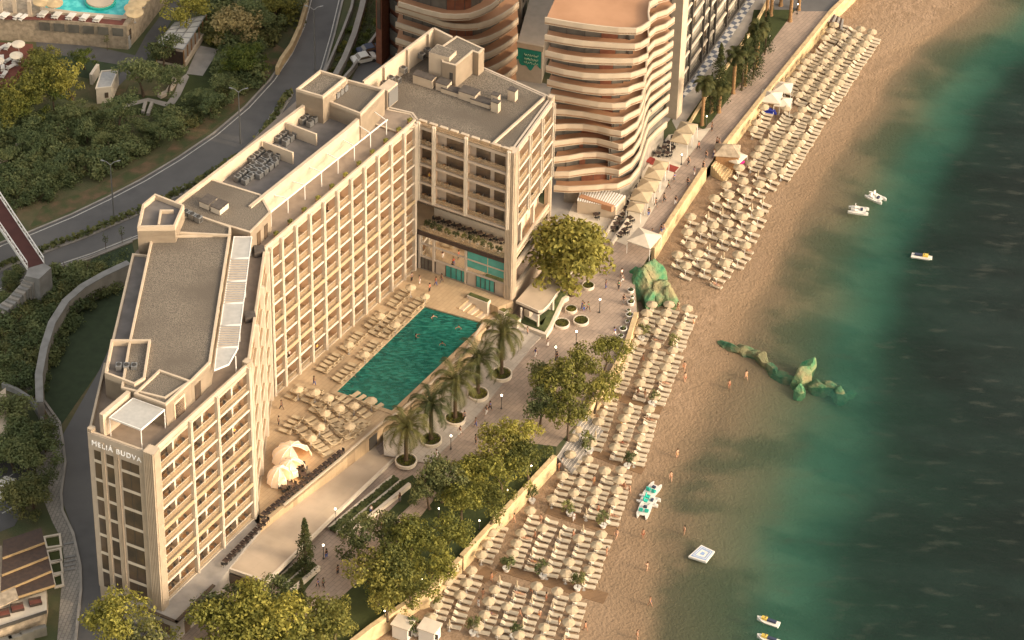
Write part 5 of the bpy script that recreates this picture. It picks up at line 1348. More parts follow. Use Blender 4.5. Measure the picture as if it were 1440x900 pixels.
for k in range(12):
    if k in (5, 6): continue
    p = pwv + sd * (k * 1.5) + Vector((sd.y, -sd.x)) * .7; place(acu, (p.x, p.y, ZT + .4 + (1.0 if k % 3 else 0)), math.atan2(sd.y, sd.x) - math.pi / 2, 'cooling unit against the tall screen wall, %s from the near end' % ORD[k], 'cooling units along the screen wall')
p = W(546, 148, ZT); t = thing('louvre_cabinet', 'tall pale louvred cabinet at the corner where the wing roof begins', 'cabinet', (p.x, p.y, ZT + .4))
MB().box((p.x, p.y, ZT + 2.0), (2.6, 1.6, 3.2), a57).build('casing', 'cream', t); MB().box((p.x + .75, p.y - .55, ZT + 2.0), (2.3, .12, 2.6), a57).build('louvre', 'grey_metal', t)
# ================================================================== trees
def leaf_cards(mb, c, rad, n, s, rnd):
    for _ in range(n):
        d = Vector((rnd.gauss(0, 1), rnd.gauss(0, 1), rnd.gauss(0, 1))).normalized(); k = rnd.random() ** .33
        p = Vector(c) + Vector((d.x * rad[0], d.y * rad[1], d.z * rad[2])) * k
        nrm = (d * .8 + Vector((rnd.uniform(-1, 1), rnd.uniform(-1, 1), rnd.uniform(-.5, 1.2)))).normalized()
        a = Matrix.Rotation(rnd.random() * 6.28, 3, nrm) @ nrm.orthogonal().normalized(); b = nrm.cross(a); q = s * rnd.uniform(.6, 1.35)
        mb.quad(p - a * q, p - b * q * .55, p + a * q, p + b * q * .55)
def limb(mb, p, d, L_, r, depth, rnd, tips, n=6):
    pts = [p]; rs = [r]
    for k in range(3):
        d = (d + Vector((rnd.uniform(-.2, .2), rnd.uniform(-.2, .2), rnd.uniform(-.05, .15)))).normalized(); pts.append(pts[-1] + d * L_ / 3); rs.append(r * (1 - .17 * (k + 1)))
    mb.tube(pts, rs, n)
    if depth == 0: tips.append(pts[-1]); return
    m = rnd.choice((2, 3)) if depth < 3 else 3
    for k in range(m):
        a = 6.28 * (k + rnd.random() * .5) / m; side = Vector((math.cos(a), math.sin(a), 0)); nd = (d * .75 + side * .75 + Vector((0, 0, .1))).normalized()
        limb(mb, pts[-1], nd, L_ * rnd.uniform(.6, .8), rs[-1] * .72, depth - 1, rnd, tips, max(4, n - 1))
    if depth >= 2: tips.append(pts[-1] + Vector((0, 0, L_ * .4)))
def tree_proto(seed, leafm, cat='tree', name='broadleaf_tree', H=8.0, leaves=105, s=.19, bark='bark', spread=1.12, cr=1.0, full=7):
    """8 m tall broad tree; origin at the foot"""
    rnd = random.Random(seed); t = thing(name, '', cat, HOLD); protos.append(t); tr = MB(); tips = []
    limb(tr, Vector((0, 0, -.1)), Vector((rnd.uniform(-.08, .08), rnd.uniform(-.08, .08), 1)).normalized(), 2.4, .26, 3, rnd, tips, 8)
    bob(tr, 'trunk', bark, t); cw = MB()
    for p in tips:
        r = rnd.uniform(.55, 1.15) * cr; leaf_cards(cw, (p.x * spread, p.y * spread, p.z), (r * 1.1, r * 1.1, r * .75), int(leaves * r * r), s, rnd)
    zt_ = max(p.z for p in tips); rt_ = max((p.x ** 2 + p.y ** 2) ** .5 for p in tips) * spread
    for _ in range(full):
        a = rnd.random() * 6.28; zz = rnd.uniform(.32, .92); rr_ = rt_ * math.sin(math.pi * min(1, zz * .95)) ** .6 * rnd.uniform(.45, 1.0); r = rnd.uniform(.6, 1.0) * cr
        leaf_cards(cw, (rr_ * math.cos(a), rr_ * math.sin(a), zz * zt_), (r * 1.1, r * 1.1, r * .75), int(leaves * r * r), s, rnd)
    bob(cw, 'crown', leafm, t); t['h'] = zt_ + .6
    return t
def put_tree(pr, px, py, h, label, group=None, frac=.62, wscale=1.0, cat=None, z0=0):
    p = W(px, py, z0 + h * frac); k = h / pr['h']
    o = place(pr, (p.x, p.y, z0), random.random() * 6.28, label, group); o.scale = (k * wscale, k * wscale, k); 
    if 'h' in o and o is not pr: del o['h']
    if cat: o['category'] = cat
    return o
T_big = [tree_proto(77, 'leaf_olive', full=60, leaves=120, cr=.95)]
T_olive = [tree_proto(21 + k, 'leaf_olive') for k in range(2)]
T_gold = [tree_proto(31 + k, 'leaf_gold') for k in range(3)]
T_dark = [tree_proto(41 + k, 'leaf_dark') for k in range(2)]
T_shade = [tree_proto(51 + k, 'leaf_shade') for k in range(2)]
T_bright = [tree_proto(61 + k, 'leaf_bright') for k in range(1)]
T_pale = [tree_proto(71, 'leaf_pale')]
def T(l): return random.choice(l)
put_tree(T_big[0], 806, 362, 13.0, 'largest broad plane tree between the entrance canopy and the cafe terrace', frac=.55, wscale=.98)
park = [(850, 500, 7.5, 'g', 'rounded tree touching the curved wall, uppermost of the park'), (822, 512, 8, 'o', 'olive green tree just left of the uppermost park tree'), (792, 545, 9, 'o', 'large olive green tree in the upper park cluster'), (838, 548, 8, 'o', 'tree beside the curved wall below the uppermost park tree'), (768, 532, 7, 'd', 'dark tree at the plaza side of the upper park cluster'), (800, 585, 8.5, 'o', 'tree above the gap in the sea wall'), (760, 575, 8, 'd', 'dark tree left of the gap in the sea wall'), (735, 610, 8, 'g', 'golden tree at the upper tip of the park lawn'), (706, 630, 8.5, 'o', 'olive tree in the middle of the upper park lawn'), (745, 648, 8, 'o', 'tree by the sea wall at the upper tip of the park lawn'), (706, 672, 8.5, 'g', 'golden tree beside the sea wall in the upper park'), (664, 662, 8, 'g', 'golden tree behind the palms at the park edge'), (622, 672, 8.5, 'd', 'dark branching tree nearest the lowest palm'), (650, 700, 8, 'g', 'golden tree beside the dark branching tree'), (690, 712, 7.5, 'o', 'olive tree beside the sea wall in the mid park'), (604, 690, 6.5, 'd', 'small dark tree on the path side of the mid park'),
        (505, 760, 8.5, 'd', 'dark shaded tree beside the lamp and the path'), (540, 748, 7.5, 'd', 'dark tree right of the shaded tree by the path'), (580, 752, 9, 'g', 'golden tree in the lower park by the path'), (615, 752, 8.5, 'g', 'golden tree in the centre of the lower park'), (560, 790, 9, 'o', 'broad olive tree in the lower park'), (608, 790, 8.5, 'g', 'golden tree beside the sea wall in the lower park'), (530, 815, 9, 'o', 'olive tree above the open lawn of the lower park'), (580, 822, 8, 'o', 'olive tree beside the lower sea wall'), (545, 845, 7, 'o', 'smaller tree by the lower sea wall')]
kinds = dict(o=T_olive, g=T_gold, d=T_dark)
for x, y, h, k, lab in park: put_tree(T(kinds[k]), x, y, h * .86, lab, 'trees of the beach park', wscale=random.uniform(.8, 1.0))
low = [(172, 888, 9, 'g', 'golden tree at the foot of the narrow end wall'), (205, 902, 8, 'd', 'dark tree right of the golden tree at the end wall'), (290, 885, 8.5, 'g', 'loose golden tree by the podium corner'), (318, 858, 7.5, 'd', 'dark tree in front of the podium door'), (345, 850, 9, 'g', 'tall golden tree in front of the shop wall'), (378, 868, 9.5, 'g', 'largest golden tree of the bottom cluster'), (350, 893, 9, 'g', 'golden tree at the bottom edge left of centre'), (410, 885, 8.5, 'g', 'golden tree at the bottom edge beside the open lawn'), (440, 886, 8, 'o', 'olive tree at the right of the bottom cluster'), (392, 835, 7, 'd', 'dark tree behind the largest golden tree'), (470, 875, 6, 'o', 'low olive tree on the open lawn')]
for x, y, h, k, lab in low: put_tree(T(kinds[k]), x, y, h, lab, 'trees at the foot of the hotel', wscale=random.uniform(.95, 1.1))
# understorey of the park lawn
ug = MB(); rnd = random.Random(9)
for _ in range(170):
    x = rnd.uniform(430, 770); y = rnd.uniform(640, 890); yy = 640 + (770 - x) * .80
    if not (yy - 45 < y < yy - 3): continue
    p = W(x, y); r = rnd.uniform(.35, .9); leaf_cards(ug, (p.x, p.y, r * .5), (r, r, r * .7), int(60 * r), .15, rnd)
o = ug.build('undergrowth', 'leaf_bright', origin=W(600, 760)); o['kind'] = 'stuff'; tag(o, 'low green undergrowth between the trees of the beach park', 'undergrowth')
# conifers
def conifer(seed, leafm, H, R0, name='cypress'):
    rnd = random.Random(seed); t = thing(name, '', 'conifer', HOLD); protos.append(t); tr = MB(); tr.tube([(0, 0, -.1), (0, 0, H * .5), (0, 0, H * .95)], [.22, .15, .04], 6); bob(tr, 'trunk', 'bark', t); cw = MB(); n = int(H * 7)
    for k in range(n):
        z = H * (.12 + .86 * k / n); r = R0 * (1 - (k / n) ** 1.5) * rnd.uniform(.65, 1.1) + .15; a = rnd.random() * 6.28
        leaf_cards(cw, (math.cos(a) * r * .55, math.sin(a) * r * .55, z), (r * .6, r * .6, .6), 34, .15, rnd)
    bob(cw, 'crown', leafm, t); t['h'] = H; return t
cy = conifer(1, 'leaf_cypress', 10, 1.5); cy2 = conifer(2, 'leaf_cypress', 13, 2.1)
put_tree(cy, 429, 770, 10.5, 'pointed dark cypress between the two planting beds', frac=.5)
put_tree(cy, 424, 838, 6.5, 'shorter cypress standing below the pointed one', frac=.5)
for i, (x, y, h, lab) in enumerate(((1012, 108, 13, 'broad dark conifer nearest the framed hotel'), (1046, 88, 11, 'conifer in the middle of the tree lawn'), (1062, 72, 11, 'conifer right of the middle one on the tree lawn'), (1000, 132, 8, 'small conifer at the near end of the tree lawn'), (1078, 45, 9, 'conifer at the far end of the tree lawn'))): put_tree(cy2, x, y, h, lab, 'conifers on the north lawn', frac=.5, wscale=1.0)
# palms
def palm(seed, H, fl, nf, leafm, bark, name='date_palm', wleaf=1.0):
    rnd = random.Random(seed); t = thing(name, '', 'palm tree', HOLD); protos.append(t); m = MB(); prof = [(.42, 0), (.33, .4)]
    for k in range(10): z = .5 + (H - .7) * k / 10; prof += [(.31, z), (.27, z + .2)]
    prof += [(.38, H - .2), (.2, H + .1)]; m.lathe(0, 0, prof, 9); bob(m, 'trunk', bark, t); cw = MB()
    for i in range(nf):
        a = i * 2.4 + rnd.uniform(-.2, .2); el = R(78) - R(105) * (i / nf) + rnd.uniform(-.1, .1); L_ = fl * rnd.uniform(.85, 1.1); pts = []; p = Vector((0, 0, H)); e = el
        for k in range(9):
            pts.append(p.copy()); p += Vector((math.cos(a) * math.cos(e), math.sin(a) * math.cos(e), math.sin(e))) * L_ / 8; e -= R(6 + 4.5 * k * .8)
        cw.tube(pts, [.045 - .004 * k for k in range(9)], 3); side = Vector((-math.sin(a), math.cos(a), 0))
        for k in range(1, 9):
            for u in range(3):
                q = pts[k - 1].lerp(pts[k], u / 3); dr = (pts[k] - pts[k - 1]).normalized(); w = wleaf * (.85 * math.sin(math.pi * (k + u / 3) / 9.6) + .1)
                for s_ in (-1, 1):
                    tip = q + side * s_ * w * .8 + dr * w * .45 - Vector((0, 0, .28 * w)); b = dr * .10
                    cw.add([q - b * .5, q + b, tip], [(0, 1, 2)])
    bob(cw, 'crown', leafm, t); t['h'] = H; return t
dp = palm(4, 5.4, 4.7, 32, 'leaf_palm', 'palm_bark')
dpl = thing('round_planter', '', 'planter', HOLD); protos.append(dpl)
m = MB(); m.lathe(0, 0, [(1.55, 0), (1.6, .55), (1.42, .6), (1.35, .4)], 28); bob(m, 'rim', 'white_paint', dpl); m = MB(); m.cyl(0, 0, .05, .42, 1.36, n=24); bob(m, 'soil', 'soil', dpl); m = MB()
rnd = random.Random(12)
for _ in range(420): 
    a = rnd.random() * 6.28; r = rnd.random() ** .5 * 1.25; leaf_cards(m, (r * math.cos(a), r * math.sin(a), .5), (.12, .12, .14), 2, .11, rnd)
bob(m, 'planting', 'leaf_olive', dpl)
for i, (x, y, h) in enumerate(((571, 650, 6.0), (606, 620, 6.2), (640, 590, 6.6), (672, 556, 6.2), (705, 528, 7.4))):
    px_ = W_pc(x, y) if i < 5 else None; z = pc_z(*px_)
    nm = ('nearest the shops', 'second from the shops', 'in the middle of the row', 'second from the wing', 'nearest the wing')[i]
    place(dpl, (px_[0], px_[1], z - .1), 0, 'round white planter under the date palm ' + nm, 'planters under the date palms')
    o = place(dp, (px_[0], px_[1], z + .2), i * 1.3, 'shaggy date palm, %s, in the row beside the pool' % nm, 'date palms beside the pool'); o.scale = (1, 1, h / 5.2)
# tall palms of the north lawn (fan palms, smaller heads)
fp = palm(8, 7.5, 2.4, 20, 'leaf_palm', 'gold_bark', 'fan_palm', .9)
for i, (x, y, h) in enumerate(((987, 176, 8), (1031, 131, 7.5), (1047, 120, 6), (1063, 96, 8), (1064, 90, 6.5), (1077, 36, 8.5), (1084, 22, 7), (1111, 30, 9), (1123, 14, 8), (1098, 8, 8), (1000, 158, 5), (1011, 158, 5))):
    p = W(x, y); o = place(fp, p, i * 1.1, 'slim golden trunked palm, %s from the near end of the tree lawn' % ORD[i], 'palms on the tree lawn'); o.scale = (1, 1, h / 7.5)
for pr in T_big + T_olive + T_gold + T_dark + T_shade + T_bright + T_pale + [cy, cy2, dp, fp]: pr['h_'] = pr['h']; 
# small round planters of the plaza
for i, (x, y, s_) in enumerate(((803, 437, .58), (790, 457, .75), (817, 453, .75), (827, 404, .6))):
    p = W(x, y); place(dpl, p, 0, 'low round white planter with green planting, %s of four on the north plaza' % ('upper', 'left', 'right', 'topmost')[i], 'round planters on the north plaza').scale = (s_, s_, .85)
pt = thing('plant_pot', '', 'plant pot', HOLD); protos.append(pt); m = MB(); m.lathe(0, 0, [(.42, 0), (.55, .5), (.46, .55), (.4, .4)], 14); bob(m, 'pot', 'white_plastic', pt); m = MB(); m.cyl(0, 0, .1, .42, .41, n=12); bob(m, 'soil', 'soil', pt); m = MB(); leaf_ball(m, (0, 0, .6), .3, 50, .1, random.Random(3)); bob(m, 'planting', 'leaf_dark', pt)
for i, (x, y, s_) in enumerate(((887, 411, 1.0), (889, 419, .6), (887, 428, 1.1), (884, 438, .6), (885, 446, 1.1), (882, 454, .7), (876, 466, 1.15), (873, 475, .9), (878, 462, .7))):
    p = W(x, y); place(pt, p, 0, 'white round pot of plants, %s from the green rock along the curved wall' % ORD[i], 'pots along the curved wall').scale = (s_, s_, s_)

# ------------------------------------------------ slopes on the left: shrubs and trees
def scatter(poly, n, hr, kinds_, label, group, seed, mind=2.2, ws=(1.0, 1.3), frac=.5):
    rnd = random.Random(seed); xs = [p[0] for p in poly]; ys = [p[1] for p in poly]; pts = []; tries = 0
    def inside(x, y):
        c = False
        for i in range(len(poly)):
            (x1, y1), (x2, y2) = poly[i], poly[i - 1]
            if (y1 > y) != (y2 > y) and x < (x2 - x1) * (y - y1) / (y2 - y1) + x1: c = not c
        return c
    while len(pts) < n and tries < 6000:
        tries += 1; x, y = rnd.uniform(min(xs), max(xs)), rnd.uniform(min(ys), max(ys))
        if not inside(x, y): continue
        h = rnd.uniform(*hr); p = W(x, y, h * frac)
        if any((p - q).length < mind for q in pts): continue
        pts.append(p); pr = rnd.choice(kinds_); k = h / pr['h_']; w = rnd.uniform(*ws)
        o = place(pr, (p.x, p.y, -.6 * k), rnd.random() * 6.28, label, group); o.scale = (k * w, k * w, k)
bush = []
for sd, lm in ((81, 'leaf_shade'), (82, 'leaf_dark'), (83, 'leaf_shade'), (84, 'leaf_olive'), (85, 'leaf_bright')):
    rnd = random.Random(sd); t = thing('shrub', '', 'shrub', HOLD); protos.append(t); m = MB()
    for a in range(5): m.tube([(0, 0, 0), (math.cos(a * 1.3) * .5, math.sin(a * 1.3) * .5, 1.0), (math.cos(a * 1.3) * 1.0, math.sin(a * 1.3) * 1.0, 1.9)], [.07, .05, .03], 4)
    bob(m, 'stem', 'bark', t); m = MB()
    for _ in range(16):
        a = rnd.random() * 6.28; r = rnd.random() ** .5 * 1.5; z = rnd.uniform(.5, 2.5) * (1 - r * .25); leaf_cards(m, (r * math.cos(a), r * math.sin(a), z), (.75, .75, .55), 95, .15, rnd)
    bob(m, 'crown', lm, t); t['h_'] = 2.9; bush.append(t)
scatter([(0, 150), (60, 160), (130, 150), (170, 190), (280, 140), (350, 95), (300, 145), (222, 188), (165, 215), (98, 245), (35, 275), (0, 250)], 100, (2.6, 4.6), bush[:3] + bush[:3] + T_shade, 'dense dark green shrub on the slope above the road', 'shrubs on the slope above the road', 5, 1.9)
scatter([(370, 25), (398, 0), (300, 0), (330, 60), (330, 90), (355, 72)], 24, (3.5, 6.5), bush[:4] + T_shade, 'dark bushy growth beside the bend of the road', 'growth beside the bend of the road', 6, 2.2)
scatter([(40, 415), (70, 375), (120, 370), (175, 375), (150, 395), (100, 425), (72, 470), (62, 520), (50, 545), (0, 525), (0, 450)], 62, (2.4, 4.2), bush[:3], 'dark shrub on the bank below the footbridge', 'shrubs on the bank below the footbridge', 7, 1.8)
scatter([(0, 400), (20, 375), (30, 385), (0, 430)], 5, (2, 3), bush[:3], 'dark shrub left of the footbridge stairs', 'shrubs left of the footbridge stairs', 8, 1.5)
scatter([(5, 570), (50, 590), (66, 620), (55, 640), (30, 660), (8, 650)], 9, (4, 6), T_shade + T_dark[:1], 'dark round tree inside the curved ramp', 'trees inside the curved ramp', 9, 2.4)
scatter([(20, 690), (55, 680), (62, 700), (45, 712), (25, 706)], 3, (4.5, 6), T_dark, 'dark tree beside the parked car', 'trees beside the car park', 10, 2.0)
scatter([(500, 20), (520, 0), (530, 30), (490, 90), (455, 120), (470, 80), (480, 50)], 16, (.8, 1.6), bush[3:5], 'low yellowish shrub on the planted strip above the hotel', 'low shrubs beside the back road', 11, 1.6)
for x, y, h, kk, lab in ((52, 108, 7.5, T_gold, 'golden tree left of the white shed'), (22, 128, 7, T_gold, 'golden tree at the left edge above the slope'), (100, 110, 7, T_gold, 'golden tree nearest the white shed'), (75, 132, 5.5, T_bright, 'bright green tree under the golden ones'), (8, 150, 6.5, T_gold, 'golden tree lowest at the left edge'), (40, 150, 5.5, T_bright, 'bright green tree lowest beside the golden ones'),
                        (250, 12, 7.5, T_gold, 'sunlit tree behind the glass pergola'), (228, 72, 7, T_dark, 'dark tree at the front corner of the glass pergola'), (200, 105, 7, T_shade, 'dark round tree right of the white shed'), (235, 110, 5.5, T_shade, 'dark round tree beside the curved footpath'), (332, 40, 7.5, T_pale, 'pale silvery tree on the lawn beyond the pergola'), (350, 80, 6.5, T_bright, 'bright green bushy tree at the bend of the road'), (328, 92, 5.0, T_bright, 'smaller bright green tree at the bend of the road'), (362, 28, 7, T_shade, 'large dark tree at the top beside the road'), (388, 6, 6, T_olive, 'olive tree at the top beside the road wall'), (165, 155, 6, T_shade, 'thin dark tree below the shed'), (60, 82, 5, T_olive, 'thin young tree behind the golden trees'), (118, 80, 4, T_bright, 'small green tree on the upper lawn'), (812, 10, 6, T_gold, 'x')):
    if lab != 'x': put_tree(T(kk), x, y, h, lab, 'trees of the resort garden')
gv = MB(); rnd = random.Random(19); 
def ground_leaves(poly, n, s):
    xs = [p[0] for p in poly]; ys = [p[1] for p in poly]
    for _ in range(n):
        x, y = rnd.uniform(min(xs), max(xs)), rnd.uniform(min(ys), max(ys)); c = False
        for i in range(len(poly)):
            (x1, y1), (x2, y2) = poly[i], poly[i - 1]
            if (y1 > y) != (y2 > y) and x < (x2 - x1) * (y - y1) / (y2 - y1) + x1: c = not c
        if c: p = W(x, y); leaf_cards(gv, (p.x, p.y, .3), (.7, .7, .45), 9, s, rnd)
ground_leaves([(0, 160), (130, 160), (290, 145), (370, 95), (310, 160), (235, 200), (140, 245), (45, 290), (0, 310)], 2400, .2)
ground_leaves([(470, 100), (520, 0), (535, 0), (530, 60), (500, 100)], 500, .14)
ground_leaves([(40, 400), (185, 350), (170, 385), (100, 425), (60, 525), (0, 530), (0, 440)], 900, .18)
o = gv.build('ground_cover', 'leaf_shade', origin=W(150, 230)); o['kind'] = 'stuff'; tag(o, 'tangled low ground cover on the shaded slopes left of the hotel', 'ground cover')

# ================================================================== rocks
from mathutils import noise as mnoise
def rock(name, label, blobs, m_, cat='rock', seed=0, sub=4):
    """blobs: (px, py, z base, rx, ry, rz, rot)"""
    c0 = beach_hit(blobs[0][0], blobs[0][1]); t = thing(name, label, cat, c0)
    mb = MB(); bmx = bmesh.new()
    for bi, (px, py, dz, rx, ry, rz, rot) in enumerate(blobs):
        p = beach_hit(px, py); r = bmesh.ops.create_icosphere(bmx, subdivisions=sub, radius=1)
        rr = random.Random(seed * 31 + bi * 7); pls = []
        for _ in range(24):
            nv = Vector((rr.gauss(0, 1), rr.gauss(0, 1), rr.gauss(.15, .8))).normalized(); pls.append((nv, rr.uniform(.58, 1.12)))
        for v in r['verts']:
            c = v.co.copy(); k = 1.25
            for nv, dd in pls:
                cd_ = c.dot(nv)
                if cd_ > .05: k = min(k, dd / cd_)
            k *= 1 + .05 * mnoise.noise(c * 2.2 + Vector((bi, seed, 0))) + .045 * mnoise.noise(c * 8.0)
            c *= k; c = Vector((c.x * rx, c.y * ry, c.z * rz)); c = Matrix.Rotation(rot, 3, 'Z') @ c; v.co = Vector((p.x, p.y, p.z + dz)) + c
    o_ = t.location
    me = bpy.data.meshes.new('stone_mass')
    for v in bmx.verts: v.co -= o_
    bmx.to_mesh(me); bmx.free(); me.materials.append(MATS[m_]); o = bpy.data.objects.new('stone_mass', me); col.objects.link(o); o.parent = t
    return t
rock('netted_rock', 'big jagged rock draped in green netting between the promenade and the beach', [(904, 410, .9, 2.6, 2.4, 3.7, .3), (917, 402, 1.0, 2.3, 2.0, 3.6, 1), (895, 402, .8, 1.8, 1.8, 2.9, .8), (930, 418, .4, 2.5, 2.2, 3.3, .2), (944, 429, .2, 1.8, 1.6, 2.5, 2), (914, 426, .3, 2.3, 2.0, 2.9, 1.4)], 'net_green', seed=3)
rock('sea_rock', 'low green rock ridge running from the sand into the water', [(1020, 487, .0, 1.5, .7, .8, -.3), (1032, 492, .1, 1.5, .8, 1.0, -.4), (1046, 496, .2, 1.7, .9, 1.2, -.2), (1060, 501, .2, 1.7, 1.0, 1.2, -.5), (1072, 510, .2, 1.8, 1.0, 1.4, -1.0), (1083, 521, .2, 1.9, 1.0, 1.3, -1.0), (1094, 531, .2, 1.9, .9, 1.0, -.5), (1106, 538, .3, 1.6, .8, .9, -.2)], 'net_green_dark', seed=5, sub=4)
rock('sea_rock', 'tallest green rock standing in the water with a pale top', [(1127, 541, .8, 2.1, 1.5, 2.2, .4), (1135, 531, 1.6, 1.9, 1.1, 2.0, .9), (1124, 556, .6, 1.5, 1.2, 1.5, 1.2)], 'net_green', seed=9, sub=4)
rock('sea_rock', 'dark half sunk green rocks farthest out from the beach', [(1148, 550, .9, 2.3, 1.5, 1.2, -.3), (1163, 556, 1.2, 2.4, 1.4, 1.3, -.4), (1178, 564, 1.5, 2.2, 1.4, 1.3, -.9), (1190, 570, 1.7, 1.4, .8, .8, .2)], 'net_green_dark', seed=13, sub=4)
# ================================================================== left side of the picture
def poly_thing(name, label, cat, px, z0, z1, m_, zpx=None, group=None):
    P = WL(px, z1 if zpx is None else zpx); t = thing(name, label, cat, (P[0][0], P[0][1], 0), group=group); MB().prism(P, z0, z1).build('wall', m_, t); return t, P
# curved retaining wall and stone walk
rw = WL([(184, 372), (150, 388), (120, 405), (97, 425), (78, 455), (67, 490), (60, 527), (61, 566)], 3.3)
t = thing('retaining_wall', 'pale curved concrete retaining wall between the dark lawn and the shrub bank', 'wall', (rw[3][0], rw[3][1], 0)); MB().line(rw, .9, 0, 3.3, side=1).build('wall', 'concrete', t); MB().line(rw, 1.1, 3.3, 3.45, side=1).build('coping', 'concrete_grey', t)
sheet('stone_walk', [(4, 522), (30, 538), (42, 546), (64, 568), (84, 596), (89, 626), (92, 652), (86, 695), (88, 720), (103, 752), (113, 797), (114, 830), (106, 905), (80, 905), (86, 830), (90, 785), (86, 758), (74, 735), (56, 690), (50, 655), (70, 628), (68, 606), (56, 578), (22, 552), (4, 545)], .035, 'path_stone')
mk2 = MB(); mk2.line(WL([(4, 522), (30, 538), (42, 546), (64, 568), (84, 596), (89, 626), (92, 652), (86, 695), (88, 720), (103, 752), (113, 797), (114, 830), (106, 905)]), .35, 0, .35); struct(mk2.build('walk_kerb', 'concrete'))
ir = WL([(4, 545), (22, 552), (44, 566), (58, 590), (64, 615), (60, 640)], 0)
t = thing('ramp_wall', 'curved pale wall around the sunken ramp at the left edge', 'wall', (ir[2][0], ir[2][1], 0)); MB().line(ir, .5, 0, .9).build('wall', 'concrete_grey', t)
MB().line([lp(p, ir[0], .0) for p in WL([(8, 540), (26, 547), (48, 560), (63, 586), (69, 612)], 0)], .9, 0, .3).build('planting_strip', 'earth', t)
for k, y in enumerate((625, 764, 783, 789, 795, 801)):
    a, b = W2(72 + (k > 0) * 18, y + 2), W2(88 + (k > 0) * 18, y - 1); struct(MB().seg(a, b, .3, 0, .16).build('walk_step', 'concrete_grey'))
for k, y in enumerate((765, 785, 802, 820)):
    P = [(62 + k * 4, y - 8), (84 + k, y - 12), (86 + k, y + 4), (66 + k * 4, y + 7)]; struct(MB().prism(WL(P), None, .07).build('lawn_plot', 'lawn'))
    struct(MB().line(WL(P), .3, 0, .3, closed=True).build('plot_kerb', 'white_paint'))
# parking bay with a white car
sheet('car_park', [(-10, 610), (14, 622), (46, 655), (50, 690), (20, 740), (-10, 752)], .03, 'asphalt_dark')
pm = MB()
for a, b in (((0, 634), (5, 645)), ((0, 680), (18, 667)), ((30, 676), (46, 662)), ((3, 722), (36, 704)), ((17, 652), (26, 666)), ((0, 706), (16, 690))): pm.seg(W2(*a), W2(*b), .16, .032, .04)
struct(pm.build('bay_marking', 'lane_white'))
def car(x, y, rz, m_, label, z=0):
    p = W(x, y, z); t = thing('parked_car', label, 'car', p, rz); prof = [(-2.1, .35), (-2.15, .75), (-1.9, .95), (-1.3, 1.0), (-.8, 1.42), (.55, 1.45), (1.15, 1.0), (1.95, .85), (2.15, .6), (2.1, .35)]; m = MB(); vs = []
    for s_ in (-.88, .88):
        for x_, z_ in prof: vs.append((x_, s_ * (.86 if z_ > 1.1 else 1), z_))
    n = len(prof); m.add(vs, [(i, (i + 1) % n, n + (i + 1) % n, n + i) for i in range(n)] + [tuple(range(n - 1, -1, -1)), tuple(range(n, 2 * n))]); m.build('body', m_, t, local=True)
    for nm, q in (('windscreen', [(.6, -.66, 1.43), (.6, .66, 1.43), (1.12, .76, 1.03), (1.12, -.76, 1.03)]), ('rear_window', [(-.84, .66, 1.40), (-.84, -.66, 1.40), (-1.26, -.76, 1.04), (-1.26, .76, 1.04)])): MB().quad(*[(a * 1.01, b, c + .02) for a, b, c in q]).build(nm, 'window_glass', t, local=True)
    for s_ in (-1, 1):
        MB().quad((-1.2, s_ * .89, 1.02), (1.0, s_ * .89, 1.02), (.5, s_ * .785, 1.38), (-.78, s_ * .785, 1.38)).build('side_window', 'window_glass', t, local=True)
        for x_ in (-1.35, 1.35):
            w = MB(); w.cyl(0, 0, -.1, .1, .33, n=12); w.v = [(vx + x_, vz * 1.0 + s_ * .82, vy + .33) for vx, vy, vz in w.v]; w.build('wheel', 'black_grille', t, local=True)
        MB().box((2.1, s_ * .6, .68), (.1, .35, .14)).build('headlight', 'white_plastic', t, local=True)
car(6, 690, R(70), 'white_plastic', 'white car parked in the dark car park at the left edge')
car(512, 86, R(25), 'white_plastic', 'white car parked behind the hotel below the brick tower')
car(520, 74, R(25), 'navy', 'dark car parked behind the white one under the brick tower')
# low house with dark roof panels, bottom left
hx = thing('terrace_house', 'low house with overlapping dark brown roof panels and lit timber edges, bottom left', 'house', W(30, 850))
ra, rb_, rc, rd = (4, 760), (58, 742), (77, 822), (0, 856)
HZ = 5.2
for k in range(4):
    t0, t1 = k / 4, (k + 1) / 4
    q = [lp(ra, rd, t0), lp(rb_, rc, t0), lp(rb_, rc, t1), lp(ra, rd, t1)]; q = [(-30 if i in (0, 3) and k == 3 else v[0], v[1]) for i, v in enumerate(q)]
    zz = HZ - .28 * k; P = WL(q, zz); r_ = MB().prism(P, zz - .22, zz).build('roof_panel', 'dark_wood', hx)
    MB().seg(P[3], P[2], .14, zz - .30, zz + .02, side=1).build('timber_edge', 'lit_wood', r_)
P = WL([(-30, 772), (2, 764), (26, 838), (0, 850), (-30, 862)], 5.0); MB().prism(P, 4.4, 4.6).build('roof_deck', 'stone', hx)
P = WL([(-30, 830), (66, 830), (66, 838), (62, 862), (-30, 900)], 2.9); MB().prism(P, 0, 2.9).build('wall', 'stone', hx)
P2 = WL([(-30, 862), (0, 853), (65, 831), (66, 862), (0, 884), (-30, 895)], 3.0); MB().prism(P2, 2.92, 2.98).build('terrace', 'canvas_white', hx)
MB().line(P2[3:6], .12, 2.98, 3.5).build('railing', 'dark_metal', hx)
for i, (x, y) in enumerate(((8, 906), (22, 902), (38, 896), (56, 890))):
    p = W2(x, y, 1.2); MB().box((p[0], p[1], 1.5), (1.8, .7, 1.5), R(22)).build('window', 'window_glass_grey', hx)
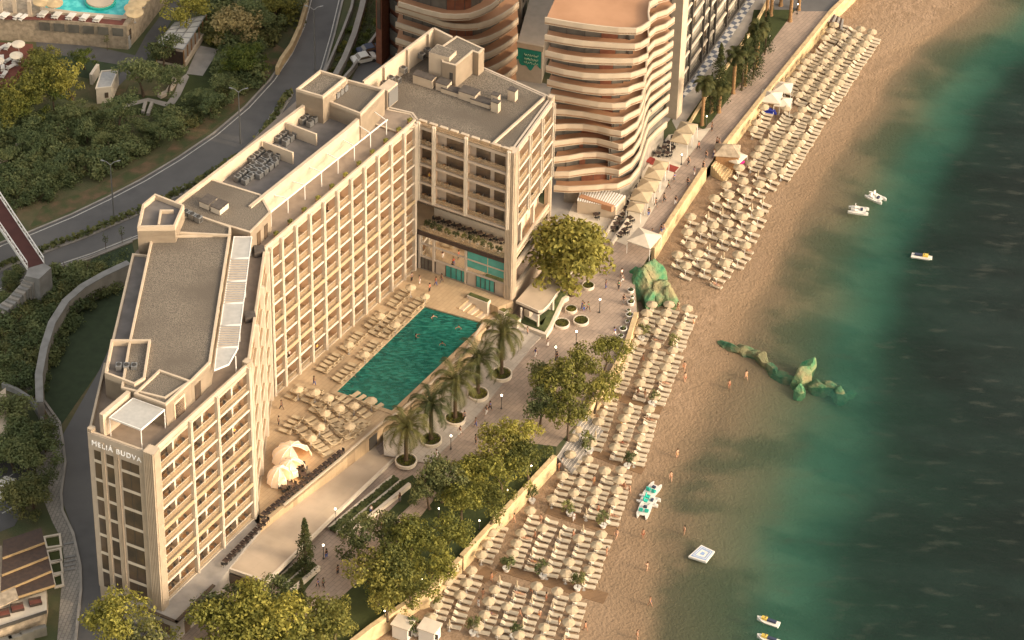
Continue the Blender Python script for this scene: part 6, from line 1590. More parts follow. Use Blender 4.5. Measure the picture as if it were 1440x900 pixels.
for i, (x, y) in enumerate(((25, 858), (50, 850), (5, 866))):
    p = W(x, y, 2.98); t = thing('terrace_sofa', ('middle', 'right', 'left')[i] + ' red cushioned bench on the white terrace of the low house', 'bench', p, R(20), group='benches on the house terrace')
    MB().box((0, 0, .25), (1.7, .8, .4)).build('base', 'dark_wood', t, local=True); MB().box((0, 0, .5), (1.6, .7, .14)).build('cushion', 'terrace_red', t, local=True); MB().box((0, .38, .65), (1.7, .14, .5)).build('backrest', 'dark_wood', t, local=True)
poly_thing('terrace_wall', 'pale house wall catching light at the far left edge', 'wall', [(-12, 560), (8, 545), (10, 610), (-12, 640)], 0, 3, 'cream')
# footbridge
BZ = 5.5
fbr = thing('footbridge', 'footbridge with a dark red deck and white truss railings crossing the road', 'footbridge', W(30, 345))
d0, d1, d2, d3 = (-40, 218), (62, 370), (39, 377), (-40, 262)
P = WL([d0, d1, d2, d3], BZ); MB().prism(P, BZ - .35, BZ).build('deck', 'bridge_red', fbr)
for a, b, s_ in ((P[0], P[1], 1), (P[3], P[2], -1)):
    a, b = Vector(a), Vector(b); m = MB(); n = 14
    m.seg(a, b, .14, BZ + 1.0, BZ + 1.14); m.seg(a, b, .14, BZ - .5, BZ + .1)
    for k in range(n + 1):
        p = a.lerp(b, k / n); m.box((p.x, p.y, BZ + .5), (.1, .1, 1.0))
        if k < n: q = a.lerp(b, (k + 1) / n); m.tube([(p.x, p.y, BZ + (.05 if k % 2 else 1.0)), (q.x, q.y, BZ + (1.0 if k % 2 else .05))], .045, 4)
    m.build('truss_railing', 'white_metal', fbr)
MB().prism(WL([(39, 377), (62, 370), (72, 376), (55, 392), (36, 388)], BZ), 0, BZ - .02).build('landing', 'concrete_grey', fbr)
for k in range(14):
    t0, t1 = k / 14, (k + 1) / 14; L0, L1 = [(52, 390), (44, 402), (24, 424), (0, 446)], [(36, 386), (30, 398), (10, 420), (-14, 438)]
    def pl(Lx, t): f = t * 3; i = min(2, int(f)); return lp(Lx[i], Lx[i + 1], f - i)
    z = BZ * (1 - t1 * .75); MB().prism(WL([pl(L0, t0), pl(L0, t1), pl(L1, t1), pl(L1, t0)], z), 0, z).build('stair_flight', 'concrete_grey' if k % 2 else 'concrete', fbr)
# resort terrace with a turquoise pool, top left
TZ = 4.6
rtc = thing('resort_terrace', 'stone walled resort terrace with windows below a turquoise pool in the top left corner', 'building', W(100, 65))
tp = [(-40, 22), (46, 26), (100, 30), (178, 37), (200, 12), (240, -40), (60, -60), (-40, -40)]
polP = [(62, -30), (64, 11), (110, 17), (173, 22), (195, -8), (200, -30)]
TP, PP = WL(tp, TZ), WL(polP, TZ)
MB().prism(TP, 0, TZ, holes=[PP]).build('wall', 'stone', rtc)
MB().prism(WL([(-40, 20), (46, 24), (60, 18), (105, 23), (170, 29), (190, 6), (225, -40), (215, -40), (180, 22), (172, 36), (100, 29), (-40, 27)], TZ), None, TZ + .03).build('deck', 'terrace_red', rtc)
m, N, L, P_ = nt('bright_pool'); MATS['bright_pool'] = m; g = N.new('ShaderNodeNewGeometry').outputs['Position']
L.new(mixc(N, L, mapr(N, L, noise(N, L, g, .8, 5), .4, .62), (.03, .42, .44), (.10, .60, .58)), P_.inputs['Base Color']); P_.inputs['Roughness'].default_value = .1
bpw = MB().prism(PP, TZ - 1.2, TZ - .15).build('pool_water', 'bright_pool', rtc)
MB().line(PP, .9, TZ, TZ + .08, side=1, closed=True).build('pool_edge', 'cream', rtc)
isl = W(141, 2, TZ); MB().cyl(isl.x, isl.y, TZ - .5, TZ + .25, 2.6, n=20).build('pool_island', 'teal_plastic', rtc); MB().cyl(isl.x, isl.y, TZ + .25, TZ + .5, 2.3, n=20).build('island_top', 'cream', rtc)
fa, fb_ = Vector(W2(52, 27, TZ)), Vector(W2(178, 37, TZ)); 
for k in range(6): MB().seg(fa.lerp(fb_, (k + .12) / 6.1), fa.lerp(fb_, (k + .85) / 6.1), .1, TZ - 2.0, TZ - .5, side=1).build('window', 'window_glass_grey', rtc)
sa, sb = Vector(W2(178, 37, TZ)), Vector(W2(222, -20, TZ))
for k in range(5): MB().seg(sa.lerp(sb, (k + .3) / 5), sa.lerp(sb, (k + .55) / 5), .12, TZ - 3.2, TZ - 1.2, side=1).build('side_window', 'window_glass', rtc)
MB().seg(sa.lerp(sb, .02), sa.lerp(sb, .09), .12, 0, 2.4, side=1).build('door', 'grey_paint', rtc)
sheet('garden_path', [(50, 50), (100, 58), (190, 78), (205, 50), (250, -10), (262, -10), (235, 40), (205, 85), (178, 110), (168, 120), (150, 95), (52, 72)], .03, 'asphalt_dark')
sheet('upper_lawn', [(62, 74), (148, 88), (172, 92), (165, 115), (130, 112), (60, 98)], .04, 'lawn_dark')
sheet('garden_lawn', [(265, 40), (300, 20), (330, 45), (345, 90), (300, 140), (230, 165), (170, 160), (180, 130), (240, 140), (262, 110), (300, 70)], .035, 'lawn')
sheet('paved_pad', [(280, 64), (308, 70), (285, 107), (262, 104)], .05, 'concrete')
sheet('foot_path', [(180, 145), (208, 138), (235, 144), (246, 130), (252, 112), (262, 104), (266, 108), (254, 134), (246, 146), (232, 150), (208, 143), (182, 150), (160, 162), (156, 158)], .055, 'concrete')
for a, b in (((205, 145), (201, 160)), ((214, 146), (208, 163))): tag(MB().seg(W2(*a), W2(*b), .5, 0, .5).build('step_wall', 'concrete', origin=W(*a)), ('left' if a[0] < 210 else 'right') + ' of two short pale walls beside the garden steps', 'wall')
tag(MB().line(WL([(224, 138), (236, 132), (244, 120), (245, 112)]), .8, 0, .6).build('seat_wall', 'cream_shade', origin=W(236, 132)), 'curved pale seat wall beside the garden footpath', 'wall')
tag(MB().seg(W2(0, 232), W2(50, 188), .8, 0, 1.1).build('stone_wall', 'cream_shade', origin=W(0, 232)), 'long pale stone wall in the slope at the left edge', 'wall')
tag(MB().seg(W2(128, 112, 1), W2(138, 97, 1), .5, 0, 2.0).build('screen_wall', 'white_paint', origin=W(128, 112)), 'short white screen wall beside the shed', 'wall')
sh, P = poly_thing('garden_shed', 'small white shed with a flat grey roof in the resort garden', 'shed', [(143, 101), (166, 99), (156, 123), (135, 125)], 0, 2.9, 'white_paint')
MB().prism([tuple(Vector(p).lerp((Vector(P[0]) + Vector(P[2])) / 2, .08)) for p in P], None, 3.0).build('roof', 'grey_paint', sh); MB().line(P, .2, 2.9, 3.1, closed=True).build('coping', 'white_paint', sh)
MB().seg(Vector(P[3]).lerp(Vector(P[2]), .55), Vector(P[3]).lerp(Vector(P[2]), .8), .1, 1, 2, side=0).build('window', 'window_glass', sh)
sheet('shed_pad', [(162, 120), (180, 121), (174, 136), (158, 133)], .05, 'earth')
# pergola pavilion with glass roof
pv_ = thing('glass_pergola', 'brown timber pavilion with a gridded pale glass roof in the resort garden', 'pavilion', W(255, 85))
P = WL([(219, 62), (246, 32), (290, 21), (258, 70)], 3.6); MB().prism(P, 3.5, 3.6).build('glass_roof', 'frosted', pv_)
m = MB()
for k in range(7): m.seg(lp(P[0], P[1], k / 6), lp(P[3], P[2], k / 6), .12, 3.58, 3.68)
for k in range(4): m.seg(lp(P[0], P[3], k / 3), lp(P[1], P[2], k / 3), .12, 3.6, 3.7)
m.build('roof_grid', 'grey_metal', pv_)
for k in range(7):
    for e in ((P[3], P[2]), (P[0], P[1])): p = lp(e[0], e[1], k / 6); MB().box((p[0], p[1], 1.9), (.2, .2, 3.2)).build('post', 'wood', pv_)
MB().prism([tuple(Vector(p).lerp(Vector(P[0]), -.02)) for p in P], 0, .5).build('base', 'cream_shade', pv_); MB().seg(P[0], P[3], .15, .5, 3.0).build('screen', 'dark_wood', pv_); MB().seg(P[3], P[2], .3, .3, 1.3, side=1).build('seat_wall', 'cream', pv_)
# lower red terrace with white loungers, columns
lt_ = poly_thing('lower_terrace', 'red paved lower terrace with white loungers at the left edge', 'terrace', [(-30, 58), (46, 62), (40, 80), (14, 118), (-30, 118)], 0, 1.2, 'terrace_red')[0]
wl_ = make_bed('white_lounger', '', 'sun lounger', 'white_plastic', 'white_plastic')
for i, (x, y) in enumerate(((4, 68), (11, 67), (3, 84), (12, 86), (22, 86), (4, 97), (16, 95), (6, 106), (26, 84))): place(wl_, W(x, y, 1.2), R(50 + 25 * (i % 3)), 'white lounger on the red lower terrace, %s counting downwards' % ORD[i], 'white loungers on the lower terrace')
wumb = make_umbrella('terrace_umbrella', '', 'umbrella', 1.1, 2.0, 'canvas_white', n=14, rise=.2)
for i, (x, y) in enumerate(((27, 76), (24, 92), (-2, 100))): place(wumb, W(x, y, 1.2), .3, 'round white umbrella on the red lower terrace, %s from the top' % ORD[i], 'umbrellas on the lower terrace')
for i, x in enumerate((58, 63, 78, 82, 98, 102, 117, 121, 136, 140)):
    place(wl_, W(x, 21 + (x - 58) * .085, TZ + .03), R(70), 'white lounger beside the turquoise pool, %s from the left' % ORD[i], 'loungers beside the turquoise pool')
for i, (x, y) in enumerate(((3, 23), (8, 24), (25, 25), (33, 26))): place(wl_, W(x, y, TZ + .03), R(60), 'white lounger in front of the columns, %s from the left' % ORD[i], 'loungers in front of the columns')
straw = make_umbrella('straw_parasol', '', 'umbrella', 1.5, 2.0, 'sandstone', n=14, rise=.35)
for i, (x, y) in enumerate(((60, 16), (77, 18), (190, 32), (188, 25), (194, 18), (202, 10), (207, 2))): place(straw, W(x, y, TZ), i, 'round straw parasol at the turquoise pool, %s from the left corner round the edge' % ORD[i], 'straw parasols at the turquoise pool')
for i, (x, y) in enumerate(((4, 48), (24, 50), (45, 54))):
    p = W2(x, y, 0); t = thing('portico_column', 'tall white square column at the left of the resort terrace, %s from the left' % ORD[i], 'column', (p[0], p[1], 0), group='white columns at the resort terrace'); MB().box((p[0], p[1], 3.7), (.6, .6, 7.4)).build('shaft', 'cream', t); MB().box((p[0], p[1], .15), (.9, .9, .3)).build('foot', 'cream_shade', t)
# walls of the bend and the back roads
tag(MB().line(WL([(436, -20), (432, 8), (424, 36), (412, 62), (398, 82), (392, 95)], 1.5), .6, 0, 1.5, side=1).build('road_wall', 'sandstone', origin=W(420, 45)), 'pale wall along the outer bend of the road', 'wall')
for i, L_ in enumerate(([(500, -20), (494, 10), (482, 42), (468, 75), (455, 104)], [(516, -20), (508, 15), (498, 50), (484, 84), (472, 106)], [(534, 40), (512, 70), (495, 95), (480, 112)])):
    tag(MB().line(WL(L_, 1), .9 if i == 1 else .4, 0, 1.0 + .4 * (i == 1)).build('terrace_wall', 'concrete', origin=W(*L_[2])), ('outer', 'broad middle', 'inner')[i] + ' of three pale garden walls climbing behind the long roof', 'wall')
def street_lamp(x, y, h, lab):
    p = W(x, y); t = thing('street_lamp', lab, 'street lamp', p); MB().cyl(p.x, p.y, 0, h, .13, .07, n=7).build('pole', 'grey_metal', t)
    for a in (R(160), R(20)):
        e = p + Vector((math.cos(a) * 1.3, math.sin(a) * 1.3, h + .35)); ar = MB().tube([p + Vector((0, 0, h - .1)), (p + Vector((0, 0, h))).lerp(e, .5) + Vector((0, 0, .15)), e], .05, 5).build('arm', 'grey_metal', t); MB().box((e.x, e.y, e.z), (.55, .22, .1), a).build('head', 'grey_metal', ar)
street_lamp(338, 202, 10, 'double armed street lamp on the median, right one above the plant roof')
street_lamp(160, 305, 10, 'double armed street lamp on the median, left one by the footbridge')
street_lamp(443, 100, 12, 'tall street lamp at the bend of the road near the top')
for i, (x, y) in enumerate(((149, 352), (172, 343), (0, 0))[:2]):
    p = W(x, y); t = thing('young_tree', ('left' if i == 0 else 'right') + ' of two thin young trees beside the road below the stair tower', 'tree', p, group='young trees beside the road'); MB().tube([p, p + Vector((0, 0, 2.6))], .05, 5).build('trunk', 'bark', t); m = MB(); leaf_cards(m, p + Vector((0, 0, 2.4)), (.5, .5, 1.0), 70, .13, random.Random(i)); m.build('crown', 'leaf_dark', t)
for i, (x, y) in enumerate(((102, 60), (117, 62), (151, 71))):
    p = W(x, y); t = thing('young_tree', '%s of three thin dark trees against the resort stone wall' % ('left', 'middle', 'right')[i], 'tree', p, group='young trees at the resort wall'); MB().tube([p, p + Vector((0, 0, 2.4))], .05, 5).build('trunk', 'bark', t); m = MB(); leaf_cards(m, p + Vector((0, 0, 2.4)), (.6, .6, .8), 60, .14, random.Random(i)); m.build('crown', 'leaf_dark', t)
rl = MB(); pr_ = [Vector(p) for p in WL([(90, 376), (130, 363), (186, 340)])]
for z in (.5, 1.0): rl.line([tuple(p) for p in pr_], .05, z, z + .05)
rl.line([tuple(p) for p in pr_], .3, 0, .2); tag(rl.build('road_railing', 'concrete', origin=W(130, 363)), 'low railing between the road and the dark lawn', 'railing')

# ================================================================== plaza lamps
def lamp(x, y, h, lab, lit=True, grp='lamps of the plaza'):
    gs = .8 if h > 2 else .6
    p = W(x, y); t = thing('lamp_post', lab, 'lamp post', p, group=grp); MB().cyl(p.x, p.y, 0, h, .06, .045, n=6).build('pole', 'dark_metal', t); MB().cyl(p.x, p.y, 0, .2, .14, n=8).build('base', 'dark_metal', t)
    m = MB(); m.lathe(p.x, p.y, [(.0, h), (.15 * gs, h + .05 * gs), (.19 * gs, h + .2 * gs), (.13 * gs, h + .34 * gs), (.0, h + .38 * gs)], 10); m.build('globe', 'lamp_glow', t)
    if lit:
        l = bpy.data.lights.new('lamp_light', 'POINT'); l.energy = 70; l.color = (1, .80, .52); l.shadow_soft_size = .2; o = bpy.data.objects.new('lamp_light', l); col.objects.link(o); o.location = (p.x, p.y, h + .75)
for x, y, lab in ((843, 440, 'on the north plaza left of the curved wall'), (810, 485, 'beside the uppermost park trees'), (781, 507, 'left of the upper park trees'), (705, 575, 'among strollers right of the palm row'), (634, 632, 'right of the second palm from the shops'), (455, 786, 'beside the planting bed and the dark tree'), (472, 735, 'at the gap between the two planting beds')): lamp(x, y, 2.4, 'lit globe lamp post ' + lab)
for x, y, lab in ((747, 668, 'at the upper end of the park wall'), (713, 702, 'second from the top along the park wall'), (674, 745, 'third from the top along the park wall'), (617, 728, 'in the middle of the park lawn'), (593, 828, 'fourth from the top along the park wall'), (541, 872, 'lowest along the park wall')): lamp(x, y, 1.6, 'short lit lamp ' + lab, True, 'short lamps of the park')
for x, y, lab in ((1081, 65, 'right of the conifers'), (1121, 20, 'at the far end of the lawn'), (993, 178, 'at the near end of the lawn'), (958, 232, 'at the corner of the cafe terrace')): lamp(x, y, 1.9, 'lit globe lamp ' + lab, False, 'lamps of the tree lawn')

# ================================================================== cafes
for i, (x, y, s_) in enumerate(((928, 247, 1.6), (920, 259, 2.0), (911, 275, 2.1), (901, 290, 2.1), (893, 306, 1.7))): hip_canopy(x, y, s_, 2.1, 'cream peaked cafe canopy, %s in the line from the red carpet to the plaza' % ORD[i], 'canvas', rot=.5, base=.06)
for i, (x, y, s_) in enumerate(((965, 198, 2.0), (957, 212, 2.0))): hip_canopy(x, y, s_, 2.6, ('upper' if i == 0 else 'lower') + ' of two pale cafe canopies beside the tree lawn corner', 'canvas', rot=.5, base=.06)
hip_canopy(905, 352, 2.8, 2.4, 'pale star shaped canopy at the top of the green rock', 'canvas_white', rot=.3, base=.02)
for i, (x, y, a) in enumerate(((908, 223, 0), (934, 233, 0))):
    p = W(x, y, .1); tag(MB().box((p.x, p.y, .12), (4.4 if i else 2.6, 1.5, .06), R(-28)).build('red_carpet', 'red_carpet', origin=(p.x, p.y, .1)), ('shorter red carpet by the tower entrance' if i == 0 else 'longer red carpet on the cafe terrace'), 'carpet')
lb, P = poly_thing('low_annexe', 'low annexe with a white striped roof between the tower and the big plane tree', 'building', [(820, 258), (880, 276), (866, 292), (812, 283)], 0, 2.3, 'cream')
m = MB()
for k in range(17): a, b = lp(P[0], P[1], k / 16.5 + .01), lp(P[3], P[2], k / 16.5 + .01); m.seg(a, b, .22, 2.34, 2.44)
m.build('roof_slat', 'white_metal', lb)['kind'] = 'stuff'; MB().prism(P, None, 2.33).build('roof', 'canvas', lb)
tag(MB().prism(WL([(814, 279), (818, 275), (865, 291), (860, 293)], 2.3), 1.6, 2.6).build('terracotta_beam', 'terracotta', origin=W(840, 285)), 'terracotta strip along the edge of the striped roof', 'roof strip')
sheet('annexe_terrace', [(808, 284), (870, 294), (862, 312), (846, 330), (800, 328), (790, 318)], .07, 'canvas_white')
for i, (L_, lab) in enumerate((([(872, 296), (846, 338)], 'left of two long white rails beside the cafe seats'), ([(884, 306), (860, 340)], 'right of two long white rails beside the cafe seats'), ([(905, 216), (868, 280)], 'white strip wall at the foot of the wavy tower'))):
    tag(MB().line(WL(L_, .8), .35, 0, .8).build('rail_wall', 'white_paint', origin=W(*L_[0])), lab, 'wall')
ci = 0
for (x, y) in ((880, 300), (876, 306), (871, 313), (866, 319), (884, 292), (888, 285), (892, 277), (889, 268), (893, 262), (898, 255), (843, 300), (838, 306), (862, 325), (882, 320), (878, 328), (873, 333), (886, 311), (948, 200), (940, 205), (934, 212), (926, 220), (944, 214), (938, 220)):
    dining(x, y, .07, random.random() * 3, ci, 'cafe, table %s' % ORD[ci], 'cafe', 2 if ci < 13 else 2); ci += 1
# bags / flowers on the tower balconies: small dark tables with chairs
for i in range(2, 11):
    o = outs[i]; a, b = Vector(o[9]), Vector(o[11]); p = a.lerp(b, .5) + Vector((-.75, .66)) * .9
    put(bt_o, 0, (p.x, p.y, tz[i] + .002), 0, 'small table on the seaward balcony of the wavy tower, %s storey' % ORD[i], 'table', 'tables on the wavy tower')
    for s_ in (-1, 1): tag_ = put(bc_o, 1, (p.x + .5 * s_, p.y + .4 * s_, tz[i] + .002), .8 + s_, 'grey chair on the seaward balcony of the wavy tower, %s storey, %s side' % (ORD[i], 'near' if s_ < 0 else 'far'), 'chair', 'chairs on the wavy tower') if nfurn[1] < 299 else None

# ================================================================== on and in the water
def sea_at(px, py): p = W(px, py, ZS); return p
def pedal_boat(x, y, rz, label, water):
    p = sea_at(x, y) if water else beach_hit(x, y); t = thing('pedal_boat', label, 'pedal boat', p, rz)
    for s_ in (-.62, .62):
        m = MB(); vs = []; n = 8
        for k in range(n + 1): u = k / n * 2 - 1; w = .3 * (1 - max(0, abs(u) - .6) * 1.8); vs += [(u * 1.6, s_ - w, .42 + .12 * (u > .7)), (u * 1.6, s_ - w * .6, .02), (u * 1.6, s_ + w * .6, .02), (u * 1.6, s_ + w, .42 + .12 * (u > .7))]
        m.add(vs, [(k * 4 + j, (k + 1) * 4 + j, (k + 1) * 4 + (j + 1) % 4, k * 4 + (j + 1) % 4) for k in range(n) for j in range(4)] + [(0, 1, 2, 3), (4 * n + 3, 4 * n + 2, 4 * n + 1, 4 * n)]); m.build('hull', 'white_plastic', t, local=True)
    MB().box((0, 0, .4), (2.3, 1.1, .1)).build('deck', 'white_plastic', t, local=True)
    for s_ in (-.42, .42):
        m = MB(); m.box((-.25, s_, .55), (.5, .5, .2)); m.box((-.55, s_, .85), (.12, .5, .6)); m.build('seat', 'teal_plastic' if not water else 'white_plastic', t, local=True)
    m = MB(); m.box((.5, 0, .6), (.35, .5, .3)); m.build('pedal_box', 'navy', t, local=True); MB().tube([(.3, 0, .6), (.2, 0, .95)], .03, 5).build('tiller', 'dark_metal', t, local=True)
pedal_boat(917, 692, R(60), 'white pedal boat with teal seats drawn up on the sand, uppermost of three', False)
pedal_boat(912, 706, R(-20), 'white pedal boat with teal seats drawn up on the sand, middle of three', False)
pedal_boat(906, 720, R(75), 'white pedal boat with teal seats drawn up on the sand, lowest of three', False)
pedal_boat(1231, 280, R(-38), 'white pedal boat floating, the farther of the pair off the far beach', True)
pedal_boat(1207, 298, R(-10), 'white pedal boat floating, the nearer of the pair off the far beach', True)
def jet_ski(x, y, rz, label):
    p = sea_at(x, y); t = thing('jet_ski', label, 'jet ski', p, rz); m = MB(); n = 10; vs = []
    for k in range(n + 1): u = k / n * 2 - 1; w = .55 * (1 - max(0, u - .1) ** 2 * 1.05) + .02; z = .35 + .25 * max(0, u) ** 2; vs += [(u * 1.6, -w, z), (u * 1.6, -w * .5, -.15), (u * 1.6, w * .5, -.15), (u * 1.6, w, z), (u * 1.6, 0, z + .12)]
    m.add(vs, [(k * 5 + j, (k + 1) * 5 + j, (k + 1) * 5 + (j + 1) % 5, k * 5 + (j + 1) % 5) for k in range(n) for j in range(5)] + [(0, 1, 2, 3, 4), (5 * n + 4, 5 * n + 3, 5 * n + 2, 5 * n + 1, 5 * n)]); m.build('hull', 'white_plastic', t, local=True)
    MB().box((-.45, 0, .62), (1.4, .42, .28)).build('seat', 'navy', t, local=True); MB().box((.55, 0, .66), (.8, .5, .34)).build('cowl', 'yellow_plastic', t, local=True)
    m = MB(); m.tube([(.35, -.38, 1.0), (.4, 0, .98), (.35, .38, 1.0)], .04, 5); m.tube([(.4, 0, .7), (.4, 0, 1.0)], .06, 5); m.build('handlebar', 'dark_metal', t, local=True)
jet_ski(1080, 876, R(155), 'white and yellow jet ski near the bottom edge, upper of two')
jet_ski(1080, 901, R(155), 'white and yellow jet ski cut by the bottom edge, lower of two')
jet_ski(1296, 363, R(-12), 'white and yellow jet ski far out in the dark water')
# floating inflatable platform
pf = [sea_at(*p) for p in ((986, 768), (1005, 777), (993, 792), (968, 784))]; c_ = sum(pf, Vector()) / 4
t = thing('inflatable_platform', 'square white and blue inflatable platform floating in the shallow water', 'raft', c_)
P = [(p.x, p.y) for p in pf]; MB().prism(P, ZS - .1, ZS + .25).build('body', 'white_plastic', t)
inset = lambda f: [tuple(Vector(p).lerp(Vector((c_.x, c_.y)), f)) for p in P]
MB().prism(inset(.16), None, ZS + .27, holes=[inset(.5)[::-1]]).build('blue_border', 'light_blue', t); MB().line(inset(.33), .08, ZS + .28, ZS + .3, closed=True).build('seam', 'white_plastic', t); MB().prism(inset(.78), None, ZS + .272).build('centre_mark', 'light_blue', t)

# ================================================================== people
def short_bed(l): return l.replace('cream ', '').replace(' from the wall', '').replace('the ', '').replace(' of a pair', '').replace(', scattered group', '').replace('lounger','lounger')
def skin_mesh(nodes, edges, name):
    """nodes: (x, y, z, radius); grown with a Skin modifier into one surface"""
    me = bpy.data.meshes.new(name); me.from_pydata([n[:3] for n in nodes], edges, []); o = bpy.data.objects.new(name, me); col.objects.link(o)
    sm = o.modifiers.new('s', 'SKIN'); su = o.modifiers.new('u', 'SUBSURF'); su.levels = 1; su.render_levels = 1
    for v, n in zip(me.skin_vertices[0].data, nodes): v.radius = (n[3], n[4] if len(n) > 4 else n[3])
    me.skin_vertices[0].data[0].use_root = True
    bpy.context.view_layer.update(); r = bpy.data.meshes.new_from_object(o.evaluated_get(bpy.context.evaluated_depsgraph_get())); bpy.data.objects.remove(o); bpy.data.meshes.remove(me)
    for p in r.polygons: p.use_smooth = True
    r.name = name; return r
def person_meshes(pose):
    """x forward, z up, 1.72 m tall"""
    la = dict(stand=(.04, -.03), walk=(.28, -.30), stroll=(-.18, .2), raise_=(.03, -.02), swim=(0, 0), lie=(.02, .03))[pose]
    n = [(0, 0, .94, .135, .12), (0, 0, 1.12, .125, .105), (.01, 0, 1.32, .15, .115), (.0, 0, 1.46, .07, .06), (.02, 0, 1.54, .055), (.03, 0, 1.62, .095, .085), (.02, 0, 1.70, .08), (.125, 0, 1.60, .018)]
    e = [(0, 1), (1, 2), (2, 3), (3, 4), (4, 5), (5, 6), (5, 7)]
    for s_, f in ((1, la[0]), (-1, la[1])):
        b = len(n); n += [(0, .095 * s_, .88, .095), (f * .55, .10 * s_, .49, .062), (f * (1.0 if f > 0 else 1.25), .10 * s_, .10 + max(0, -f) * .15, .042), (f * (1.0 if f > 0 else 1.25) + .14, .11 * s_, .035 + max(0, -f) * .1, .035)]; e += [(0, b), (b, b + 1), (b + 1, b + 2), (b + 2, b + 3)]
        b = len(n); g_ = -f * .8
        if pose == 'raise_' and s_ > 0: arm = [(.02, .19, 1.38, .06), (.18, .28, 1.30, .045), (.26, .20, 1.52, .036), (.26, .16, 1.58, .03)]
        elif pose == 'swim': arm = [(.02, .19 * s_, 1.38, .06), (.2, .38 * s_, 1.38, .045), (.40, .42 * s_, 1.40, .036), (.50, .40 * s_, 1.40, .03)]
        else: arm = [(0, .185 * s_, 1.38, .06), (g_ * .45 - .03, .235 * s_, 1.12, .045), (g_ + .05, .23 * s_, .88, .034), (g_ + .08, .22 * s_, .79, .032)]
        n += arm; e += [(2, b), (b, b + 1), (b + 1, b + 2), (b + 2, b + 3)]
        hb = b + 3; hx_, hy_, hz_ = arm[3][:3]
        for q in range(4): n.append((hx_ + .03 * q - .035, hy_, hz_ - .085 + abs(q - 1.5) * .01, .009)); e.append((hb, len(n) - 1))
        n.append((hx_ + .06, hy_ - .02 * s_, hz_ - .03, .010)); e.append((hb, len(n) - 1))
    body = (n, e)
    top = ([(0, 0, 1.0, .15, .135), (0, 0, 1.15, .145, .125), (.01, 0, 1.34, .165, .13), (0, 0, 1.44, .09, .08)] + [(0, .185 * s_, 1.385, .078) for s_ in (1, -1)] + [(n[b_][0] * .6, n[b_][1] * 1.0, lerp(1.385, n[b_][2], .6), .062) for b_ in (0, 0)], [(0, 1), (1, 2), (2, 3), (2, 4), (2, 5)])
    top = (top[0][:6], top[1])
    leg = [(0, 0, .95, .15, .135)]; le = []
    for s_, f in ((1, la[0]), (-1, la[1])):
        b = len(leg); leg += [(0, .095 * s_, .86, .11), (f * .55, .10 * s_, .50, .08), (f * .95, .10 * s_, .17 + max(0, -f) * .15, .062)]; le += [(0, b), (b, b + 1), (b + 1, b + 2)]
    trunks = ([(0, 0, .95, .148, .132), (0, .095, .84, .108), (.0, -.095, .84, .108)], [(0, 1), (0, 2)])
    hair = ([(.0, 0, 1.66, .098, .095), (-.02, 0, 1.73, .085), (-.05, 0, 1.58, .07)], [(0, 1), (0, 2)])
    return {k: skin_mesh(*v, nm) for k, v, nm in (('body', body, 'body'), ('top', top, 'shirt'), ('leg', (leg, le), 'trousers'), ('trunks', trunks, 'swimwear'), ('hair', hair, 'hair'))}
POSES = {p: person_meshes(p) for p in ('stand', 'walk', 'stroll', 'raise_', 'swim')}
MC = {}
def part_mesh(pose, part, m_):
    k = (pose, part, m_)
    if k not in MC: me = POSES[pose][part].copy(); me.materials.clear(); me.materials.append(MATS[m_]); MC[k] = me
    return MC[k]
CN = dict(cloth_black='black', cloth_white='white', cloth_red='red', cloth_blue='blue', cloth_grey='grey', cloth_yellow='yellow', cloth_orange='orange', cloth_green='green', skin='', skin_tan='')
def person(loc, rz, pose, top, bot, skin, hair, where, group, lying=False):
    desc = 'person '
    desc += ('in %s top and %s %s, ' % (CN[top], CN[bot], 'trousers') if top else 'in %s swimwear, ' % CN[bot]) + where
    t = thing('person', desc, 'person', loc, rz, group)
    if lying: t.rotation_euler = (0, -R(82), rz)
    items = [('body', 'body', skin), ('hair', 'hair', hair)] + ([('top', 'shirt', top), ('leg', 'trousers', bot)] if top else [('trunks', 'swimwear', bot)])
    for k, nm, m_ in items:
        o = bpy.data.objects.new(nm, part_mesh(pose, k, m_)); col.objects.link(o); o.parent = t
    return t
prd = random.Random(23)
tops = ['cloth_black', 'cloth_black', 'cloth_grey', 'cloth_white', 'cloth_blue', 'cloth_red', 'cloth_green', 'cloth_black']; bots = ['cloth_black', 'cloth_black', 'cloth_blue', 'cloth_grey', 'cloth_white']
def walkers(L_, z, where, group):
    for i, (x, y) in enumerate(L_):
        p = W(x, y, z); person((p.x, p.y, z), prd.random() * 6.28, prd.choice(['walk', 'stroll', 'stand', 'walk']), prd.choice(tops), prd.choice(bots), prd.choice(['skin', 'skin_tan']), prd.choice(['hair_dark', 'hair_brown']), where + ', %s from top' % ORD[i], group)
walkers(sorted([(968, 232), (989, 239), (993, 224), (976, 247), (948, 255), (967, 262), (934, 284), (950, 288), (940, 266), (922, 291), (912, 304), (933, 326), (930, 328), (917, 334), (982, 211), (1001, 184), (1008, 205), (1011, 207), (1004, 222)], key=lambda p: p[1]), .03, 'promenade by the cafes', 'people on the promenade')
walkers(sorted([(742, 472), (770, 488), (753, 502), (783, 507), (850, 388), (852, 406), (870, 407), (877, 427), (819, 436), (821, 438), (827, 437), (864, 473), (875, 397), (874, 390)], key=lambda p: p[1]), .04, 'on the north plaza', 'people on the north plaza')
walkers(sorted([(684, 583), (689, 577), (669, 600), (647, 612), (614, 645), (628, 655), (669, 624), (653, 591)], key=lambda p: p[1]), .04, 'on the plaza by the palms', 'people by the palms')
walkers(sorted([(475, 808), (447, 827), (455, 826), (459, 785), (522, 723), (535, 741), (562, 706)], key=lambda p: p[1]), .04, 'on the shop path', 'people on the shop path')
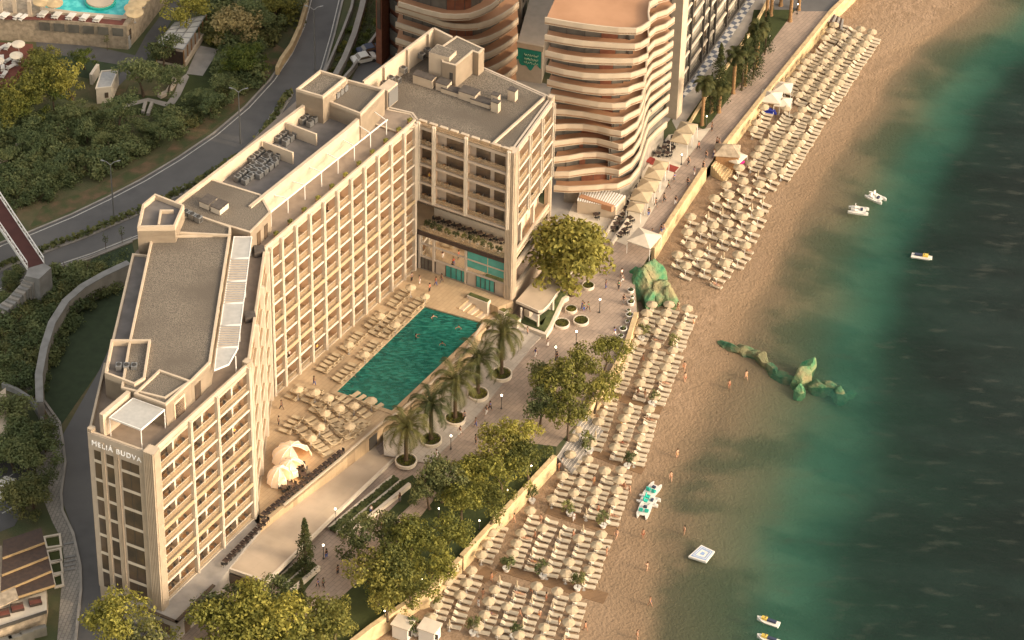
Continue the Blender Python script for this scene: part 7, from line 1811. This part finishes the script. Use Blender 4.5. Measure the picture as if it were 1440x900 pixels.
walkers(sorted([(579, 396), (590, 400), (604, 411), (613, 402), (621, 398), (442, 542), (396, 576), (392, 598)], key=lambda p: p[1]), ZD, 'on the pool deck', 'people on the pool deck')
for i, (x, y) in enumerate(((585, 436), (609, 445), (645, 460), (585, 472), (622, 483), (495, 528), (520, 564))):
    p = W(x, y, ZD - .12); person((p.x, p.y, ZD - 1.50), prd.random() * 6.28, 'swim', None, prd.choice(['cloth_red', 'cloth_black', 'cloth_blue']), prd.choice(['skin', 'skin_tan']), 'hair_dark', 'standing in the pool, %s from the far end' % ORD[i], 'bathers in the pool')
bp_ = sorted([(962, 521), (963, 537), (1049, 534), (1025, 547), (975, 459), (953, 437), (952, 644), (943, 676), (962, 752), (904, 757), (910, 803), (914, 852), (823, 887), (853, 782), (885, 694), (867, 757), (896, 899)], key=lambda p: p[1])
for i, (x, y) in enumerate(bp_):
    p = beach_hit(x, y); person((p.x, p.y, p.z), prd.random() * 6.28, prd.choice(['walk', 'stand', 'raise_', 'stroll']), None, prd.choice(['cloth_red', 'cloth_orange', 'cloth_black', 'cloth_blue', 'cloth_yellow']), prd.choice(['skin', 'skin', 'skin_tan']), prd.choice(['hair_dark', 'hair_brown']), 'at the water edge, %s from the top' % ORD[i], 'bathers on the open sand')
for i, (x, y) in enumerate(((691, 818), (679, 841), (673, 854), (731, 868), (806, 758), (752, 758), (760, 736), (747, 836), (768, 846), (759, 870), (786, 880), (807, 733), (786, 662), (835, 682), (878, 690), (907, 560), (904, 510), (897, 557), (874, 600), (790, 657), (841, 722), (723, 735))):
    p = beach_hit(x, y); w_ = i in (2, 11); nb_ = min(bed_list, key=lambda b: (Vector(b[0]) - p).length)[2]; person((p.x, p.y, p.z), prd.random() * 6.28, prd.choice(['stand', 'walk', 'stroll']), 'cloth_white' if w_ else None, 'cloth_white' if w_ else prd.choice(['cloth_red', 'cloth_orange', 'cloth_black', 'cloth_yellow']), prd.choice(['skin', 'skin_tan']), 'hair_dark', 'by ' + short_bed(nb_), 'people among the sunbeds')
for i, idx in enumerate((3, 11, 17, 27, 45, 60, 75)):
    c = cells[idx]; p = c['p'].lerp(c['q'], .6) + c['inn'] * .5
    person((p.x, p.y, c['z'] + .002), prd.random() * 6.28, 'stand', prd.choice(['cloth_orange', 'cloth_yellow', 'cloth_white', 'cloth_black']), 'cloth_black', 'skin', 'hair_dark', 'balcony, %s floor, %s bay, %s' % (ORD[c['f']], ORD[c['k']], fac[c['key']].replace(' over the pool', '')), 'people on balconies')
for i, k in enumerate(range(4, 298, 23)):
    loc, rz, lab, blk = bed_list[k]; p = Vector(loc) + Vector((math.cos(rz), math.sin(rz), 0)) * .85
    person((p.x, p.y, p.z + .50), rz, 'stand', None, prd.choice(['cloth_red', 'cloth_black', 'cloth_blue', 'cloth_yellow']), prd.choice(['skin', 'skin_tan']), 'hair_dark', 'lying on ' + short_bed(lab), 'sunbathers', lying=True)

# plants and tables on the open terrace of the wing
for k in range(11):
    p = E_.lerp(F, .08 + .075 * k) + wi * 1.1; o = place(ol, (p.x, p.y, ZL), k, 'dark shrub in a pot on the open wing terrace, %s from the left' % ORD[k], 'shrubs on the wing terrace', .62)
for k in range(7):
    p = E_.lerp(F, .12 + .11 * k) + wi * 3.4; place(dtb, (p.x, p.y, ZL), .4, 'small dark table on the open wing terrace, %s from the left' % ORD[k], 'wing terrace tables')
    for s_ in (-1, 1): q = p + dEF * .65 * s_; place(dch, (q.x, q.y, ZL), math.atan2(dEF.y, dEF.x) + (math.pi if s_ > 0 else 0), 'black chair, %s of wing terrace table %s' % ('right' if s_ > 0 else 'left', ORD[k]), 'wing terrace chairs')
for k in ('h', 'h_'):
    for o in bpy.data.objects:
        if k in o: del o[k]
# prototypes that ended up unused
for p in protos:
    if p.name in bpy.data.objects and p.location.z < -40:
        for c in list(p.children): bpy.data.objects.remove(c)
        bpy.data.objects.remove(p)
